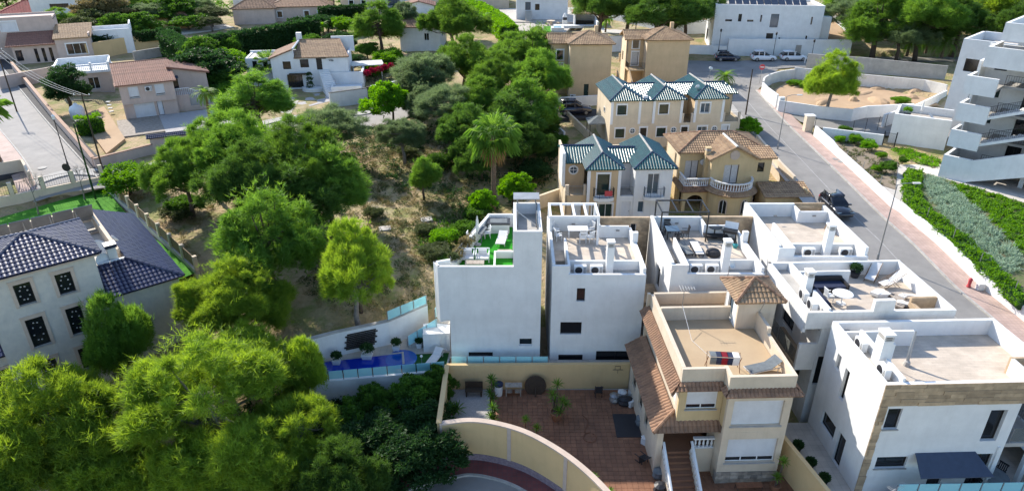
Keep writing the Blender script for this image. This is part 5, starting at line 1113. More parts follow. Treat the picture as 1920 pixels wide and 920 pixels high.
for i in range(2): mb = MB().lathe((0, 0, 0), [(.28, 0), (.32, .5), (.34, .55), (.3, .6)], 12); o = mb.build('refuse_bin', 'plastic_dark', loc=BW(6.9, .6+i*1.2, 0)); tag(o, 'black bin standing between the beige house and ochre wall', 'bin', 'bins beside the beige house')
# ---------------- pool garden of the first villa
struct(MB().prism([(-15.5, 36.65), (-4.55, 38.2), (-4.4, 39.45), (-4.2, 41), (-4.0, 44.3), (-6.4, 43.0), (-15.5, 38.35)], .5, 1.4).build('pool_deck', 'tilegrey'))
mat('pool_step_blue', (.01, .09, .42), .05, .1, 1, spec=.7)
pw = thing('swimming_pool', 'deep blue swimming pool with curved steps behind glass panels', 'pool', (-13.1, 37.7, 1.4), 11); MB().box(.0, 5.6, .05, 1.35, -.1, .03).build('water', 'pool_water', pw); MB().box(-.15, 5.75, 1.352, 1.5, -.1, .06).build('coping', 'concrete', pw); MB().box(5.6, 5.75, .05, 1.35, -.1, .06).build('coping', 'concrete', pw); MB().box(-.15, 0, .05, 1.35, -.1, .06).build('coping', 'concrete', pw)
for k in range(3): MB().lathe((5.55, .7, .032+.004*k), [(1.1-.3*k, 0), (1.1-.3*k, .003)], 24).build('pool_step', 'pool_step_blue', pw)
rw = thing('retaining_wall', 'white retaining wall with capped glass panels in front of the pool', 'wall', (-15.4, 36.5, .0)); ribbon_wall([(0, .1), (10.9, 1.7)], .25, -1.6, 1.42).build('wall', 'white', rw); glass_rail(rw, [(0.2, .13, 1.42), (10.8, 1.68, 1.42)], .72, 1.0, post='metal_black')
bw = thing('garden_wall', 'tall white garden wall with dark slatted screen behind the pool', 'wall', (-15.5, 38.35, 1.4)); ribbon_wall([(0, 0), (3.1, 1.6), (6.6, 3.0), (9.2, 4.8)], .25, -1.0, lambda x, y: 1.9+max(0, x-6.4)*.12).build('wall', 'white', bw); ribbon_wall([(0, 0), (3.1, 1.6), (6.6, 3.0), (9.2, 4.8)], .33, lambda x, y: 1.902+max(0, x-6.4)*.12, lambda x, y: 1.97+max(0, x-6.4)*.12).build('coping', 'concrete', bw)
sc_ = MB()
for k in range(9): sc_.cbox((4.7+.02*k, 1.98+.02*k, .45+.14*k), (2.3-.25*abs(k % 3-1), .05, .1), rz=math.atan2(1.4, 3.5))
sc_.build('slatted_screen', 'frame_dark', bw); glass_rail(bw, [(6.6, 3.0, 1.95), (9.2, 4.8, 2.2)], .8, 1.1)
for x, y, r_ in ((-12.2, 38.95, .35), (-10.2, 39.65, .48), (-8.3, 40.6, .33), (-6.7, 40.9, .25)): potted_plant((x, y, 1.4), 'clipped round bush in a white square pot along the pool wall', r_, 'plastic_white', 'leaf_dark', .38, group='potted bushes by the pool')
struct(MB().prism([(-7.1, 38.02), (-4.6, 38.25), (-4.5, 40.2), (-6.9, 40.0)], 1.401, 1.43).build('turf', 'turf_dark')); lounger((-5.4, 39.2, 1.43), -20, 'white sun lounger on the dark turf beside the villa', 'fabric_white', 'plastic_white', .5, 1.7, .65)
lg = thing('garden_lamp', 'small white garden lamp post on the pool turf', 'lamp', (-6.2, 38.4, 1.43)); MB().tube([(0, 0, 0), (0, 0, .9)], .025, 6).build('post', 'metal_grey', lg); MB().lathe((0, 0, .9), [(.05, 0), (.1, .06), (.08, .14), (.02, .18)], 10).build('lamp_head', 'plastic_white', lg)
ss = thing('garden_steps', 'white garden steps with glass rail climbing beside the villa', 'steps', (-6.6, 41.0, 1.4), 12)
for k in range(7): MB().box(-.9+k*.3, -.6+k*.3, 0, 1.0, 0, .17*(k+1)).build('step', 'concrete', ss)
glass_rail(ss, [(-.9, .02, .1), (1.2, .02, 1.3)], .9, .8)
lb = thing('pool_house', 'low white garden store with louvre door below the villa', 'garden store', (-6.3, 40.3, 1.4), 5); wall(lb, (0, 0), (1.9, 0), 0, 1.5, 'white', [(1.2, 1.65, .1, 1.3, 'win', {'n': 1})], .15); MB().box(0, 1.9, .15, 1.4, 0, 1.5).build('body', 'white', lb)
struct(MB().prism([(-5.6, 41.8), (-4.1, 41.5), (-2.2, 48.2), (-3.8, 48.6)], 1.2, 2.95).build('side_terrace', 'tilegrey')); 
gg = thing('glass_fence', 'glass fence along the outer edge of the side terrace', 'fence', (-5.6, 42.2, 2.95)); glass_rail(gg, [(0, 0, 0), (1.75, 6.2, 0)], .9, 1.25)
for i, (x, y) in enumerate(((-4.6, 43.5), (-4.0, 45.2), (-3.5, 46.8))): potted_plant((x, y, 2.95), 'white pot with leafy plant on the narrow side terrace', .28, 'plastic_white', 'leaf_mid', .35, group='pots on the side terrace', seed=i)
gb = thing('glass_balustrade', 'frosted turquoise glass balustrade above the ochre yard wall', 'balustrade', (-4.3, 38.45, 1.4)); MB().box(0, 6.9, 0, .2, -1, .12).build('kerb_wall', 'white', gb); glass_rail(gb, [(.1, .1, .12), (6.8, .1, .12)], .75, 1.05)
struct(MB().prism([(-4.3, 38.6), (9.2, 38.7), (9.2, 39.45), (-4.3, 39.45)], .2, 1.35).build('pavement', 'tilegrey'))
# ================================================================ TOWNHOUSES WITH GREEN GLAZED ROOFS
GR = 'roof_green'
def quoin(par, x, y0, z0, z1, w=.3): MB().box(x, x+w, y0-.045, y0+.02, z0, z1).build('corner_band', 'whitepaint', par)
# ---- front pair (beige half and white half)
t = thing('townhouse', 'paired townhouse, beige half and white half, with green glazed tile roofs', 'house', (7.39, 62.5, 1.4), 2.5); z = lambda q: q-1.4; E = z(7.1)
tw = {'trim': 'whitepaint'}
wall(t, (0, 0), (3.25, 0), -2, E, 'beige', [(.95, 2.15, z(4.35), z(6.55), 'dark', {**tw, 'glass': 'glass_green'}), (.6, 2.6, z(1.9), z(3.4), 'win', {**tw, 'n': 3, 'glass': 'glass_green'})], .22); quoin(t, -.03, 0, -1, E); quoin(t, 2.98, 0, -1, E)
wall(t, (4.67, 0), (8.36, 0), -2, E, 'white', [(1.25, 2.4, z(4.35), z(6.5), 'win', {'n': 2, 'glass': 'glass_blue'}), (.5, 1.1, z(2.4), z(3.6), 'win', {'glass': 'glass_blue'})], .22)
wall(t, (3.25, 2.2), (4.67, 2.2), -2, E-.1, 'white', [], .2); wall(t, (3.25, .22), (3.25, 2.2), -2, E, 'white', [], .2); wall(t, (4.67, 2.2), (4.67, .22), -2, E, 'white', [], .2)
wall(t, (3.26, .05), (4.66, .05), -2, z(4.2), 'white', [(.25, 1.2, z(1.5), z(3.6), 'door', {'door': 'door_white', 'fr': 'frame_white'})], .2); MB().box(3.26, 4.66, .25, 2.2, z(4.0), z(4.2)).build('balcony_floor', 'concrete', t)
railing(t, [(3.4, .12, z(4.2)), (4.55, .12, z(4.2))], .95, 'metal_grey')
wall(t, (-2.1, 2.4), (0, 2.4), -2, E-.1, 'beige', [], .2); wall(t, (-2.1, 7.4), (-2.1, .4), -2, z(4.6), 'cream', [], .2); wall(t, (-2.1, 7.4), (-2.1, 2.4), z(4.602), E+.6, 'cream', [], .2)
wall(t, (-2.1, .4), (0, .4), -2, z(4.2), 'beige', [(.7, 1.7, z(1.5), z(3.5), 'door', {'door': 'door_white'})], .2); MB().box(-1.9, 0, .6, 2.4, z(4.0), z(4.2)).build('balcony_floor', 'beige', t); MB().box(-2.1, -1.75, .38, .62, z(4.202), z(5.3)).build('pier', 'beige_pale', t); MB().box(-.3, -.03, .38, .62, z(4.202), z(5.3)).build('pier', 'beige_pale', t)
railing(t, [(-1.75, .5, z(4.2)), (-.3, .5, z(4.2))], .95, 'metal_grey'); porthole(t, (-1.1, 2.4, z(6.15)), 0, .36)
wall(t, (8.36, .22), (8.36, 7.4), -2, E, 'white', [(2, 3, z(4.5), z(5.8), 'dark', {})], .2); wall(t, (8.36, 7.4), (-2.1, 7.4), -2, E, 'cream', [], .2)
for x0, m_, rm_, cl in ((.65, 'whitepaint', 'metal_black', 'beige'), (5.65, 'white', 'glass_blue', 'white')):
    p = [(x0, -.0), (x0, -.45), (x0+.5, -.7), (x0+1.5, -.7), (x0+1.95, -.45), (x0+1.95, 0)]; MB().prism(p, z(3.9), z(4.25)).build('balcony_slab', m_, t); railing(t, [(q[0], q[1]*.95, z(4.25)) for q in p], .95, rm_)
MB().cbox((2.0, -.72, z(4.8)), (.75, .03, .55)).build('beach_towel', 'fabric_red', t)['label'] = 'red and white towel hung over the balcony rail'
RP = 'concrete'
for x0, x1 in ((-.3, 3.55), (4.4, 8.7)):
    xc = (x0+x1)/2; A, B = (xc, 1.75, E+1.0), (xc, 7.6, E+1.0); tiles(t, [(x0, -.3, E), (x1, -.3, E), A], GR, step=.014, amp=.07, per=.28); tiles(t, [(x0, 7.6, E), (x0, -.3, E), A, B], GR, step=.014, amp=.07, per=.28); tiles(t, [(x1, -.3, E), (x1, 7.6, E), B, A], GR, step=.014, amp=.07, per=.28)
    ridge(t, [(*A[:2], A[2]+.05), (*B[:2], B[2]+.05)], RP); ridge(t, [(x0, -.3, E+.04), (*A[:2], A[2]+.04)], 'roof_blue', .08); ridge(t, [(x1, -.3, E+.04), (*A[:2], A[2]+.04)], 'roof_blue', .08)
    MB().poly([(x0, 7.58, E), (x1, 7.58, E), (xc, 7.58, E+1.0)]).build('gable', 'cream', t)
tiles(t, [(-2.2, 2.0, E-.1), (1.2, 2.0, E-.1), (1.2, 4.6, E+.85), (-2.2, 4.6, E+.85)], GR, step=.014, amp=.07, per=.28); ridge(t, [(-2.2, 4.6, E+.9), (1.2, 4.6, E+.9)], 'roof_blue'); tiles(t, [(1.2, 7.4, E), (-2.2, 7.4, E), (-2.2, 4.6, E+.85), (1.2, 4.6, E+.85)], GR, step=.014, amp=.07, per=.28)
tiles(t, [(2.6, 2.0, E-.1), (5.4, 2.0, E-.1), (5.4, 4.3, E+.7), (2.6, 4.3, E+.7)], GR, step=.014, amp=.07, per=.28); ridge(t, [(2.6, 4.3, E+.75), (5.4, 4.3, E+.75)], 'roof_blue')
MB().box(-2.3, -2.0, 1.9, 4.5, z(4.6), E+.95).build('parapet', 'white', t)
# ---- row of three behind
t = thing('townhouse_row', 'row of three cream townhouses with green glazed hipped roofs', 'house', (11.67, 79.1, 4.0), 5); z = lambda q: q-4.0; E = z(9.5); U = 5.05
ops = []; quo = []
for i in range(3):
    x = i*U; g = ['glass_green', 'glass_green', 'glass_blue'][i]
    wall(t, (x, 0), (x+3.6, 0), z(6.6), E, 'cream', [(.75, 1.85, z(7.75)-0, z(8.9), 'dark' if i < 2 else 'win', {**tw, 'glass': g, 'n': 1+(i == 2)})], .22)
    for q in (x-.02, x+3.32): quoin(t, q, 0, z(6.6), E, .3)
    ops += [(x+.7, x+1.8, z(4.95), z(6.05), 'dark' if i < 2 else 'win', {**tw, 'glass': g, 'n': 1+(i == 2)}), (x+3.7, x+4.5, z(4.7), z(6.1), 'door', {**tw, 'door': 'door_dark' if i < 2 else 'door_white'})]
    porthole(t, (x+2.75, 0, z(5.75)), 0, .28)
    if i: wall(t, (x, 2.6), (x, .22), z(6.6), E, 'beige', [], .2)
    wall(t, (x+3.6, .22), (x+3.6, 2.6), z(6.6), E, 'cream', [], .2)
    if i == 0: wall(t, (x+3.6, .06), (x+U, .06), z(6.6), E-.1, 'cream', [], .2); MB().box(x+3.9, x+4.4, .3, .8, E-.1, E+.35).build('chimney', 'whitepaint', t); tiles(t, [(x+3.55, -.1, E-.1), (x+U+.05, -.1, E-.1), (x+U+.05, .7, E+.1), (x+3.55, .7, E+.1)], GR, step=.014, amp=.07, per=.28)
    else:
        wall(t, (x+3.6, 2.6), (x+U+(.55 if i == 2 else 0), 2.6), z(6.6), E-.1, 'beige', [], .2); MB().box(x+3.62, x+U-.02+(.8 if i == 2 else 0), .24, 2.6, z(6.4), z(6.6)).build('balcony_floor', 'beige', t)
        for q in (x+3.61, x+U-.3+(.8 if i == 2 else 0)): MB().box(q, q+.26, .0, .23, z(6.602), z(7.75)).build('pier', 'beige_pale', t)
        railing(t, [(x+3.9, .1, z(6.6)), (x+U-.3+(.8 if i == 2 else 0), .1, z(6.6))], 1.0, 'metal_black')
wall(t, (0, 0), (3*U+.8, 0), -2, z(6.598), 'cream', ops, .22)
wall(t, (0, 8), (0, .22), -2, E, 'cream', [], .2); wall(t, (3*U+.8, .22), (3*U+.8, 8), -2, z(6.598), 'cream', [], .2); wall(t, (3*U+.55, 2.6), (3*U+.55, 8), z(6.6), E, 'cream', [], .2); wall(t, (3*U+.55, 8), (0, 8), -2, E, 'cream', [], .2)
for i in range(3):
    x0, x1 = i*U-.3, i*U+3.95; xc = (x0+x1)/2; A, B = (xc, 1.9, E+1.05), (xc, 8.2, E+1.05)
    tiles(t, [(x0, -.35, E), (x1, -.35, E), A], GR, step=.014, amp=.07, per=.28); tiles(t, [(x0, 8.2, E), (x0, -.35, E), A, B], GR, step=.014, amp=.07, per=.28); tiles(t, [(x1, -.35, E), (x1, 8.2, E), B, A], GR, step=.014, amp=.07, per=.28)
    ridge(t, [(*A[:2], A[2]+.05), (*B[:2], B[2]+.05)], RP); ridge(t, [(x0, -.35, E+.04), (*A[:2], A[2]+.04)], 'roof_blue', .08); ridge(t, [(x1, -.35, E+.04), (*A[:2], A[2]+.04)], 'roof_blue', .08); MB().poly([(x0, 8.18, E), (x1, 8.18, E), (xc, 8.18, E+1.05)]).build('gable', 'cream', t)
    a, b = (i*U+2.6, (i+1)*U+1.3) if i < 2 else (i*U+2.6, i*U+6.1)
    tiles(t, [(a, 2.2, E-.05), (b, 2.2, E-.05), (b-(1 if i == 2 else 0), 4.7, E+.8), (a, 4.7, E+.8)], GR, step=.014, amp=.07, per=.28); ridge(t, [(a, 4.7, E+.85), (b-(1 if i == 2 else 0), 4.7, E+.85)], 'roof_blue', .09)
    if i == 2: tiles(t, [(b, 2.2, E-.05), (b, 7.6, E-.05), (b-1, 4.7, E+.8)], GR, step=.014, amp=.07, per=.28)
    tiles(t, [(b, 8.0, E-.05), (a, 8.0, E-.05), (a, 4.7, E+.8), (b-(1 if i == 2 else 0), 4.7, E+.8)], GR, step=.014, amp=.07, per=.28)
satellite_dish((22.3, 81.6, 9.9), 200, 'grey dish on the end bay of the cream townhouse row', .3, .5); satellite_dish((24.8, 86.2, 10.2), 150, 'small dish on a mast behind the green roofs', .25, 1.4)
ac_unit((11.5, 82.5, 7.2), -85, 'white air conditioner on the side wall of the cream townhouse row')
# ---- yellow house with the round balcony
t = thing('house', 'yellow house with semicircular balustraded balcony, arched porch and tan tile roofs', 'house', (20.1, 65.1, 1.4), 3); z = lambda q: q-1.4; E = z(7.3); YW = 'yellow'; RT = 'roof_tan'
wall(t, (0, 0), (4.5, 0), z(4.4), E, YW, [(1.35, 2.85, z(4.5), z(6.55), 'dark', {'n': 2, 'glass': 'curtain', 'fr': 'frame_dark'})], .25)
wall(t, (4.5, .1), (6.2, .1), -2, E-.05, YW, [(.3, 1.0, z(5.7), z(6.7), 'dark', {}), (.3, 1.1, z(2.4), z(3.7), 'dark', {})], .25)
wall(t, (4.48, .0), (4.5, .25), -2, z(4.398), YW, [], .2); wall(t, (-.0, .02), (.3, .02), -2, z(4.398), YW, [], .25)
wall(t, (6.2, .35), (6.2, 7.5), -2, E, YW, [(1, 2, z(4.6), z(5.9), 'dark', {})], .25); wall(t, (6.2, 7.5), (-2.6, 7.5), -2, E, YW, [], .25); wall(t, (-2.6, 7.5), (-2.6, 2.45), z(4.2), E, 'cream', [(3.4, 4.0, z(5.3), z(6.6), 'win', {})], .25); wall(t, (-2.6, 7.5), (-2.6, .05), -2, z(4.198), YW, [(5.6, 7.0, -.5, z(3.6), 'open', {})], .25)
wall(t, (-2.6, 2.2), (0, 2.2), z(4.2), E, YW, [(.6, 2.0, z(4.3), z(6.3), 'dark', {'n': 2, 'glass': 'curtain'})], .25); wall(t, (0, 2.2), (0, .25), z(4.2), E, YW, [], .25)
MB().poly([(-.02, .02, E), (4.52, .02, E), (2.25, .02, E+1.15)]).build('gable', YW, t); mb = MB(); mb.lathe((2.25, .0, E+.28), [(.42, -.05), (.5, -.05), (.5, .01)], 20, 'Y'); mb.build('gable_medallion', 'trimstone', t)
# semicircular bay with arched windows and balcony
def arc(cx, cy, r, a0, a1, n): return [(cx+r*math.cos(R(a0+(a1-a0)*i/n)), cy+r*math.sin(R(a0+(a1-a0)*i/n))) for i in range(n+1)]
cx, cy, rr = 2.2, .0, 2.15; ar = arc(cx, cy, rr, 180, 360, 20); wd = MB(); ribbon_wall(ar, .25, -2, z(4.1), wd); wd.build('bay_wall', YW, t)
MB().prism(arc(cx, cy, rr-.1, 180, 360, 20), z(3.9), z(4.35)).build('balcony_floor', 'terracotta', t)
for a in (238, 292, 345):
    c = (cx+(rr+.13)*math.cos(R(a)), cy+(rr+.13)*math.sin(R(a))); g = MB(); g.add([(-.32, 0, 0), (.32, 0, 0), (.32, 0, 1.1)]+[(.32*math.cos(R(q)), 0, 1.1+.32*math.sin(R(q))) for q in range(20, 180, 20)]+[(-.32, 0, 1.1)], [tuple(range(12))])
    w_ = g.build('arched_window', 'glass_dark', t, loc=(c[0], c[1], z(2.1)), rz=a+90); f = MB(); pts = [(-.38, -.02, -.05), (-.38, -.02, 1.1)]+[(.38*math.cos(R(q)), -.02, 1.1+.38*math.sin(R(q))) for q in range(180, -1, -20)]+[(.38, -.02, -.05)]; f.tube(pts, .06, 5); f.build('surround', 'trimstone', w_); MB().box(-.02, .02, -.03, -.005, 0, 1.4).build('glazing_bar', 'frame_white', w_)
for i in range(12):
    a0, a1 = 180+15*i, 195+15*i; p = lambda a, r_, q: (cx+r_*math.cos(R(a)), cy+r_*math.sin(R(a)), q); tiles(t, [p(a0, rr+.5, z(4.05)), p(a1, rr+.5, z(4.05)), p(a1, rr-.02, z(4.45)), p(a0, rr-.02, z(4.45))], RT, per=.2, course=.3)
balustrade(t, arc(cx, cy, rr-.05, 180, 360, 12), z(4.42), .85, gap=.22)
# porch with balcony on the left
MB().box(-2.6, .0, .0, 2.2, z(3.95), z(4.2)).build('balcony_floor', 'terracotta', t); tiles(t, [(-2.95, -.45, z(3.85)), (.3, -.45, z(3.85)), (.3, .1, z(4.25)), (-2.6, .1, z(4.25))], 'roof_brown', per=.2, course=.28); tiles(t, [(-2.95, 3.2, z(3.85)), (-2.95, -.45, z(3.85)), (-2.6, .1, z(4.25)), (-2.6, 3.2, z(4.25))], RT, per=.2, course=.28)
balustrade(t, [(-2.45, 2.2), (-2.45, .2), (0, .2)], z(4.25), .85)
A_p = [(-2.6, -2)]+[(-2.6, z(3.9)), (.0, z(3.9)), (0, -2), (-.35, -2)]+[(-1.3+.95*math.cos(R(q)), z(2.4)+.95*math.sin(R(q))) for q in range(0, 181, 15)]+[(-2.25, -2)]
pf = MB(); n_ = len(A_p); pf.add([(x, .0, q) for x, q in A_p]+[(x, .25, q) for x, q in A_p], [tuple(range(n_)), tuple(range(n_, 2*n_))[::-1]]+[(i, (i+1) % n_, n_+(i+1) % n_, n_+i) for i in range(n_)]); pf.build('porch_arch', YW, t)
MB().box(-2.35, -.02, 2.5, 2.7, -2, z(3.94)).build('porch_back_wall', 'wood_dark', t)
# roofs
xc = 2.25; A, B = (xc, -.35, E+1.2), (xc, 4.0, E+1.2); tiles(t, [(-.35, 4.0, E-.15), (-.35, -.35, E-.15), A, B], RT); tiles(t, [(4.85, -.35, E-.15), (4.85, 4.0, E-.15), B, A], RT); ridge(t, [(A[0], A[1], A[2]+.05), (B[0], B[1], B[2]+.05)], 'metal_pale', .12)
for s_ in ((-.35, -.33), (4.85, -.33)): ridge(t, [(s_[0], s_[1], E-.1), (xc, -.33, E+1.22)], RT, .09)
hip_roof(t, -3.0, 6.6, 1.7, 7.9, E-.02, 1.25, RT, 'roof_brown')
tiles(t, [(4.4, -.25, E-.05), (6.6, -.25, E-.05), (6.6, 2.2, E+.4), (4.4, 2.2, E+.4)], RT); chimney(t, -.35, .15, 1.0, 1.5, z(4.25), E+.75, YW)
MB().lathe((-.25, 1.9, z(6.2)), [(.3, 0), (.3, .1)], 14, 'Y').build('wall_fan', 'plastic_white', t)
g = thing('garage', 'low yellow garage with tan tile roof between the yellow house and the street', 'garage', (25.3, 62.9, 1.6), 2); wall(g, (0, 0), (4.3, 0), -1.5, 2.5, YW, [], .2); wall(g, (4.3, .2), (4.3, 2.8), -1.5, 2.9, YW, [], .2); wall(g, (4.3, 2.8), (0, 2.8), -1.5, 2.9, YW, [], .2); wall(g, (0, 2.8), (0, .2), -1.5, 2.5, YW, [], .2); tiles(g, [(-.25, -.3, 2.45), (4.6, -.3, 2.45), (4.6, 2.4, 3.05), (-.25, 2.4, 3.05)], RT)
# ---- two tall beige houses behind
def block_house(loc, rz, label, W=6.0, D=6.5, zb=4.0, E=12.3, wing=True, door=True):
    t = thing('house', label, 'house', (*loc, zb), rz); e = E-zb; m_ = 'beige'
    wall(t, (0, 0), (W, 0), -2, e, m_, [(2.2, 2.9, .1, 2.2, 'door', {'door': 'glass_green', 'fr': 'frame_dark'})] if door else [], .25); wall(t, (W, .25), (W, D), -2, e, m_, [(2, 3, 5.4, 6.6, 'win', {'n': 2})], .25); wall(t, (W, D), (-2.6, D), -2, e, m_, [], .25)
    wall(t, (0, 2.4), (0, .25), -2, e, 'cream', [], .25); wall(t, (-2.6, 2.4), (0, 2.4), -2, e-.3, m_, [(.9, 1.9, 2.7, 4.7, 'dark', {'trim': 'whitepaint', 'glass': 'curtain'}), (.9, 1.9, 5.2, 6.6, 'win', {'trim': 'whitepaint'})], .25); wall(t, (-2.6, D), (-2.6, 2.4), -2, e-.3, 'cream', [(1, 2, 3, 4.4, 'win', {})], .25)
    MB().box(-2.6, -.0, .3, 2.4, 2.3, 2.5).build('balcony_floor', m_, t); railing(t, [(-2.5, 2.3, 2.5), (-2.5, .4, 2.5), (-.1, .4, 2.5)], .95)
    hip_roof(t, -.4, W+.4, -.4, D+.4, e, 1.3, 'roof_tan', 'roof_tan'); tiles(t, [(-3.0, 2.0, e-.3), (1.5, 2.0, e-.3), (1.5, 4.4, e+.7), (-3.0, 4.4, e+.7)], 'roof_tan'); tiles(t, [(1.5, D+.4, e-.3), (-3.0, D+.4, e-.3), (-3.0, 4.4, e+.7), (1.5, 4.4, e+.7)], 'roof_tan'); ridge(t, [(-3.0, 4.4, e+.75), (1.5, 4.4, e+.75)], 'roof_tan')
    MB().box(W*.66, W*.66+.5, D*.6, D*.6+.5, e+.5, e+1.9).build('chimney', m_, t); return t
block_house((8.3, 99.5), 2, 'tall plain beige house with tan roof partly hidden by pines', zb=4.4, E=12.3)
block_house((20.1, 104.0), 2, 'tall plain beige house with tan roof beside the outside stair', W=6.4, zb=5.2, E=12.1, door=False)
sw = thing('outside_stair', 'brick red outside stair with beige side walls between two beige houses', 'stair', (16.2, 98.6, 4.2), 2)
for k in range(10): MB().box(0, 1.6, k*.32, (k+1)*.32, 0, .2*(k+1)).build('step', 'terracotta', sw)
for x in (-.2, 1.6): ribbon_wall([(x+.1, 0), (x+.1, 6)], .2, -1, lambda a, b: 1.2+b*.42).build('side_wall', 'beige', sw)
ac_unit((8.9, 99.2, 4.5), 0, 'white air conditioner at the foot of the tall beige house')
# ---- gazebo, walls near the dark off-roader
gz_ = thing('gazebo', 'small grey fabric gazebo beside the cream townhouses', 'gazebo', (9.6, 81.5, 4.0), 4)
for x in (0, 2.4):
    for y in (0, 2.2): MB().box(x-.04, x+.04, y-.04, y+.04, 0, 2.1).build('post', 'metal_black', gz_)
MB().add([(-.2, -.2, 2.05), (2.6, -.2, 2.05), (2.6, 2.4, 2.05), (-.2, 2.4, 2.05), (1.2, 1.1, 2.75), (-.2, -.2, 1.9), (2.6, -.2, 1.9), (2.6, 2.4, 1.9), (-.2, 2.4, 1.9)], [(0,1,4),(1,2,4),(2,3,4),(3,0,4),(5,6,1,0),(6,7,2,1),(7,8,3,2),(8,5,0,3)]).build('canopy', 'fabric_grey', gz_)
def wall_thing(name, label, pts, th, z0, z1, m, cap=None):
    t = thing(name, label, 'wall', (*pts[0], 0)); rel = [(p[0]-pts[0][0], p[1]-pts[0][1]) for p in pts]; ox, oy = pts[0]
    f0 = (lambda x, y: z0(x+ox, y+oy)) if callable(z0) else z0; f1 = (lambda x, y: z1(x+ox, y+oy)) if callable(z1) else z1
    ribbon_wall(rel, th, f0, f1).build('wall', m, t)
    if cap: g1 = f1 if callable(f1) else (lambda x, y: f1); ribbon_wall(rel, th+.1, lambda x, y: g1(x, y)+.002, lambda x, y: g1(x, y)+.07).build('coping', cap, t)
    return t
wall_thing('garden_wall', 'white garden wall behind the parked dark off-roader', [P2(1030,196,5), P2(1125,190,5)], .25, 2.5, 5.9, 'white')
wall_thing('garden_wall', 'cream stepped wall below the grey gazebo', [P2(1062,212,4.6), P2(1100,248,4.2), P2(1122,275,3.6)], .25, 1.5, lambda x, y: 4.9-(90-y)*.05, 'cream')
wall_thing('garden_wall', 'long white wall sloping down behind the palm towards the townhouse', [P2(1030,225,4.4), P2(1058,262,3.6)], .25, 1.5, 4.6, 'white_old')
wall_thing('garden_wall', 'curved tan wall with white render left of the paired townhouse', [P2(962,395,3.2), P2(1000,372,3.2), P2(1048,352,3.4)], .3, .5, 3.3, 'cream')
wall_thing('garden_wall', 'beige wall along the street beside the yellow house', [(29.2, 78.5), (29.0, 70), (29.1, 66)], .25, 1.5, lambda x, y: zR(y)+.9, 'beige_pale')
wall_thing('garden_wall', 'beige end wall by the street next to the cream townhouses', [(27.9, 104), (28.6, 92), (28.9, 83)], .25, 2.5, lambda x, y: zR(y)+.85, 'cream')
# ================================================================ WALLS ALONG THE STREET, PLOT AND FLATS
sidef = [(x+.12, y) for x, y in side]
pts = [p for p in sidef if 26 < p[1] < 81.5]
ws = wall_thing('street_wall', 'long white retaining wall stepping down along the pink pavement', subdiv(pts[::-1], 1.5), .25, lambda x, y: zR(y)-.5, lambda x, y: max(zR(y)+1.05, GZ(x, y)+.12)+(.25 if y > 74 else 0), 'white')
for i, y in enumerate(np.arange(32, 76, 4.0)):
    x = float(np.interp(y, [p[1] for p in sidef], [p[0] for p in sidef])); o = MB().tube([(0, 0, 0), (0, 0, 1.25)], .03, 5).build('fence_post', 'metal_grey', loc=(x+.3, y, GZ(x, y))); tag(o, 'thin grey fence post on the garden side of the long white wall', 'post', 'posts along the white wall')
hy = MB().lathe((0, 0, 0), [(.16, 0), (.16, .1), (.12, .12), (.13, .6), (.17, .62), (.1, .75), (.03, .8)], 10); o = hy.build('hydrant', 'fabric_red', loc=(PR(1822,540)[0]-.3, PR(1822,540)[1], zR(PR(1822,540)[1])+.13)); tag(o, 'red hydrant on the pink pavement against the white wall', 'hydrant')
o = MB().box(-.25, .25, -.18, .18, 0, .55).build('utility_box', 'plastic_white', loc=(PR(1828,545)[0]+.3, PR(1828,545)[1], zR(PR(1828,545)[1])+.13)); tag(o, 'white utility box next to the red hydrant', 'box')
rdw = catmull([(44.2, 107.8), (41.8, 106.6), (39.8, 104.9), (37.8, 102.4), (36.6, 99.6)], 5)
wall_thing('plot_wall', 'white rounded wall curving around the street corner of the sandy plot', rdw, .25, 4.5, 7.0, 'white_old')
wall_thing('plot_wall', 'white wall of the sandy plot along the pink pavement', [(36.5, 99.3), (36.2, 96.5), (36.2, 92.2)], .25, 4.3, 6.9, 'white')
o = MB().box(-.35, .35, -.3, .3, -.6, 1.9).build('gate_pier', 'white', loc=(36.3, 91.0, 5.0)); tag(o, 'white gate pier at the entrance of the sandy plot', 'pier')
wall_thing('plot_wall', 'low white wall between the sandy plot and the car park', [(35.9, 90.6), (40.4, 87.4), (43.7, 86.1), (46.3, 87.7), (53.0, 88.9)], .25, 4.3, 6.55, 'white')
wall_thing('plot_wall', 'white wall with piers along the back of the sandy plot', [(44.2, 107.9), (52.0, 103.2), (59.9, 99.3), (61.4, 96.2)], .25, 4.8, 7.3, 'white_old')
wall_thing('plot_wall', 'white wall climbing from the car park to the flats', [(46.5, 83.5), (53.5, 88.7), (61.4, 96.0)], .25, 4.3, 6.6, 'white')
wall_thing('block_wall', 'grey block wall along the lane above the sandy plot', [(48.5, 114.0), (56, 111), (66, 104.5)], .25, 5.0, 8.2, 'concrete')
tb_ = thing('side_building', 'blank white side building with small roof terrace joined to the flats', 'building', (44.6, 78.0, 3.5), -32); wall(tb_, (0, 0), (5.8, 0), -1, 4.75, 'white', [], .3); wall(tb_, (0, 5.5), (0, .3), -1, 4.75, 'white', [], .3); MB().box(.3, 5.8, .3, 5.5, 3.6, 3.9).build('roof_terrace', 'tilegrey', tb_); wall(tb_, (5.8, 5.5), (0, 5.5), -1, 4.75, 'white', [], .3)
closed_parasol((48.0, 78.6, 7.4), 'folded white parasol on the small terrace beside the flats', 2.2); potted_plant((47.1, 79.8, 7.4), 'leafy pot plant on the small terrace beside the flats', .5, 'plastic_dark', 'leaf_bright', .4, False); lounger((49.3, 77.6, 7.4), 40, 'pale lounger next to the folded parasol by the flats')
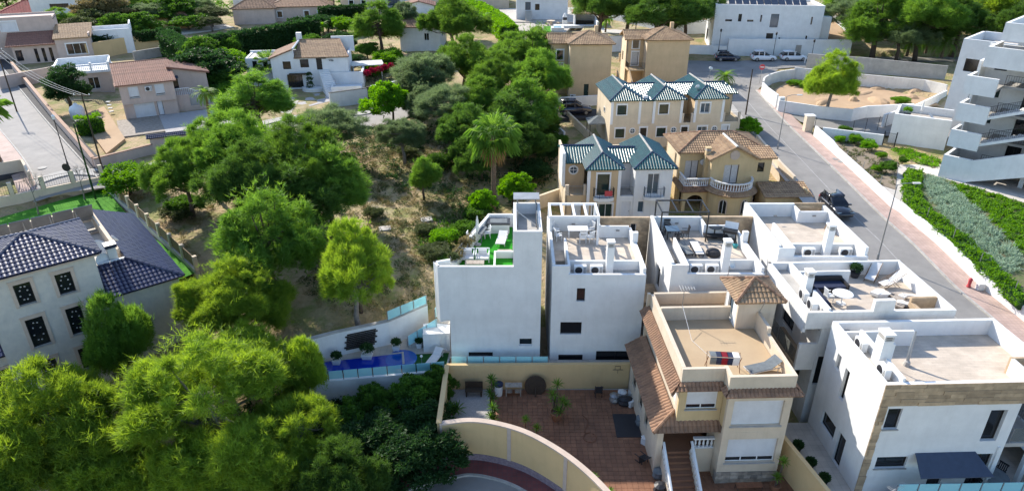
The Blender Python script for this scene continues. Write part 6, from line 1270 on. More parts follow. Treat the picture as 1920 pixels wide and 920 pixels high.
wall_thing('garden_wall', 'white wall with black gate between garden bed and car park', [(37.5, 80.0), (41.0, 78.2), (43.4, 77.0)], .25, 3.5, 6.0, 'white'); gt = thing('gate', 'black barred pedestrian gate in the white garden wall', 'gate', (43.5, 76.95, 4.6), -32); railing(gt, [(0, 0, 0), (1.15, 0, 0)], 1.7, name='bars', gap=.1)
for k, x in enumerate((-.06, 1.2)): MB().box(x-.06, x+.06, -.06, .06, -.2, 1.9).build('gate_post', 'metal_black', gt)
fn = thing('mesh_fence', 'green wire mesh fence on posts beside the car park', 'fence', (37.2, 81.6, 5.2), 0); mp2 = [(0, 0), (4.0, -1.5), (8.0, .4), (9.6, 1.7)]
for a in subdiv(mp2, 2.2): MB().tube([(*a, -.4), (*a, 1.6)], .03, 5).build('post', 'metal_black', fn)
f = MB()
for a, b in zip(mp2[:-1], mp2[1:]):
    for k in range(6): f.tube([(*a, .1+k*.28), (*b, .1+k*.28)], .006, 3)
f.build('wire', 'metal_grey', fn)
pb = thing('gate_pillar', 'beige block pillar at the top of the long white wall', 'pillar', (36.7, 82.3, 4.6)); MB().box(-.5, .5, -.4, .4, -.5, 2.2).build('shaft', 'beige_pale', pb); MB().box(-.56, .56, -.46, .46, 2.2, 2.3).build('cap', 'white', pb)
# ---------------- white modern house at the back right
t = thing('house', 'white flat roofed modern house with slit windows behind a tall white wall', 'house', (36.3, 127.6, 6.0), -7); H_ = 8.2
wall(t, (0, 0), (18.6, 0), -1, H_, 'white', [(1.9, 3.1, 5.3, 5.65, 'dark', {}), (4.1, 4.7, 5.3, 6.6, 'dark', {}), (5.7, 6.8, 5.3, 5.65, 'dark', {}), (7.9, 8.2, 5.3, 6.5, 'dark', {}), (9.7, 11.1, 4.4, 6.7, 'dark', {'glass': 'glass_blue'}), (9.4, 10.6, .1, 3.4, 'door', {'door': 'door_dark'}), (16.6, 16.9, 5.0, 6.3, 'dark', {}), (16.2, 16.5, 1.9, 3.1, 'dark', {}), (11.6, 11.9, 2.2, 2.7, 'dark', {})], .3)
wall(t, (0, 9), (0, .3), -1, H_, 'white', [(4.5, 5.6, 4.4, 6.4, 'dark', {}), (1.5, 3.5, 1, 3, 'dark', {'n': 2})], .3); wall(t, (18.6, .3), (18.6, 9), -1, H_, 'white', [], .3); wall(t, (18.6, 9), (0, 9), -1, H_, 'white', [], .3); MB().box(.3, 18.3, .3, 8.7, H_-.6, H_-.35).build('roof_deck', 'tilegrey', t); MB().box(18.6, 20.4, 1.0, 8, -1, 6.2).build('side_wing', 'white', t)
for k in range(11): s_ = MB(); s_.cbox((3.2+k*1.25, 3.2, H_+.05), (1.1, 1.9, .05), rx=.45); s_.build('solar_panel', 'solar', t)
MB().box(9, 12, 5, 7, H_-.3, H_+.6).build('roof_plant', 'concrete', t)
wall_thing('front_wall', 'tall white front wall of the modern house above the parked cars', [(38.6, 125.0), (50.0, 124.6), (54.5, 124.3), (60.0, 124.0)], .3, 4.8, lambda x, y: 8.7, 'white')
wall_thing('front_wall', 'lower white wall with railing at the entrance of the modern house', [(28, 126.5), (33.5, 126), (38.5, 125.2)], .3, 4.8, 7.4, 'white'); wall_thing('yard_wall', 'white wall rising along the sandy slope beside the modern house', [(60.0, 124.0), (62.5, 130), (64, 140), (63, 149), (57, 150), (54, 141)], .3, 5.5, lambda x, y: 8.7+(y-124)*.1, 'white')
struct(MB().add([(55.5, 126, 8.0), (60, 125, 8.0), (62.3, 131, 8.6), (63.6, 141, 9.6), (62.4, 148, 10), (56, 148, 10)], [(0,1,2,3,4,5)]).build('sandy_slope', 'sandlot'))
gm = MB(); gm.box(0, 1.1, -.05, 0, 0, 2.1); gm.box(1.3, 3.2, -.05, 0, .2, 1.1); o = gm.build('meter_cabinet', 'metal_grey', loc=(50.5, 124.4, 5.6)); tag(o, 'grey meter cabinets set in the tall white front wall', 'cabinet')
# ================================================================ BLOCK OF FLATS WITH OUTSIDE STAIRS
t = thing('apartment_block', 'white block of flats with zigzag outside stairs and stepped terraces', 'apartment block', (45.0, 67.6, 4.5), -46); FH = 2.7; FL = [1.5, 4.2, 6.9, 9.6]
# local x runs along the facade (right and towards the camera), y into the building
MB().box(0, 2.6, -.7, -.42, -1.5, FL[0]+1.0).build('stair_parapet', 'white', t); MB().box(0, .28, -.42, 2.4, -1.5, FL[0]+.98).build('stair_parapet', 'white', t)
wall(t, (0, 4.6), (0, 2.402), -1.5, 11.6, 'white', [], .28); wall(t, (.0, 4.6), (24, 4.6), -1.5, 13.0, 'white', [(1.0, 2.1, q+.9, q+2.1, 'dark', {'glass': 'glass_green'}) for q in FL[1:]]+[(4.2, 5.5, q+.05, q+2.15, 'dark', {'n': 2}) for q in FL]+[(8.2, 9.1, q+.03, q+2.1, 'door', {}) for q in FL], .28)
for k, q in enumerate(FL):
    MB().box(.0, 2.7, -.4, 2.4, q-.26, q).build('landing_slab', 'concrete', t); MB().box(2.7, 11.0, 2.0, 4.6, q-.26, q).build('landing_slab', 'concrete', t)
    if k: MB().box(-.02, 2.7, -.7, -.42, q-.75, q+1.0).build('stair_parapet', 'white', t); MB().box(-.02, .26, -.42, 2.0, q-.75, q+.98).build('stair_parapet', 'white', t)
    if k < 3:
        fl_ = MB(); n_ = 14; L_ = 6.3
        for i in range(n_): fl_.box(2.7+i*L_/n_, 2.7+(i+1)*L_/n_, -.35, .9, q+FH*i/n_-.08, q+FH*(i+1)/n_)
        fl_.add([(2.6, -.5, q-.3), (9.0, -.5, q+FH-.3), (9.0, -.5, q+FH-.02), (2.6, -.5, q-.02), (2.6, -.36, q-.3), (9.0, -.36, q+FH-.3), (9.0, -.36, q+FH-.02), (2.6, -.36, q-.02)], [(0,1,2,3),(7,6,5,4),(0,4,5,1),(1,5,6,2),(2,6,7,3),(3,7,4,0)]); fl_.build('stair_flight', 'white', t)
        railing(t, [(2.6, -.45, q), (9.0, -.45, q+FH)], 1.0, gap=.17)
    railing(t, [(2.75, 2.05, q), (9.1, 2.05, q)], 1.0, gap=.2)
    MB().box(9.0, 24, -.5, 2.0, q+FH-.28 if k < 3 else q-.26, q+FH if k < 3 else q).build('landing_slab', 'concrete', t)
    if k < 3: wall(t, (9.2, -.8), (24, -.8), q+FH-.6, q+FH+1.05, 'white', [], .28, 'stair_parapet'); MB().box(10.6, 11.9, -.48, 4.5, q+FH+.01, q+2*FH-.3).build('wall', 'white', t)
fl_ = MB(); fl_.add([(2.6, -.75, FL[0]-1.3), (9.2, -.75, FL[0]+FH-1.5), (9.2, -.75, FL[0]+FH+1.05), (2.6, -.75, FL[0]+.98), (2.6, -.45, FL[0]-1.3), (9.2, -.45, FL[0]+FH-1.5), (9.2, -.45, FL[0]+FH+1.05), (2.6, -.45, FL[0]+.98)], [(0,1,2,3),(7,6,5,4),(0,4,5,1),(1,5,6,2),(2,6,7,3),(3,7,4,0)]); fl_.build('stair_parapet', 'white', t)
wall(t, (9.2, -.78), (24, -.78), -1.5, FL[0]+FH-.602, 'white', [(13, 14, 0, 2, 'dark', {})], .28); wall(t, (9.2, 4.4), (9.2, -.5), -1.5, FL[0]+FH-.7, 'white', [], .28)
MB().box(6.6, 7.0, 1.6, 2.0, -1, 1.2).build('pillar', 'white', t); MB().box(2.7, 9.1, 4.0, 4.55, -1, 1.2).build('undercroft_wall', 'beige_pale', t)
wall(t, (.9, -.2), (24, -.2), 11.5, 13.4, 'white', [], .28); MB().box(.9, 24, .1, 4.6, 11.5, 11.8).build('terrace_slab', 'concrete', t); MB().box(.9, 1.18, .1, 4.4, 11.802, 13.38).build('stair_parapet', 'white', t)
wall(t, (3.2, 3.2), (24, 3.2), 11.8, 14.2, 'beige_pale', [(1, 3.6, .0+11.9, 13.9, 'dark', {'n': 3, 'glass': 'curtain'}), (5, 8, 11.9, 13.9, 'dark', {'n': 3, 'glass': 'curtain'})], .28); MB().box(1.8, 24, .6, 9, 14.2, 14.45).build('roof_deck', 'tilegrey', t); wall(t, (1.6, .4), (24, .4), 14.0, 15.6, 'white', [], .28, 'parapet'); wall(t, (1.6, 9), (1.6, .68), 14.0, 15.6, 'white', [], .28, 'parapet'); wall(t, (24, 9), (1.6, 9), 11, 15.6, 'white', [], .28, 'parapet')
# wing behind, reaching left
wm_ = Matrix.Rotation(R(46), 3, 'Z') @ Vector((54.0-45.0, 84.0-67.6, 0)); wx, wy = wm_.x, wm_.y
wall(t, (wx, wy), (wx+12, wy), -1.5, 11.2, 'white', [(.8, 3.0, 7.5, 9.0, 'dark', {}), (2.2, 2.9, 4.4, 6.0, 'dark', {})], .3); wall(t, (wx, wy+8), (wx, wy+.3), -1.5, 11.2, 'white', [], .3); wall(t, (wx+12, wy+8), (wx, wy+8), -1.5, 11.2, 'white', [], .3); MB().box(wx+.3, wx+12, wy+.3, wy+7.7, 10.0, 10.25).build('roof_deck', 'tilegrey', t); wall(t, (wx+12, wy+.3), (wx+12, wy+8), -1.5, 11.2, 'white', [], .3)
# ================================================================ THE BLUE ROOFED MANSION ON THE LEFT
t = thing('mansion', 'pale stone three storey mansion with dark blue glazed tile roofs', 'house', (-27.21, 39.11, 0), 40); BL = 'roof_blue'; st_ = {'trim': 'trimstone', 'rec': .1, 'glass': 'glass_dark', 'sill': 'concrete', 'tw': .2}
WIN = [(1.6, 2.5, 7.7, 9.15), (3.8, 4.7, 7.65, 9.1), (1.55, 2.5, 4.6, 6.65), (3.75, 4.65, 4.6, 6.6), (1.5, 2.4, 2.1, 3.5), (3.7, 4.6, 1.9, 3.5)]
wall(t, (-6.0, 0), (.2, 0), -2, 9.95, 'palestone', [(*w_, 'dark', st_) for w_ in WIN], .3)
rnd = random.Random(6)
for a, b, c, d in WIN[:5]:
    g = MB()
    for k in range(8): q = k*.79+.3; x, zz = -6+(a+b)/2+.26*math.cos(q)*(1 if k % 3 else .8), (c+d)/2+(d-c)*.33*math.sin(q); g.lathe((x, .105, zz), [(.04, -.008), (.055, 0), (.04, .004)], 7, 'Y')
    g.build('window_garland', 'concrete', t)['kind'] = 'stuff'
wall(t, (.2, .3), (.2, 6.0), 5, 9.95, 'palestone', [], .3); wall(t, (.2, 6.0), (-6, 6.0), 5, 9.95, 'palestone', [], .3); wall(t, (-6, 6), (-6, .3), -2, 9.95, 'palestone', [], .3)
hip_roof(t, -6.4, .6, -.35, 6.35, 9.95, 1.15, BL, BL, axis='x', per=.28, course=.36, amp=.06); MB().box(-6.3, .5, -.25, 6.25, 9.72, 9.9).build('eave_soffit', 'trimstone', t)
wall(t, (.2, .02), (4.75, .02), -2, 6.6, 'palestone', [], .3); wall(t, (4.75, .32), (4.75, 13.2), -2, 6.6, 'palestone', [], .3); wall(t, (4.75, 13.2), (-6, 13.2), -2, 6.6, 'palestone', [], .3)
tiles(t, [(-.6, -.35, 6.62), (5.1, -.35, 6.62), (2.2, 2.4, 7.85), (.25, 2.4, 7.85)], BL, per=.28, course=.36, amp=.06); tiles(t, [(5.1, -.35, 6.62), (5.1, 13.5, 6.62), (2.2, 13.5, 7.85), (2.2, 2.4, 7.85)], BL, per=.28, course=.36, amp=.06); ridge(t, [(5.1, -.35, 6.68), (2.2, 2.4, 7.92)], BL)
MB().box(.52, 2.2, 2.4, 13.2, 6.9, 7.1).build('flat_roof', 'tilegrey', t); MB().box(1.95, 2.2, 3.9, 13.3, 7.102, 8.05).build('parapet', 'beige_pale', t); MB().box(.52, 2.2, 2.38, 2.6, 7.102, 7.95).build('parapet', 'white', t); MB().box(-6, .2, 6.3, 13.2, 6.9, 7.1).build('flat_roof', 'tilegrey', t); MB().box(-6.3, 1.95, 13.0, 13.3, 7.102, 8.2).build('parapet', 'beige_pale', t)
ch = MB().box(1.3, 1.85, 2.75, 3.3, 7.1, 8.75).build('chimney', 'white_old', t); MB().box(1.2, 1.95, 2.65, 3.4, 8.752, 9.0).build('chimney_cap', BL, ch)
wall(t, (-13, .6), (-6, .6), -2, 4.6, 'palestone', [(5.6, 6.9, .6, 3.5, 'dark', {'trim': 'trimstone'})], .3); tiles(t, [(-13, .2, 4.6), (-5.9, .2, 4.6), (-6.05, 2.4, 5.5), (-13, 2.4, 5.5)], BL)
Lm = Matrix.Translation((-27.21, 39.11, 0)) @ Matrix.Rotation(R(40), 4, 'Z'); LW = lambda x, y, q: tuple(Lm @ Vector((x, y, q)))
satellite_dish(LW(.9, 2.9, 7.1), 60, 'large cream satellite dish by the mansion chimney', .55, .8); satellite_dish(LW(.95, 4.6, 7.1), 70, 'big white round dish on the flat roof of the mansion', .6, 1.1); satellite_dish(LW(2.0, 4.4, 8.1), 150, 'small pale dish behind the mansion chimney', .3, .5)
sp = thing('solar_array', 'row of tilted solar panels on timber props behind the blue roof', 'solar panels', LW(-6.2, 10.2, 7.1), 40)
for k in range(6):
    s_ = MB(); s_.cbox((.75+k*1.38, 1.2, 1.35), (1.3, 1.9, .05), rx=R(125)); s_.build('solar_panel', 'metal_grey', sp)
for k in range(5): x = .3+k*1.7; MB().tube([(x, 0, .1), (x, .8, 1.9)], .045, 5).build('prop', 'wood_pale', sp); MB().tube([(x, .8, 1.9), (x, 1.0, .05)], .045, 5).build('prop', 'wood_pale', sp)
MB().box(-.2, 8.4, -.1, .05, .05, .2).build('rail', 'wood_pale', sp)
# lawn, its walls and fences
lw = [P2(0,408,3.5), P2(195,352,3.5), P2(245,408,3.5), P2(368,515,3.3), P2(330,530,3.3), P2(180,470,3.3), P2(-60,480,3.3), (-52, 57)]
struct(MB().add([(x, y, 3.5) for x, y in lw], [tuple(range(len(lw)))]).build('lawn', 'lawn')); pad(lw, 3.4)
fa, fb = P2(197,352,3.5), P2(372,516,3.4)
fe = thing('timber_fence', 'brown timber fence with stone posts on a low wall beside the lawn', 'fence', (*fa, 3.4)); rel = [(0, 0), (fb[0]-fa[0], fb[1]-fa[1])]; ribbon_wall(rel, .3, -1.5, .5).build('base_wall', 'concrete', fe); L_ = math.dist(*rel); d_ = ((rel[1][0])/L_, rel[1][1]/L_); ang = math.degrees(math.atan2(d_[1], d_[0])); n_ = 9
for i in range(n_+1): q = L_*i/n_; MB().box(-.15, .15, -.15, .15, .5, 1.75).build('post', 'beige_pale', fe, loc=(d_[0]*q, d_[1]*q, 0), rz=ang)
for i in range(n_):
    q = L_*i/n_
    for k in range(4): MB().box(.16, L_/n_-.16, -.02, .02, .6+k*.26, .8+k*.26).build('plank', 'wood', fe, loc=(d_[0]*q, d_[1]*q, 0), rz=ang)
ba, bb_ = P2(-30,398,3.6), P2(197,350,3.6)
bw = thing('boundary_wall', 'beige boundary wall with iron railings between the lawn and the street', 'wall', (*ba, 3.4)); rel = [(0, 0), (bb_[0]-ba[0], bb_[1]-ba[1])]; ribbon_wall(rel, .25, -1.5, 1.35).build('wall', 'beige_pale', bw); L_ = math.dist(*rel); d_ = (rel[1][0]/L_, rel[1][1]/L_); ang = math.degrees(math.atan2(d_[1], d_[0]))
for i in range(5): q = L_*i/4; MB().box(-.18, .18, -.16, .16, 1.352, 2.6).build('pier', 'beige_pale', bw, loc=(d_[0]*q, d_[1]*q, 0), rz=ang)
for i in range(4): q = L_*i/4; railing(bw, [(d_[0]*(q+.2), d_[1]*(q+.2), 1.35), (d_[0]*(q+L_/4-.2), d_[1]*(q+L_/4-.2), 1.35)], 1.1, gap=.2)
# ================================================================ PINK HOUSE WITH GARAGE
t = thing('house', 'pink rendered house with red tile roof, white garage door and outside stair', 'house', (-51.13, 88.52, 4.4), 30); z = lambda q: q-4.4; PW = 'pinkwall'; E = z(9.0)
wall(t, (0, 0), (6.5, 0), z(6.6), E, PW, [(1.0, 2.2, z(7.2)-0, z(8.65), 'shut', {'shut': .9, 'sill': 'concrete'}), (4.15, 5.3, z(7.25), z(8.65), 'shut', {'shut': .9, 'sill': 'concrete'})], .25)
wall(t, (0, .35), (6.5, .35), -1, z(6.598), PW, [(1.2, 3.7, .0, 2.0, 'shut', {'shut': 1.0}), (4.0, 4.7, .02, 1.95, 'door', {'door': 'door_white'})], .25); MB().box(0, 6.5, .003, .35, z(6.4), z(6.597)).build('floor_band', PW, t)
wall(t, (0, 8.5), (0, .25), -1, E, PW, [(6.2, 7.2, z(7.2), z(8.4), 'dark', {}), (3.6, 4.4, z(6.8), z(8.5), 'dark', {'n': 2}), (2.2, 3.0, z(6.8), z(8.5), 'dark', {'n': 2})], .25); wall(t, (6.5, .6), (6.5, 4), -1, E, PW, [(.6, 1.6, z(6.7), z(8.5), 'dark', {})], .25)
A, B = (-.4, 8.0, E+1.35), (6.9, 8.0, E+1.35); tiles(t, [(-.4, -.4, E), (6.9, -.4, E), B, A], 'roof_red'); ridge(t, [(-.4, 8, E+1.4), (6.9, 8, E+1.4)], 'roof_red'); tiles(t, [(6.9, 12, E+.5), (-.4, 12, E+.5), A, B], 'roof_red'); MB().add([(-.02, -.2, E), (-.02, 8.0, E), (-.02, 8, E+1.3), (.1, -.2, E), (.1, 8, E), (.1, 8, E+1.3)], [(0,1,2),(3,5,4),(0,3,4,1),(1,4,5,2),(2,5,3,0)]).build('gable', PW, t)
MB().add([(6.4, -.2, E), (6.4, 8.0, E), (6.4, 8, E+1.3), (6.52, -.2, E), (6.52, 8, E), (6.52, 8, E+1.3)], [(0,1,2),(3,5,4),(0,3,4,1),(1,4,5,2),(2,5,3,0)]).build('gable', PW, t)
wall(t, (6.5, 4.0), (11.2, 4.0), -1, E-.15, PW, [(.1, .9, z(6.8), z(8.3), 'dark', {})], .25); wall(t, (11.2, 4.25), (11.2, 10), -1, E-.5, PW, [], .25); MB().add([(6.5, 4.02, E-.15), (11.2, 4.02, E-.15), (6.5, 4.02, E+.9), (6.5, 4.25, E-.15), (11.2, 4.25, E-.15), (6.5, 4.25, E+.9)], [(0,1,2),(3,5,4),(0,3,4,1),(1,4,5,2),(2,5,3,0)]).build('gable', PW, t)
tiles(t, [(11.6, 3.6, E-.2), (11.6, 10.2, E-.2), (6.3, 10.2, E+1.0), (6.3, 3.6, E+1.0)], 'roof_red'); ridge(t, [(11.6, 3.6, E-.12), (6.3, 3.6, E+1.05)], 'roof_red', .1)
MB().box(6.5, 8.2, 1.2, 4.0, -1, z(6.6)).build('stair_landing', PW, t); wall(t, (8.2, 1.2), (11.8, 1.2), -1, z(5.0), PW, [], .2)
fs_ = MB()
for k in range(12): fs_.box(8.2+k*.32, 8.52+k*.32, 1.4, 2.8, -1, z(6.5)-k*.18)
fs_.build('stair', 'concrete', t); mb = MB()
for k in range(22): x = 6.6+k*.24; zz = z(6.6)-max(0, x-8.2)*.56; mb.box(x-.03, x+.03, 1.22, 1.28, zz, zz+.9)
mb.tube([(6.5, 1.25, z(7.5)), (8.2, 1.25, z(7.5)), (11.9, 1.25, z(7.5)-2.05)], .05, 5); mb.build('stair_balustrade', 'frame_white', t); MB().box(-.5, 0, 6, 8.4, z(7.6), z(7.7)).build('porch_roof', 'roof_red', t); MB().cbox((6.9, 3.7, z(8.6)), (1.2, .8, .06), rx=.3).build('door_awning', 'awning', t)
ac_unit((-51.13+3.3*.866+.2, 88.52+3.3*.5-.15, 7.9), 30, 'white air conditioner between two shuttered windows of the pink house')
MB().box(3.9, 12.5, -9, .3, -.3, .06).build('forecourt', 'gravel', t); MB().box(-1.2, 3.9, -8, .3, -.3, .07).build('crazy_paving', 'rubble', t)
pad([P2(165,215,4.5), P2(230,160,4.8), P2(420,190,4.4), P2(435,242,4.4), P2(290,272,4.4), P2(190,292,4.4)], 4.42)
# garden walls of the pink house
w1 = [P2(25,128,5.5), P2(100,217,5.4), P2(160,285,5.3), P2(176,303,5.3)]; wall_thing('street_wall', 'pink street wall with terracotta capping running up the concrete street', subdiv(w1, 2), .3, 3, lambda x, y: T(x, y)+1.25, PW, 'terracotta')
w2 = [P2(176,303,5.4), P2(285,272,5.6)]; wall_thing('street_wall', 'low stone garden wall with terracotta capping beside the gate', w2, .3, 3, 5.7, PW, 'terracotta')
gw = thing('gate_wall', 'pink gate wall with stone panels and dark tiled coping', 'wall', (*P2(283,273,5.6), 4.2), 26); wall(gw, (0, 0), (8.5, 0), -.5, 2.3, PW, [(1.6, 4.6, .1, 1.9, 'dark', {'glass': 'rubble', 'n': 1}), (5.7, 6.8, .1, 2.0, 'door', {'door': 'glass_blue'}), (7.3, 7.9, 1.1, 1.8, 'dark', {})], .3); tiles(gw, [(-.3, -.35, 2.3), (8.8, -.35, 2.3), (8.8, .15, 2.6), (-.3, .15, 2.6)], 'roof_blue', per=.2, course=.25); MB().box(.4, .9, -.03, -.003, 1.0, 1.6).build('name_plaque', 'trimstone', gw)
w3 = [P2(408,252,5.6), P2(470,232,5.4)]; wall_thing('street_wall', 'pink wall with terracotta capping right of the tiled gate wall', w3, .3, 3, 5.9, PW, 'terracotta')
slab_cladding(None, P2(176,304,5), P2(283,274,5), 3.8, 4.9, 'rubble', .5, .28, 7, .08) if False else None
rb = thing('stone_base', 'rough stone base course under the low garden wall', 'wall', (*P2(178,305,4.9), 0)); a_ = P2(178,305,4.9); b_ = P2(283,276,4.9); slab_cladding(rb, (0, -.2), (b_[0]-a_[0], b_[1]-a_[1]-.2), 3.9, 4.95, 'rubble', .55, .3, 7, .14); MB().prism([(0, -.2), (b_[0]-a_[0], b_[1]-a_[1]-.2), (b_[0]-a_[0], b_[1]-a_[1]), (0, 0)], 3.5, 4.9).build('core', 'concrete', rb)
struct(MB().prism([P2(150,220,4.6), P2(195,200,4.6), P2(235,262,4.5), P2(200,290,4.5)], 4.2, 4.66).build('garden_path', 'sandlot'))
tk = thing('water_tank', 'white domed water tank in the pink house garden', 'tank', (*P2(148,222,4.7), 4.6)); MB().lathe((0, 0, 0), [(.85, 0), (.9, .2), (.9, 1.3), (.7, 1.7), (.3, 1.9), (.25, 2.05), (.02, 2.05)], 18).build('body', 'plastic_white', tk, True); MB().lathe((0, 0, 2.052), [(.2, 0), (.2, .06)], 12).build('lid', 'plastic_white', tk)
for k in range(4):
    o = MB().cbox((0, 0, .05), (.55, .4, .1), .3*k).build('stepping_stone', 'fabric_white', loc=(*P2(203-4*k+k*6,192+k*6,4.6), 4.62)); tag(o, 'pale stepping stone along the side of the pink house', 'stone', 'stepping stones by the pink house')
# ---- annex with white balustrade and far left house
t = thing('garden_annex', 'flat roofed pink annex with white balustrade roof terrace', 'house', (*P2(115,178,4.8), 4.6), 26); wall(t, (0, 0), (7.0, 0), -1, 3.0, PW, [(3.9, 5.3, .6, 2.3, 'win', {'n': 2}), (1.0, 1.4, 1.2, 1.7, 'dark', {})], .25); wall(t, (0, 6), (0, .25), -1, 3.0, PW, [], .25); wall(t, (7, .25), (7, 6), -1, 3.0, PW, [], .25); wall(t, (7, 6), (0, 6), -1, 4.4, 'white', [], .25); MB().box(-.2, 7.2, -.3, 5.98, 3.0, 3.25).build('roof_deck', 'white', t); balustrade(t, [(0, 5.8), (0, -.1), (7.0, -.1), (7, 5.8)], 3.26, 1.0, gap=.24); 
for x in (0, 2.4, 4.7, 7): MB().box(x-.13, x+.13, -.24, .02, 3.252, 4.5).build('pier', 'whitepaint', t)
t = thing('house', 'pink house with red lean-to roof and columned porch at the upper street', 'house', (*P2(5,122,5.4), 5.2), 26)
wall(t, (2, 0), (8.5, 0), -1, 3.2, PW, [(.3, 1.3, .6, 2.4, 'dark', {}), (3.1, 3.6, .2, 2.5, 'dark', {}), (4.2, 4.7, .2, 2.5, 'dark', {}), (5.3, 5.8, .2, 2.5, 'dark', {})], .25); tiles(t, [(1.2, -.6, 3.15), (8.6, -.6, 3.15), (8.6, 5.0, 4.6), (1.2, 5.0, 4.6)], 'roof_red'); wall(t, (-6, 5.2), (8.5, 5.2), -1, 7.2, PW, [(6.5, 8.9, 4.9, 6.5, 'shut', {'shut': 1, 'trim': 'whitepaint'})], .25); MB().box(-6, 8.5, 5.5, 11, 6.6, 6.9).build('roof_deck', 'pinkwall', t); wall(t, (8.5, 5.45), (8.5, 11), -1, 6.4, PW, [], .25); wall(t, (8.5, 11), (-6, 11), -1, 7.2, PW, [], .25)
wall(t, (8.6, -.8), (14.0, -.8), -1, 4.0, PW, [(1.5, 4.6, 1.2, 3.0, 'win', {'n': 3, 'trim': 'whitepaint'})], .25); wall(t, (14, -.5), (14, 8), -1, 4.6, PW, [], .25); tiles(t, [(8.4, -1.2, 4.0), (14.3, -1.2, 4.0), (14.3, 6.5, 5.4), (8.4, 6.5, 5.4)], 'roof_tan'); wall(t, (14.3, 3.5), (20.5, 3.5), -1, 4.4, 'white', [], .25); wall(t, (20.5, 3.75), (20.5, 9), -1, 5.2, 'white', [], .25); MB().box(14.3, 20.5, 3.75, 9, 3.4, 3.6).build('roof_deck', 'white', t); wall(t, (20.5, 9), (14, 9), -1, 4.4, 'white', [], .25)
wall_thing('garden_wall', 'long pink wall below the columned porch', [P2(0,162,5.6), P2(60,150,5.6), P2(110,140,5.6)], .25, 3.5, 7.0, PW)
w4 = [P2(166,112,5.3), P2(230,100,5.3), P2(320,86,5.2)]; wall_thing('retaining_wall', 'long ochre retaining wall below a clipped hedge', w4, .3, 3.5, 8.0, 'sand_wall'); wall_thing('garden_wall', 'grey rendered wall behind the pink house roof', [P2(252,112,5.3), P2(330,100,5.2)], .25, 3.5, 6.7, 'concrete')
# ---- left foreground street corner
wall_thing('corner_wall', 'beige wall at the left street corner', [P2(-60,352,4.4), P2(0,330,4.5), P2(48,322,4.5), P2(62,348,4.4)], .25, 3, 5.9, 'beige_pale')
struct(MB().prism([P2(-40,300,4.6), P2(30,270,4.6), P2(48,322,4.5), P2(-60,350,4.5)], 3.8, 4.62).build('courtyard', 'asphalt_new'))
# ================================================================ WHITE HOUSE WITH OUTSIDE STAIR
t = thing('house', 'white house with brown tile roof, outside stair and dark framed windows', 'house', (-36.4, 106.0, 4.0), 8); z = lambda q: q-4.0; E = z(8.95)
df = {'fr': 'frame_dark', 'rec': .15}
wall(t, (-.5, 0), (11.0, 0), -1, E, 'white', [(1.7, 2.9, z(7.3), z(8.5), 'dark', df), (4.3, 5.6, z(7.5), z(8.75), 'dark', df), (6.75, 7.6, z(7.1), z(9.0)-.1, 'door', {}), (2.1, 4.4, z(4.4), z(6.5), 'dark', {'n': 4, 'rec': .3})], .3)
MB().add([(-.5, -.02, E+.002), (3.0, -.02, E+.002), (3.0, -.02, E+1.25), (-.5, .3, E+.002), (3.0, .3, E+.002), (3.0, .3, E+1.25)], [(0,1,2),(3,5,4),(0,3,4,1),(1,4,5,2),(2,5,3,0)]).build('gable', 'white', t)
tiles(t, [(-.8, 7, E+.0), (-.8, -.3, E+.0), (3.0, -.3, E+1.4), (3.0, 7, E+1.4)], 'roof_brown'); tiles(t, [(3.0, -.25, E+.05), (11.2, -.25, E+.05), (9.4, 7, E+1.5), (3.0, 7, E+1.5)], 'roof_tan'); ridge(t, [(3.0, -.3, E+1.45), (3.0, 7, E+1.5)], 'white', .14); ridge(t, [(3.0, 7, E+1.55), (9.4, 7, E+1.55), (11.2, -.2, E+.1)], 'roof_brown')
wall(t, (-.5, 8), (-.5, .3), -1, E, 'white', [(5.6, 6.4, z(7), z(8.2), 'dark', df)], .3); wall(t, (11, .3), (11, 8), -1, E, 'white', [], .3); wall(t, (11, 8), (-5, 8), -1, E-.1, 'white', [], .3); wall(t, (-4.8, 2.5), (-.5, 2.5), -1, E-.3, 'white', [(1, 1.7, z(7), z(8.2), 'dark', df), (2.6, 3.3, z(6.9), z(8.1), 'dark', df)], .3); wall(t, (-4.8, 8), (-4.8, 2.8), -1, E-.3, 'white', [], .3); MB().box(-4.5, -.5, 2.8, 7.7, E-.6, E-.4).build('roof_deck', 'path', t)
MB().box(2.6, 3.4, 7.2, 8.0, E+1, E+2.6).build('chimney', 'white', t); wall(t, (8, 7.5), (11.6, 7.5), E-.5, E+1.9, 'white', [], .3, 'parapet'); MB().box(6.6, 7.8, -.5, -.02, E-.1, E).build('door_hood', 'wood_dark', t); MB().box(2.0, 4.5, -.8, -.02, z(6.55), z(6.7)).build('window_hood', 'wood_dark', t)
fs_ = MB()
for k in range(15): fs_.box(6.5+k*.1, 8.1+k*.13, -.35-k*.36, -k*.36-.02, -.5, z(7.05)-k*.2)
fs_.build('stair', 'white', t)
wall(t, (8.2, -.4), (13.2, -.4), -1, z(6.7), 'white', [], .3); wall(t, (13.2, -.1), (13.2, 3.5), -1, z(6.7), 'white', [], .3); MB().box(8.6, 13.0, -4.6, -.5, -.6, z(4.9)).build('terrace', 'white', t); MB().box(8.6, 8.8, -4.8, -.5, z(4.9), z(5.5)).build('terrace_wall', 'white', t); MB().box(8.8, 13, -4.8, -4.6, z(4.0)-1, z(5.5)).build('terrace_wall', 'white', t); MB().prism(arc(5.6, -.5, 1.9, 180, 360, 12), -.5, z(4.7)).build('planter', 'white', t)
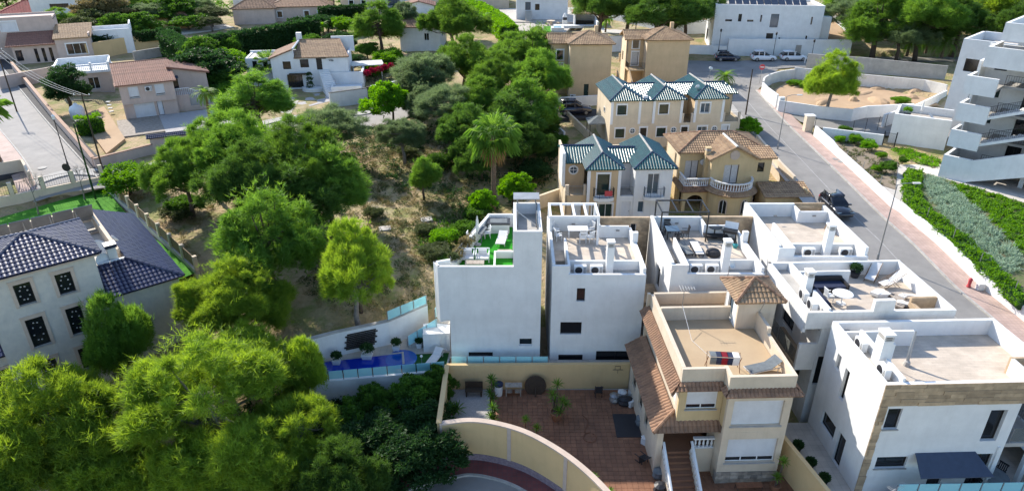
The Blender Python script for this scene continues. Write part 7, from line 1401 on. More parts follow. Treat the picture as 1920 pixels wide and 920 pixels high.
tx = bpy.data.curves.new('name_lettering', 'FONT'); tx.body = 'Villa'; tx.size = .45; tx.extrude = .02; tx.shear = .3; to_ = bpy.data.objects.new('name_lettering', tx); COL.objects.link(to_); to_.parent = t; to_.location = (8.1, -.03, z(8.35)); to_.rotation_euler = (R(90), 0, 0); tx.materials.append(MATS['frame_dark'])
dg = bpy.context.evaluated_depsgraph_get(); me_ = bpy.data.meshes.new_from_object(to_.evaluated_get(dg)); COL.objects.unlink(to_); lo_ = bpy.data.objects.new('name_lettering', me_); COL.objects.link(lo_); lo_.parent = t; lo_.location = to_.location; lo_.rotation_euler = to_.rotation_euler
struct(MB().prism([P2(480,205,4.1), P2(520,165,4.1), P2(560,190,4.1), P2(545,215,4.1)], 3.6, 4.2).build('driveway', 'path')); struct(MB().prism([P2(545,190,4.1), P2(600,170,4.1), P2(640,185,4.1), P2(560,205,4.1)], 3.5, 4.15).build('courtyard', 'gravel'))
wall_thing('street_wall', 'white street wall with dark doorway in front of the white house', [P2(620,202,4.1), P2(690,192,4.1)], .3, 3, 6.2, 'white', 'frame_dark'); wall_thing('street_wall', 'white street wall right of the dark doorway', [P2(698,190,4.1), P2(750,178,4.2)], .3, 3, 6.4, 'white')
gd = thing('gate', 'dark wooden street door in the white wall', 'gate', (*P2(690,192,4.1), 4.1), 25); MB().box(.05, 1.25, -.05, .05, 0, 2.1).build('door_leaf', 'wood_dark', gd); MB().box(-.1, 1.4, -.12, .12, 2.102, 2.25).build('lintel', 'wood_dark', gd)
pg = thing('carport', 'pale sheet roof shelter behind the bougainvillea', 'shelter', (*P2(665,152,4.3), 4.3), 15)
for x in (0, 4.5):
    for y in (0, 3): MB().box(x-.06, x+.06, y-.06, y+.06, 0, 2.4).build('post', 'white', pg)
MB().box(-.3, 4.9, -.4, 3.4, 2.4, 2.5).build('roof_sheet', 'metal_pale', pg)
p1 = thing('swimming_pool', 'pale blue pool and steps left of the white house', 'pool', (*P2(470,118,4.5), 4.5), 8); MB().box(-6, 3, -3, 4, -.3, .02).build('deck', 'path', p1); MB().box(-2.6, 1.6, 0, 2.6, .02, .05).build('water', 'pool_bright', p1)
for k in range(4): MB().box(-1.2, 2.8, -4.6-k*.9, -4.0-k*.9, -.3, -.05-k*.2).build('step', 'white', p1)
# ================================================================ FAR HOUSES
def simple_house(label, loc, rz, W, D, H, m, roof, rm, rh=1.4, wins=(), name='house', ax='x'):
    t = thing(name, label, 'house', loc, rz); wall(t, (0, 0), (W, 0), -2, H, m, wins, .25); wall(t, (W, .25), (W, D), -2, H, m, [(D*.3, D*.3+1, H-2.1, H-.9, 'dark', {})], .25); wall(t, (W, D), (0, D), -2, H, m, [], .25); wall(t, (0, D), (0, .25), -2, H, m, [(D*.4, D*.4+1, H-2.1, H-.9, 'dark', {})], .25)
    if roof == 'hip': hip_roof(t, -.4, W+.4, -.4, D+.4, H, rh, rm, rm, axis=ax, per=.32, course=.5)
    elif roof == 'gable':
        hip_roof(t, -.4, W+.4, -.4, D+.4, H, rh, rm, rm, ends=(0, 0), axis=ax, per=.32, course=.5)
        for q in (0, W) if ax == 'x' else (0, D): MB().poly([(q, 0, H), (q, D, H), (q, D/2, H+rh)] if ax == 'x' else [(0, q, H), (W, q, H), (W/2, q, H+rh)]).build('gable', m, t)
    else: MB().box(.25, W-.25, .25, D-.25, H-.5, H-.3).build('roof_deck', rm, t)
    return t
wn = lambda *xs: [(x, x+1.1, 1.0, 2.3, 'win', {'trim': 'whitepaint'}) for x in xs]
h = simple_house('pale villa with dark hipped roofs behind a tall clipped hedge', (*P2(440,47,5.8), 5.8), 8, 9, 9, 3.4, PW, 'hip', 'roof_brown', 2.6); simple_house('long pale wing with flat brown roofs beside the hipped villa', (*P2(505,42,5.9), 5.9), 8, 14, 7, 3.3, PW, 'hip', 'roof_brown', 1.3, wn(2, 8, 11)); simple_house('pale upper storey block rising behind the hipped villa', (*P2(440,22,6.2), 6.2), 8, 22, 6, 5.2, 'white_old', 'flat', 'path')
simple_house('small white cottage with brown roof among the pines', (*P2(752,100,4.9), 4.9), -4, 7.5, 8, 4.8, 'white', 'gable', 'roof_brown', 1.7, [(4.6, 5.5, 2.4, 3.7, 'win', {'n': 2})], ax='x'); simple_house('white shed with dull red roof above the cottage', (*P2(758,33,6.3), 6.3), 5, 7, 6, 2.6, 'white', 'gable', 'roof_red', 1.0, ax='y')
simple_house('tan house with red porch roof at the top of the gardens', (*P2(640,20,6.8), 6.8), 5, 9, 8, 5.5, 'beige_pale', 'hip', 'roof_red', 1.4, wn(2, 5)); simple_house('pale terraced house with blue glass doors at the top edge', (*P2(705,14,7.0), 7.0), 3, 16, 8, 4.5, 'white_old', 'flat', 'path', 1, [(3, 6, .3, 2.6, 'dark', {'n': 4, 'glass': 'glass_blue'}), (9, 12, .3, 2.6, 'dark', {'n': 4, 'glass': 'glass_blue'})]); simple_house('cream flat house at the top of the picture behind the hedge', (*P2(805,12,7.2), 7.2), 2, 20, 8, 4.0, 'beige_pale', 'flat', 'path', 1, wn(4, 10))
h = simple_house('white raised villa with outside steps above the paved terrace', (*P2(968,36,7.0), 7.0), 0, 11.5, 9, 4.6, 'white', 'hip', 'roof_tan', 1.2, [(2.0, 3.2, 1.9, 3.6, 'door', {'door': 'glass_blue'}), (4.2, 5.2, 1.9, 3.2, 'dark', {})]); 
fs_ = MB()
for k in range(9): fs_.box(2.0, 3.4, -.35-k*.35, -k*.35-.02, -.3, 1.8-k*.2)
fs_.build('steps', 'path', h)
struct(MB().prism([P2(925,42,6.8), P2(1080,44,6.8), P2(1085,12,7.2), P2(925,15,7.2)], 6.0, 6.95).build('paved_terrace', 'tilegrey')); struct(MB().prism([P2(945,60,6.4), P2(1060,64,6.4), P2(1080,44,6.7), P2(928,42,6.7)], 5.5, 6.75).build('paved_terrace', 'tilegrey')); pad([P2(925,62,6.4), P2(1085,64,6.4), P2(1090,10,7.2), P2(925,12,7.2)], 6.3)
pv = thing('pavilion', 'garden pavilion with tan tile roof and open front on the paved terrace', 'pavilion', (*P2(1076,50,6.8), 6.8), -3)
for x in (.15, 4.6): MB().box(x-.15, x+.15, 0, .3, 0, 2.7).build('pillar', 'white', pv)
wall(pv, (4.8, 4), (0, 4), 0, 2.7, 'white', [], .25); wall(pv, (0, 4), (0, .3), 0, 2.7, 'white', [], .25); hip_roof(pv, -.5, 5.3, -.5, 4.5, 2.7, 1.1, 'roof_tan', 'roof_tan'); MB().box(.5, 4.2, 1.6, 2.5, 0, .9).build('counter', 'frame_dark', pv)
bq = thing('barbecue', 'white masonry barbecue beside the tiled pavilion', 'barbecue', (*P2(1059,46,6.8), 6.8)); MB().box(-.5, .5, -.4, .4, 0, .9).build('base', 'white', bq); MB().box(-.42, .42, -.3, .3, .902, 1.5).build('firebox', 'plastic_dark', bq); MB().add([(-.5, -.4, 1.502), (.5, -.4, 1.502), (.5, .4, 1.502), (-.5, .4, 1.502), (-.15, -.15, 2.3), (.15, -.15, 2.3), (.15, .15, 2.3), (-.15, .15, 2.3)], [(3,2,1,0),(4,5,6,7),(0,1,5,4),(1,2,6,5),(2,3,7,6),(3,0,4,7)]).build('hood', 'white', bq)
tb = thing('round_table', 'round stone table with benches on the upper terrace', 'table', (*P2(1033,46,6.8), 6.8)); MB().lathe((0, 0, 0), [(.3, 0), (.25, .65), (.9, .7), (.9, .8)], 14).build('table_top', 'beige_pale', tb)
for a in range(3): MB().lathe((1.5*math.cos(a*2.1), 1.5*math.sin(a*2.1), 0), [(.3, 0), (.3, .45)], 10).build('stool', 'beige_pale', tb)
ht = thing('hot_tub', 'white hot tub with turquoise water on a square of lawn', 'hot tub', (*P2(1045,60,6.5), 6.75)); MB().box(-1.3, 1.3, -1, 1, 0, .7).build('surround', 'white', ht); MB().box(-.8, .8, -.6, .6, .702, .72).build('water', 'pool_bright', ht)
struct(MB().prism([P2(1018,62,6.5), P2(1038,62,6.5), P2(1040,50,6.7), P2(1020,50,6.7)], 6.5, 6.78).build('lawn', 'lawn'))
o = MB().box(-4.5, 4.5, -.8, .8, 0, .5).build('low_wall', 'white', loc=(*P2(1078,52,6.7), 6.7)); tag(o, 'low white wall in front of the tiled pavilion', 'wall')
wall_thing('boundary_wall', 'white stepped wall dropping beside the tiled pavilion', [P2(1098,20,7.2), P2(1108,36,7.0), P2(1120,58,6.6)], .3, 5, lambda x, y: 8.4+(y-150)*.02, 'white')
wall_thing('boundary_wall', 'tall white wall behind the dark pines and dirt yard', [P2(1105,30,7.2), P2(1180,45,7.2), P2(1260,62,7.0), P2(1330,58,7.4)], .3, 5, 9.4, 'white')
wall_thing('boundary_wall', 'white wall between the tall beige houses', [P2(1120,100,6.0), P2(1210,98,6.0)], .3, 4.5, 8.9, 'white'); wall_thing('boundary_wall', 'cream wall with planting beside the outside stair', [P2(1160,118,5.6), P2(1182,117,5.6)], .3, 4.5, 7.2, 'beige')
struct(MB().prism([P2(1130,66,6.6), P2(1280,66,6.8), P2(1270,45,7.2), P2(1120,40,7.2)], 6.0, 7.0).build('dirt_yard', 'path'))
h = simple_house('ochre garden hut with brown pyramid roof by the bright lawn', (*P2(296,58,5.4), 5.4), 10, 6.5, 6, 2.8, 'sand_wall', 'hip', 'roof_brown', 2.0); wall_thing('garden_wall', 'short ochre wall beside the garden hut', [P2(278,58,5.4), P2(296,60,5.4)], .25, 4, 8.2, 'sand_wall')
lw2 = [P2(186,78,5.4), P2(300,66,5.4), P2(290,60,5.5), P2(195,68,5.5)]; struct(MB().add([(x, y, 5.75) for x, y in lw2], [(0,1,2,3)]).build('lawn', 'turf')); pad(lw2, 5.6)
struct(MB().prism([P2(340,66,5.5), P2(440,52,5.7), P2(420,46,5.8), P2(340,56,5.6)], 5, 5.8).build('driveway', 'path'))
rnd = random.Random(12)
for i in range(9):
    u, v = 2+i*15, 44-i*4.4+rnd.uniform(-1, 1); simple_house('far terraced house with brick red roof in the red roofed estate', (*P2(u, v, 4.0), 3.6), 24, 12, 10, 2.6, 'roof_redfar' if i % 3 else 'beige_pale', 'hip', 'roof_redfar', 2.2)['group'] = 'far red roofed estate'
simple_house('far long white flat building below the red roofs', (*P2(66,44,4.6), 4.4), 20, 22, 9, 5.5, 'white', 'flat', 'path', 1, [(4, 8, 3.4, 4.4, 'dark', {'n': 3})]); simple_house('far white tower block at the top edge', (*P2(246,22,4.5), 4.5), 0, 9, 8, 12, 'white', 'flat', 'path', 1, [(1.5, 2.7, 5+k*2.6, 6.2+k*2.6, 'dark', {}) for k in range(3)]+[(5, 6.2, 5+k*2.6, 6.2+k*2.6, 'dark', {}) for k in range(3)])
gt_ = thing('water_tank', 'green cylindrical garden water tank beside the bright hedge', 'tank', (*P2(905,58,6.2), 6.1)); MB().lathe((0, 0, 0), [(1.3, 0), (1.3, 2.2), (1.0, 2.5), (.02, 2.6)], 18).build('body', 'fabric_teal' if False else 'leaf_dark', gt_); MB().lathe((0, 0, 2.602), [(1.36, -.35), (1.36, -.2), (.02, .1)], 18).build('lid', 'path', gt_)
# ================================================================ VEHICLES, LAMPS, POLES
def loft(st):
    vs = []; fs = []; n = 8
    for x, zl, zh, w in st: vs += [(x, -w*.9, zl), (x, -w, zl+.14), (x, -w, max(zh-.14, zl+.2)), (x, -w*.84, zh), (x, w*.84, zh), (x, w, max(zh-.14, zl+.2)), (x, w, zl+.14), (x, w*.9, zl)]
    k = len(st)
    for i in range(k-1):
        for j in range(n): fs.append((i*n+j, i*n+(j+1) % n, (i+1)*n+(j+1) % n, (i+1)*n+j))
    fs += [tuple(range(n)), tuple((k-1)*n+j for j in range(n))]; return MB().add(vs, fs)
def car(label, loc, rz, m, L=4.4, W=1.82, H=1.62, hood=.92, rear='suv', spare=False):
    """front points along +x"""
    t = thing('parked_car', label, 'car', loc, rz); a, b = -L/2, L/2; w = W/2; bl = H*.60
    loft([(a, .42, bl*.86, w*.84), (a+.12, .26, bl, w*.95), (a+.9, .22, bl+.02, w), (b-1.5, .22, bl, w), (b-.9, .22, hood, w*.98), (b-.25, .24, hood-.12, w*.92), (b, .36, hood-.3, w*.78)]).build('body', m, t, True)
    rx = a+(.12 if rear != 'hatch' else .25); st = [(rx, bl-.03, bl+.05, w*.9), (rx+(.28 if rear != 'estate' else .45), bl-.02, H-.05, w*.78), (a+1.4, bl-.02, H, w*.78), (b-2.15, bl-.02, H-.02, w*.77), (b-1.25, bl-.04, bl+.03, w*.88)]
    loft([(x, zl, zh, ww) for x, zl, zh, ww in st]).build('windows', 'glass_dark', t, True)
    loft([(rx+.3, H-.07, H-.015, w*.74), (a+1.4, H-.05, H+.02, w*.76), (b-2.1, H-.06, H+.0, w*.74)]).build('roof', m, t, True)
    for s in (-1, 1):
        for x in (rx+.75, b-2.35, (a+b)/2-.25): MB().add([(x, s*w*.895, bl), (x+.1, s*w*.895, bl), (x+.1, s*w*.775, H-.02), (x, s*w*.775, H-.02), (x, s*w*.85, bl), (x+.1, s*w*.85, bl), (x+.1, s*w*.74, H-.02), (x, s*w*.74, H-.02)], [(0,1,2,3),(7,6,5,4),(0,4,5,1),(1,5,6,2),(2,6,7,3),(3,7,4,0)]).build('pillar', m, t)
        MB().cbox((b-1.45, s*(w+.1), bl+.08), (.14, .2, .13)).build('mirror', m, t); MB().cbox((b-.16, s*w*.68, hood-.22), (.2, .36, .13), rz=-s*.35).build('headlight', 'glass_blue', t); MB().cbox((a+.07, s*w*.76, bl-.14), (.1, .24, .3)).build('tail_light', 'fabric_red', t)
        for x in (a+.8, b-.85):
            ty = MB().lathe((x, s*(w-.2), .33), [(.2, 0), (.33, .02), (.34, .1), (.33, .2), (.2, .21)] if s > 0 else [(.2, 0), (.33, -.02), (.34, -.1), (.33, -.2), (.2, -.21)], 18, 'Y').build('wheel', 'plastic_dark', t); r_ = MB().lathe((x, s*(w+.002), .33), [(.21, 0), (.2, .012*s), (.05, .02*s)], 12, 'Y').build('rim', 'metal_grey', ty)
    MB().box(a-.015, a+.06, -w*.3, w*.3, .5, .62).build('number_plate', 'plastic_white', t); MB().box(b-.06, b+.012, -w*.55, w*.55, .42, hood-.42).build('grille', 'plastic_dark', t)
    if spare: MB().lathe((a-.12, .1, bl-.05), [(.3, -.1), (.34, 0), (.3, .1)], 16, 'X').build('spare_wheel', 'plastic_dark', t)
    return t
mat('car_white', (.78, .79, .8), .25, .02, coat=.6); mat('car_black', (.012, .014, .02), .25, .02, coat=.8); mat('car_navy', (.012, .016, .035), .25, .02, coat=.8)
x, y = PR(1560, 384); car('black van parked against the kerb beside the wicker box villa', (x-.35, y-1.5, zR(y-1.5)+.01), -88, 'car_black', 4.2, 1.75, 1.55, rear='suv')
for u, v, lab, m_, re, hh in ((1362, 113, 'dark blue hatchback parked below the tall white wall', 'car_navy', 'hatch', 1.55), (1430, 113, 'white sport utility car with sloping back parked below the white wall', 'car_white', 'hatch', 1.62), (1486, 113, 'white estate car with roof rails parked near the meter cabinets', 'car_white', 'estate', 1.52)):
    p = P(u, v, 5.6); car(lab, (p.x, p.y-.2, zU(p.x, p.y)+.01), 0 if u > 1400 else 180-180, m_, 4.5 if re != 'hatch' else 4.3, 1.84, hh, rear=re)
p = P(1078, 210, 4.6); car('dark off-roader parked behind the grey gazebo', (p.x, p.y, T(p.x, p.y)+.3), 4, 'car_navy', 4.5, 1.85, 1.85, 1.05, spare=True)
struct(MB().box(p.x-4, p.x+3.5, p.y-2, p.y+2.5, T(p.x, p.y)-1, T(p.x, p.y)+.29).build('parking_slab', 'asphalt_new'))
p = P(3, 165, 4.9); car('dark car half hidden behind the pole at the upper left street', (p.x-2.2, p.y, T(p.x, p.y)+.1), 120, 'car_navy', 4.3)
def lamp(label, x, y, z, h, arm=1.2, rz=90, m='metal_grey', kind='street'):
    t = thing('street_lamp', label, 'street lamp', (x, y, z), rz); MB().lathe((0, 0, 0), [(.1, 0), (.1, .5), (.06, .6)], 10).build('base', m, t); MB().tube([(0, 0, .5), (0, 0, h)], [.06, .04], 8).build('pole', m, t)
    if kind == 'street': MB().tube([(0, 0, h-.02), (arm*.4, 0, h+.12), (arm, 0, h+.15)], .03, 6).build('arm', m, t); MB().cbox((arm+.2, 0, h+.14), (.6, .22, .1)).build('lamp_head', 'metal_pale', t)
    else: MB().lathe((0, 0, h), [(.04, 0), (.14, .05), (.18, .38), (.2, .4), (.06, .52), (.02, .6)], 8).build('lantern', 'plastic_white' if kind == 'white' else m, t)
    return t
x, y = PR(1645, 486); lamp('tall grey street lamp arching over the road beside the wicker box villa', x, y, zR(y), 6.7, 1.3, 0)
x, y = PR(1458, 278, .1); lamp('slim grey street lamp beside the yellow house wall', x, y, zR(y), 6.2, 1.2, 0)
x, y = PR(1398, 215); 
def pole(label, x, y, z, h, r=.11, m='wood_dark', cross=0, name='utility_pole'):
    t = thing(name, label, 'pole', (x, y, z)); MB().tube([(0, 0, -.3), (0, 0, h)], [r, r*.65], 8).build('shaft', m, t)
    if cross:
        for q in (h-.3, h-.8): MB().box(-cross, cross, -.05, .05, q, q+.1).build('cross_arm', m, t)
        i_ = MB()
        for k in (-1, 0, 1): i_.lathe((k*cross*.85, 0, h-.2), [(.04, 0), (.06, .06), (.04, .14)], 8)
        i_.build('insulator', 'plastic_white', t)
    return t
pole('dark wooden pole at the street edge by the cream townhouse end', x, y, zR(y), 6.0)
p = P(1187, 97, 6.4); pole('dark wooden pole in front of the white wall between beige houses', p.x, p.y-1, 6.0, 8.0); 
p = P(1318, 52, 7.4); pole('tall pale trunk pole beside the modern house', p.x, p.y, 7, 12, .2, 'palm_bark')
for u, v, lab in ((1447, 112, 'black lantern lamp post between the parked white cars'), (1516, 128, 'black lantern lamp post by the rounded plot wall'), (1345, 105, 'lantern lamp post at the modern house entrance')): p = P(u, v, 5.6); lamp(lab, p.x, p.y-.3, 5.6, 4.2, 0, 0, 'metal_black', 'lantern')
p = G(128, 312); lamp('black lantern lamp post beside the concrete street', p.x, p.y, p.z, 5.2, 0, 0, 'metal_black', 'white')
PL = []
for u, v, h_, lab, c_ in ((32, 210, 8.5, 'dark wooden power pole on the concrete street pavement', .8), (196, 330, 8.8, 'wooden power pole with cross arms at the garden wall corner', .9), (178, 368, 7.5, 'green metal pole at the corner of the lawn wall', 0)): p = G(u, v); pole(lab, p.x, p.y, p.z, h_, .10, 'wood_dark' if c_ else 'leaf_dark', c_); PL.append((p.x, p.y, p.z+h_))
for k, (dx, dz) in enumerate(((-.6, -.2), (0, -.2), (.6, -.2))):
    a, b = Vector((PL[0][0]+dx, PL[0][1], PL[0][2]+dz)), Vector((PL[1][0]+dx, PL[1][1], PL[1][2]+dz)); pts = [a.lerp(b, i/12)-Vector((0, 0, .9*math.sin(math.pi*i/12))) for i in range(13)]; o = MB().tube([p_-a for p_ in pts], .016, 4).build('power_line', 'metal_pale', loc=a); tag(o, 'overhead wire sagging between the two wooden power poles', 'wire', 'overhead wires')
def sign(label, x, y, z, h, r, face, m):
    t = thing('road_sign', label, 'road sign', (x, y, z)); MB().tube([(0, 0, 0), (0, 0, h)], .035, 6).build('post', 'metal_grey', t); d = MB().lathe((0, -.04, h-.1), [(r, 0), (r, .03)], 20, 'Y').build('disc', m, t)
    if face: MB().box(-r*.7, r*.7, -.052, -.043, h-.1-r*.17, h-.1+r*.17).build('white_bar', 'plastic_white', d)
    return t
x, y = PR(1424, 158); sign('red no entry sign with white bar at the street corner', x, y, zR(y)+.1, 2.6, .42, True, 'fabric_red')
p = G(136, 352); sign('round road sign seen from behind near the lawn railings', p.x, p.y, p.z, 2.3, .42, False, 'metal_black')
for u, v, lab in ((1440, 178, 'red'), (1506, 120, 'white')): 
    x, y = PR(u, v); o = MB().lathe((0, 0, 0), [(.13, 0), (.13, .08), (.1, .1), (.1, .7), (.14, .72), (.05, .85)], 10).build('bollard', 'fabric_red' if lab == 'red' else 'plastic_white', loc=(x+.2, y, zR(y)+.12)); tag(o, lab+(' hydrant bollard at the foot of the plot wall' if lab == 'red' else ' bollard beside the rounded plot wall'), 'bollard')
o = MB().lathe((0, 0, 0), [(.45, 0), (.45, .015)], 18).build('manhole_cover', 'concrete', loc=(*P2(79,315,4.55), T(*P2(79,315,4.55))+.085)); struct(o)
# ================================================================ TREES, HEDGES, UNDERGROWTH
TONE = {'pine_mid': 'mid green', 'pine_dark': 'dark green', 'pine_grey': 'grey-green', 'pine_bright': 'yellow-green', 'leaf_mid': 'leafy green', 'leaf_dark': 'very dark leafy', 'leaf_bright': 'bright green', 'scrub_olive': 'olive', 'scrub_dry': 'brownish', 'hedge_green': 'fresh green'}
WOOD = 'pines on the wild slope'; TOPR = 'trees of the wood behind the modern house'; TOPL = 'far trees below the red roofs'; NEAR = 'big pines below the mansion'
NB = [('big', 385, 765, 10.2, 6.0, 'pine_bright', 'huge yellow-green pine with bare radiating branches in front of the mansion'), ('dome', 105, 810, 9.5, 4.2, 'pine_bright', 'dense green pine standing against the mansion foundations'), ('round', 215, 655, 8.5, 2.3, 'pine_mid', 'rounded pine top hiding the lower mansion windows'),
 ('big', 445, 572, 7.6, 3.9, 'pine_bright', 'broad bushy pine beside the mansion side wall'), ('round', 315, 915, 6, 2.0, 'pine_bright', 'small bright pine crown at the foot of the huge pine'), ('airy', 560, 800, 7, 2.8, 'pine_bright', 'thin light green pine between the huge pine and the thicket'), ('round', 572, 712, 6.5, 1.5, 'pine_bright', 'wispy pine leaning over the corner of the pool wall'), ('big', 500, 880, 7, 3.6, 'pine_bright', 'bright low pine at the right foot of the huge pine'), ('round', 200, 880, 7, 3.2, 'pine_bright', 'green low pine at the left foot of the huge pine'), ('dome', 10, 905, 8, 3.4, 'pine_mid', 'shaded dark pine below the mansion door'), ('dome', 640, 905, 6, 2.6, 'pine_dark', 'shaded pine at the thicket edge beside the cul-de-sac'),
 ('oval', 500, 455, 9, 3.9, 'pine_mid', 'dense rounded pine on the slope next to the sparse yellow pine'), ('airy', 662, 512, 8.5, 3.0, 'pine_bright', 'sparse yellow-green pine with visible pale branches above the pool wall'), ('round', 668, 500, 7.6, 2.3, 'pine_bright', 'inner bushy pine grown together with the sparse yellow pine'),
 ('dome', 345, 335, 7.5, 3.4, 'pine_mid', 'pine beside the round clipped bush and the street'), ('oval', 480, 195, 8, 4.6, 'pine_mid', 'wide pine in front of the white house courtyard'), ('airy', 620, 240, 7.5, 4.2, 'pine_grey', 'grey-green airy pine by the white street wall'), ('leafy', 733, 192, 5.5, 2.7, 'leaf_bright', 'vivid green leafy tree at the street door'), ('airy', 755, 252, 6, 2.9, 'pine_grey', 'grey sparse pine alone on the bare slope'), ('round', 793, 335, 4.6, 1.8, 'pine_mid', 'small young pine standing alone on the slope'),
 ('leafy', 962, 352, 3.4, 1.6, 'leaf_bright', 'bright green bush tree at the foot of the tall palm'), ('leafy', 902, 378, 2.6, 1.1, 'leaf_bright', 'lower bright shrub left of the palm trunk'), ('oval', 712, 52, 10, 4.4, 'pine_mid', 'tall trunked pine beside the small white cottage'), ('round', 765, 45, 8, 3.2, 'pine_grey', 'rounded grey-green pine behind the small white cottage'), ('dome', 848, 50, 10, 6.0, 'pine_mid', 'broad green pine between the cottage and the bright hedge'), ('round', 855, 30, 9, 4, 'leaf_mid', 'rounded tree crown behind the broad pine by the cottage'),
 ('big', 1562, 155, 8.8, 4.2, 'pine_bright', 'lone umbrella pine standing at the car park fence'), ('leafy', 1406, 240, 2.6, 1.4, 'leaf_bright', 'lemon green bush at the street wall of the cream townhouses'), ('conifer', 123, 168, 5.6, 2.1, 'leaf_dark', 'dark pointed conifer in the pink house garden'), ('bush', 236, 340, 2.7, 2.6, 'hedge_green', 'large rounded clipped bush at the street corner by the timber fence'), ('bush', 432, 88, 4.0, 1.7, 'leaf_mid', 'tall rounded topiary bush in front of the dark hedge'), ('bush', 1415, 640/2, .9, .5, 'leaf_mid', 'small bush by the garage')]
for k, u, v, h_, r_, m_, lab in NB[:-1]: tree_px(k, u, v, h_, r_, m_, lab, cat='bush' if 'bush' in lab and k == 'bush' else 'tree', name='pine_tree' if 'pine' in lab else ('bush' if k == 'bush' else 'tree'))
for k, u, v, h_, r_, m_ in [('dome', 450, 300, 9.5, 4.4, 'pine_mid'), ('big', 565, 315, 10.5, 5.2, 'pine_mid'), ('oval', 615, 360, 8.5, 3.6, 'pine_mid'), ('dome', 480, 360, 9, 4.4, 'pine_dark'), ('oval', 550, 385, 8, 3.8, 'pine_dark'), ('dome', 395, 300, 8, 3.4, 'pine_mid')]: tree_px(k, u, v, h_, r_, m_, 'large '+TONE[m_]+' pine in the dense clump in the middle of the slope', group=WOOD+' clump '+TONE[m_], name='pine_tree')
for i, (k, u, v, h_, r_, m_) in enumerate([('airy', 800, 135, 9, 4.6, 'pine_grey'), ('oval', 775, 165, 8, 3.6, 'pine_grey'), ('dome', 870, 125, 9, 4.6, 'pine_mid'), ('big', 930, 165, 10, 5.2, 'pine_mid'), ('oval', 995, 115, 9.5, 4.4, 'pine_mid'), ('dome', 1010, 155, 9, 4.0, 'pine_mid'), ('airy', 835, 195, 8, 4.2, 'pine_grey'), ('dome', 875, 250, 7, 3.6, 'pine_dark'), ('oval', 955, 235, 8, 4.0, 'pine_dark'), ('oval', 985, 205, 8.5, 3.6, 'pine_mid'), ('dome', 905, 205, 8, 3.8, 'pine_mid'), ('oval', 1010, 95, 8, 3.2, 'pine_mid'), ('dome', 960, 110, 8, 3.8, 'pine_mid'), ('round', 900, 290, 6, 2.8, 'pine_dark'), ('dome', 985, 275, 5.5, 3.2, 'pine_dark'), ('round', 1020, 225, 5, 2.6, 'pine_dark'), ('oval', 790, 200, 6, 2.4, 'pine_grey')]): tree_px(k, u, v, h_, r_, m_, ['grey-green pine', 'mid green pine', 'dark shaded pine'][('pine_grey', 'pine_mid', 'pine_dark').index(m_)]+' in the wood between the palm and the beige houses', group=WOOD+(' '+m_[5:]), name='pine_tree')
for i, (k, u, v, h_, r_, m_) in enumerate([('oval', 1650, 45, 11, 6, 'pine_mid'), ('dome', 1735, 35, 12, 6.6, 'pine_mid'), ('oval', 1850, 18, 11, 6, 'pine_mid'), ('airy', 1600, 30, 10, 5, 'pine_grey'), ('dome', 1890, 25, 11, 6, 'pine_bright'), ('oval', 1800, 45, 10, 5, 'pine_dark'), ('dome', 1690, 70, 7, 5, 'pine_grey'), ('airy', 1780, 15, 10, 5, 'pine_grey'), ('oval', 1690, 10, 12, 6, 'pine_mid'), ('dome', 1600, 5, 11, 6, 'pine_mid'), ('dome', 1920, 60, 10, 5, 'pine_dark'), ('oval', 1850, -10, 13, 7, 'pine_mid'), ('dome', 1760, -10, 13, 7, 'pine_mid')]): tree_px(k, u, v, h_, r_, m_, TONE[m_]+' tree in the dense wood beyond the white plot walls', group=TOPR+' '+TONE[m_], name='tree')
for u, v, h_, r_ in ((1128, 8, 12, 5.5), (1235, 18, 12, 8), (1180, -4, 13, 6.5), (1290, 6, 12, 6), (1265, 35, 8, 4)): tree_px('dome', u, v, h_, r_, 'pine_dark', 'dark umbrella pine standing over the white yard wall', at=.62, group='umbrella pines over the yard wall', name='pine_tree')
for i, (k, u, v, h_, r_, m_) in enumerate([('dome', 112, 44, 6, 4.2, 'pine_mid'), ('leafy', 190, 20, 7, 5.2, 'scrub_dry'), ('leafy', 225, 48, 5, 3.6, 'leaf_mid'), ('leafy', 262, 48, 5, 3.4, 'leaf_mid'), ('airy', 285, 22, 6, 5, 'pine_grey'), ('leafy', 340, 18, 6, 4.6, 'leaf_mid'), ('dome', 85, 55, 4, 3, 'leaf_mid'), ('leafy', 150, 52, 4.5, 3.4, 'scrub_olive'), ('dome', 8, -2, 6, 6, 'pine_dark'), ('oval', 40, -12, 6, 6, 'pine_dark'), ('leafy', 200, 62, 3.6, 2.6, 'leaf_mid'), ('airy', 395, 25, 5, 4, 'scrub_olive'), ('leafy', 165, 40, 5, 3.6, 'scrub_olive'), ('leafy', 310, 30, 4.5, 3.4, 'leaf_mid'), ('airy', 395, 40, 3.5, 2.8, 'scrub_olive'), ('dome', 250, 10, 6, 5, 'pine_mid'), ('airy', 370, 12, 6, 4.5, 'pine_grey'), ('leafy', 240, 30, 5, 4, 'leaf_dark')]): tree_px(k, u, v, h_, r_, m_, TONE[m_]+' tree in the green belt between the red roofs and the gardens', group=TOPL+' '+TONE[m_], name='tree')
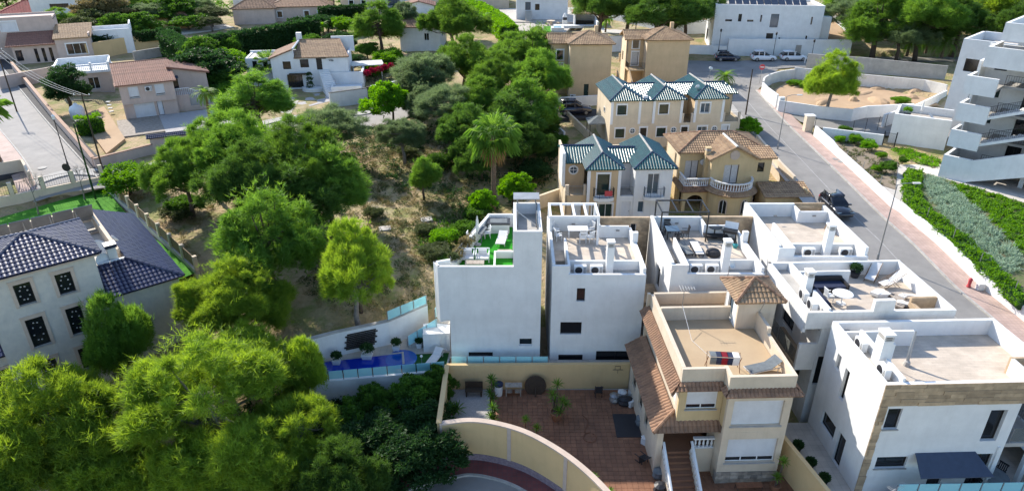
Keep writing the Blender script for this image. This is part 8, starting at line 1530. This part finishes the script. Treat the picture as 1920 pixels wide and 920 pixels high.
for i, (u, v, h_, r_) in enumerate([(355, 42, 3.4, 4), (395, 130, 6, 4.6), (425, 120, 5, 3.6), (370, 100, 5.5, 3), (612, 45, 3.6, 3), (645, 50, 3.4, 3), (690, 95, 3, 2), (660, 118, 3, 2), (725, 110, 3, 2.4), (575, 85, 3.5, 2.4), (640, 80, 4, 2.6), (440, 170, 3, 2.4), (412, 150, 4, 3)]): tree_px('bush' if h_ < 4 else 'leafy', u, v, h_, r_, ['leaf_mid', 'leaf_dark', 'hedge_green'][i % 3], ['leafy green', 'very dark', 'fresh green'][i % 3]+' shrub crowded around the white house and its neighbours', group='garden shrubs around the white house '+['green', 'dark', 'fresh'][i % 3], name='shrub', cat='shrub')
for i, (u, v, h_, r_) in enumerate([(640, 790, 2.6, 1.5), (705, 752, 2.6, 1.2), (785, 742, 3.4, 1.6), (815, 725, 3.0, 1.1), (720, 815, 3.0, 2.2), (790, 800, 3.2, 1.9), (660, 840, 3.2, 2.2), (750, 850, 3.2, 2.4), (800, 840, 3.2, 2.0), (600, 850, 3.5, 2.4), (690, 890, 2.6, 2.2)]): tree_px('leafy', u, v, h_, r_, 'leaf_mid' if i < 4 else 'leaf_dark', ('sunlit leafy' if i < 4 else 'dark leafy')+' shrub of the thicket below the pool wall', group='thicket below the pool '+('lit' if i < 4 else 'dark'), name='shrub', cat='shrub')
for i, (u, v, h_, r_, m_) in enumerate([(835, 445, 1.6, 1.2, 'leaf_bright'), (820, 470, 1.2, 1.3, 'scrub_olive'), (850, 490, 1.2, 1.2, 'leaf_mid'), (700, 400, 1.0, .9, 'scrub_olive'), (870, 430, 1.6, 1.3, 'leaf_mid'), (800, 430, 1.0, .9, 'scrub_olive'), (330, 400, 1.4, 1.4, 'scrub_olive'), (350, 385, 1.8, 1.6, 'leaf_mid'), (830, 300, 1.5, 1.6, 'leaf_mid'), (760, 285, 1.2, 1.2, 'scrub_olive'), (640, 300, 1.5, 1.5, 'leaf_mid'), (1020, 285, 2, 1.6, 'leaf_dark'), (1040, 265, 1.8, 1.5, 'leaf_mid'), (1000, 320, 2, 1.8, 'leaf_dark'), (900, 400, 1.5, 1.4, 'leaf_mid')]): tree_px('bush', u, v, h_, r_, m_, TONE[m_]+' wild bush growing on the bare slope', group='wild bushes on the slope '+TONE[m_], name='bush', cat='bush')
# palms
p = G(925, 393); palm('fan_palm', 'tall fan palm with brown skirt of dead fronds behind the first villa', p.x, p.y, 7.9, 'fan', 2.7, 2, True, tr=.22, nl=52)
for u, v, h_, r_, kd, lab in ((506, 160, 3.6, 2.3, 'fan', 'fan palm at the corner of the white house'), (395, 232, 4.0, 2.0, 'frond', 'young palm beside the pink house stair'), (5, 318, 7.0, 2.4, 'fan', 'fan palm at the left street corner wall'), (420, 178, 2.5, 1.8, 'frond', 'small palm behind the pink house stair'), (1357, 158, 1.2, 2.2, 'frond', 'low spreading palm at the street end of the cream townhouses'), (575, 78, 3.2, 1.8, 'frond', 'slim palm beside the dark hedge'), (607, 68, 2.2, 1.8, 'frond', 'yellowish palm behind the white house parapet'), (628, 30, 6, 2.6, 'frond', 'palm at the top of the gardens'), (1135, 62, 3, 2.2, 'frond', 'bright palm by the stepped white wall'), (908, 55, 2.4, 2, 'frond', 'bright banana-like palm by the green tank')): p = G(u, v); palm('palm_tree', lab, p.x, p.y, h_, kd, r_, int(u), m='leaf_bright' if 'bright' in lab or 'yellowish' in lab else 'palm_green', tr=.16, nl=30)
for u, v in ((1700, 105), (1735, 100), (1765, 108), (1715, 85), (1750, 85)): p = G(u, v); palm('palm_tree', 'spreading fan palm in the clump beyond the grey block wall', p.x, p.y, 2.6, 'frond', 3.4, int(u), m='palm_green' if u % 2 else 'leaf_bright', nl=34, group='palm clump beyond the block wall')
# hedges
hp = lambda lst, q: [P2(u, v, q) for u, v in lst]
hedge('hedge', 'tall dark clipped hedge behind the white house pool', hp([(352, 116), (400, 108), (500, 92), (600, 76)], 5.2), 1.4, 3.9, 'leaf_dark', dens=26, ln=.4, wd=.12); hedge('hedge', 'bright green thick hedge curving down beside the paved terrace', hp([(850, 22), (895, 32), (930, 52), (955, 76)], 6.6), 3.0, 2.6, 'hedge_green', dens=26, ln=.4, wd=.12); hedge('hedge', 'low dark hedge on top of the ochre retaining wall', hp([(168, 92), (240, 84), (340, 72)], 6.5), 1.2, 1.4, 'leaf_dark', zf=lambda x, y: 7.0, dens=30, ln=.35, wd=.1); hedge('hedge', 'dark hedge dividing the pink house from the white house', hp([(318, 104), (350, 124), (398, 158)], 5), 2.2, 4.2, 'leaf_dark', dens=24, ln=.4, wd=.1); hedge('hedge', 'clipped box hedge with flat yellow-green top by the water tank', hp([(148, 252), (196, 244)], 4.7), 1.6, 1.9, 'hedge_green', dens=50); hedge('hedge', 'dark hedge at the top of the cottage garden', hp([(600, 45), (690, 42)], 6.2), 1.5, 3.6, 'leaf_dark', dens=22, ln=.4, wd=.12); hedge('hedge', 'square clipped hedge beside the pale pool', hp([(420, 108), (455, 104)], 5), 2.5, 2.2, 'leaf_dark', dens=26, ln=.4, wd=.1); hedge('hedge', 'low hedge on the slope beside the pines and street door', hp([(690, 140), (735, 128)], 4.7), 2.4, 1.2, 'hedge_green', dens=30, ln=.35, wd=.1); hedge('hedge', 'row of dark cypress behind the white house roof', hp([(545, 76), (590, 72)], 5.4), 1.0, 4.0, 'leaf_dark', dens=26, ln=.4, wd=.1)
hb = [P2(1713, 326, gz), P2(1712, 383, gz), P2(1800, 454, gz), P2(1880, 521, gz), P2(1930, 560, gz)]; hedge('hedge', 'deep green low hedge bordering the garden bed along the path', catmull(hb, 4), 1.4, .4, 'hedge_green', zf=GZ, dens=60, ln=.18, wd=.05)
o = leaf_blob([(*P2(u, v, 4.5), 4.7, .55) for u, v in ((690, 160), (700, 155), (712, 152), (722, 148), (735, 146))], 90, 4, .25, .08, 3, 'bougain', 'bougainvillea'); o.location.z = 1.6; tag(o, 'red bougainvillea spilling over the white street wall', 'plant')
o = leaf_blob([(*P2(583, 170, 4.2), 4.4+k*.75, .6-.08*k) for k in range(4)], 70, 4, .18, .06, 5, 'leaf_dark', 'topiary'); tag(o, 'cloud pruned dark topiary beside the outside stair', 'plant')
# garden beds of the flats: lavender rows, ground cover, shrubs
rnd = random.Random(9); rg = np.random.default_rng(9)
def scatter(poly, n, seed): 
    g = np.random.default_rng(seed); xs = [q[0] for q in poly]; ys = [q[1] for q in poly]; X = g.uniform(min(xs), max(xs), n); Y = g.uniform(min(ys), max(ys), n); k = inpoly(X, Y, poly); return X[k], Y[k]
def ground_cover(name, label, poly, n, m, r, zf, seed, k=3, ln=.2, wd=.03, nb=22):
    X, Y = scatter(poly, n, seed); Z = np.array([zf(float(a), float(b)) for a, b in zip(X, Y)]) if zf is not None else terrain(X, Y)
    o = leaf_blob([(a, b, c+.05, r*rnd.uniform(.6, 1.3)) for a, b, c in zip(X, Y, Z)], nb, k, ln, wd, seed, m, name, flat=.7); o['kind'] = 'stuff'; o['label'] = label; o['category'] = 'ground cover'; return o
pp = lambda lst: [P2(u, v, gz) for u, v in lst]
ground_cover('lavender', 'silvery blue lavender planted in rows in the garden bed', pp([(1735, 334), (1762, 338), (1800, 372), (1915, 478), (1905, 505), (1858, 502), (1760, 400), (1735, 362)]), 750, 'lavender', .30, GZ, 3, 3, .3, .03); ground_cover('ground_cover', 'patchy low green ground cover in the garden bed', pp([(1775, 342), (1925, 386), (1925, 480), (1840, 400)]), 900, 'hedge_green', .26, GZ, 5, 3, .16, .05); ground_cover('ground_cover', 'low green ground cover at the foot of the flats', pp(BED_C), 120, 'leaf_bright', .35, GZ, 7, 3, .2, .05); ground_cover('ground_cover', 'sparse planting in the triangular bed behind the white wall', pp(BED_A), 60, 'scrub_olive', .28, GZ, 8)
for i, (u, v, h_, r_) in enumerate(((1582, 262, 1.6, .8), (1600, 272, 1.2, .8), (1625, 284, 1.2, .9), (1660, 326, 1.2, .8), (1652, 300, .8, .6), (1575, 270, .9, .6), (1690, 310, .8, .5), (1640, 325, .8, .5))): x, y = P2(u, v, gz); tree_at('bush', x, y, h_, r_, ['leaf_mid', 'hedge_green', 'leaf_bright'][i % 3], 'small garden shrub in the triangular bed behind the white wall', 'shrub', 'shrubs in the triangular bed', 'shrub', GZ(x, y)+.05)
# scrub on the slope
slope = [G2(u, v) for u, v in ((700, 235), (830, 240), (880, 330), (900, 400), (860, 480), (800, 590), (620, 600), (560, 540), (610, 450), (680, 380), (640, 280))]
ground_cover('dry_scrub', 'dry straw coloured grass tufts scattered over the slope', slope, 1100, 'scrub_dry', .28, None, 11, 4, .26, .018, 12); ground_cover('olive_scrub', 'low olive green scrub scattered over the slope', slope, 900, 'scrub_olive', .40, None, 12, 3, .18, .035, 20); ground_cover('green_scrub', 'fresh green undergrowth on the lower slope', [G2(u, v) for u, v in ((800, 420), (900, 380), (880, 470), (830, 520), (780, 470))], 180, 'leaf_mid', .45, None, 13, 3, .18, .05, 22)
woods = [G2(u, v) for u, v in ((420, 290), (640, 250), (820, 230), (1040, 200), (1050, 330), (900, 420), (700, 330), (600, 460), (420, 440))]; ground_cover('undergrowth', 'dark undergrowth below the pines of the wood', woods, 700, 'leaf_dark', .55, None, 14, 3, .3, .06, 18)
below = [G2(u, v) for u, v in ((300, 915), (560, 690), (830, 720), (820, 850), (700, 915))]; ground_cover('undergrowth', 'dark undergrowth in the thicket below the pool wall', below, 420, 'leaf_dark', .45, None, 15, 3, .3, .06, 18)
left = [G2(u, v) for u, v in ((250, 370), (400, 330), (420, 470), (360, 490))]; ground_cover('dry_scrub', 'dry tufts on the sandy strip beside the timber fence', left, 260, 'scrub_dry', .26, None, 16, 4, .25, .02, 12)
far = [G2(u, v) for u, v in ((0, 60), (420, 30), (900, 20), (900, -5), (0, -5))]; ground_cover('undergrowth', 'rough green scrub between the far gardens', far, 900, 'leaf_mid', 1.0, None, 17, 3, .6, .12, 18)
farr = [G2(u, v) for u, v in ((1540, 20), (1930, 60), (1930, -5), (1540, -5))]; ground_cover('undergrowth', 'green field and scrub under the wood behind the modern house', farr, 700, 'leaf_mid', 1.1, None, 18, 3, .6, .12, 18)
gar = [G2(u, v) for u, v in ((600, 100), (740, 85), (760, 160), (640, 165))]; ground_cover('undergrowth', 'mixed garden plants of the cottage garden', gar, 260, 'scrub_olive', .5, None, 19, 3, .3, .05, 18)
for u, v, lab in ((722, 430, 'pale flat concrete slab lying on the slope'), (800, 413, 'tilted pale concrete slab near the young pine')): p = G(u, v); o = MB().cbox((0, 0, .1), (1.1, .8, .12), .3, .08).build('concrete_slab', 'path', loc=p); tag(o, lab, 'slab')
rnd = random.Random(31)
for i in range(14):
    u, v = rnd.uniform(1495, 1730), rnd.uniform(158, 196); x, y = P2(u, v, 5.55); o = MB().lathe((0, 0, -.05), [(1.0, 0), (.75, .22), (.35, .38), (.05, .42)], 9).build('sand_mound', 'sandlot', loc=(x, y, 5.55), rz=rnd.uniform(0, 90)); o.scale = (rnd.uniform(.8, 2.4), rnd.uniform(.6, 1.4), rnd.uniform(.5, 1.5)); o['kind'] = 'structure'
for u, v in ((1492, 160), (1505, 163), (1520, 160), (1690, 192)): x, y = P2(u, v, 5.6); tree_at('bush', x, y, .9, 1.2, 'hedge_green', 'green weed clump growing on the sandy plot', 'bush', 'weeds on the sandy plot', 'bush', 5.5)
# bare winter trees over the lawn
def bare(label, x, y, z, h, seed):
    rnd = random.Random(seed); t = thing('bare_tree', label, 'tree', (x, y, z)); tr = MB(); tw = MB(); tr.tube([(0, 0, -.2), (.1, 0, h*.3)], [.09, .07], 6)
    def br(p, d, l, r, lv):
        e = p+d*l; (tr if lv < 2 else tw).tube([p, e], [r, r*.6], 4, False)
        if lv < 5:
            for _ in range(3 if lv < 3 else 2): br(e, (d+Vector((rnd.uniform(-.7, .7), rnd.uniform(-.7, .7), rnd.uniform(-.1, .5)))).normalized(), l*.72, r*.6, lv+1)
    br(Vector((.1, 0, h*.3)), Vector((0, 0, 1)), h*.25, .06, 0); tr.build('trunk', 'bark_grey', t); tw.build('crown', 'bare_twig', t)
p = P(72, 400, 3.6); bare('leafless spreading tree on the lawn behind the solar panels', p.x, p.y, 3.5, 4.0, 1); p = P(158, 372, 3.6); bare('thin leafless sapling on the lawn near the green pole', p.x, p.y, 3.5, 3.4, 2)
build_ground()
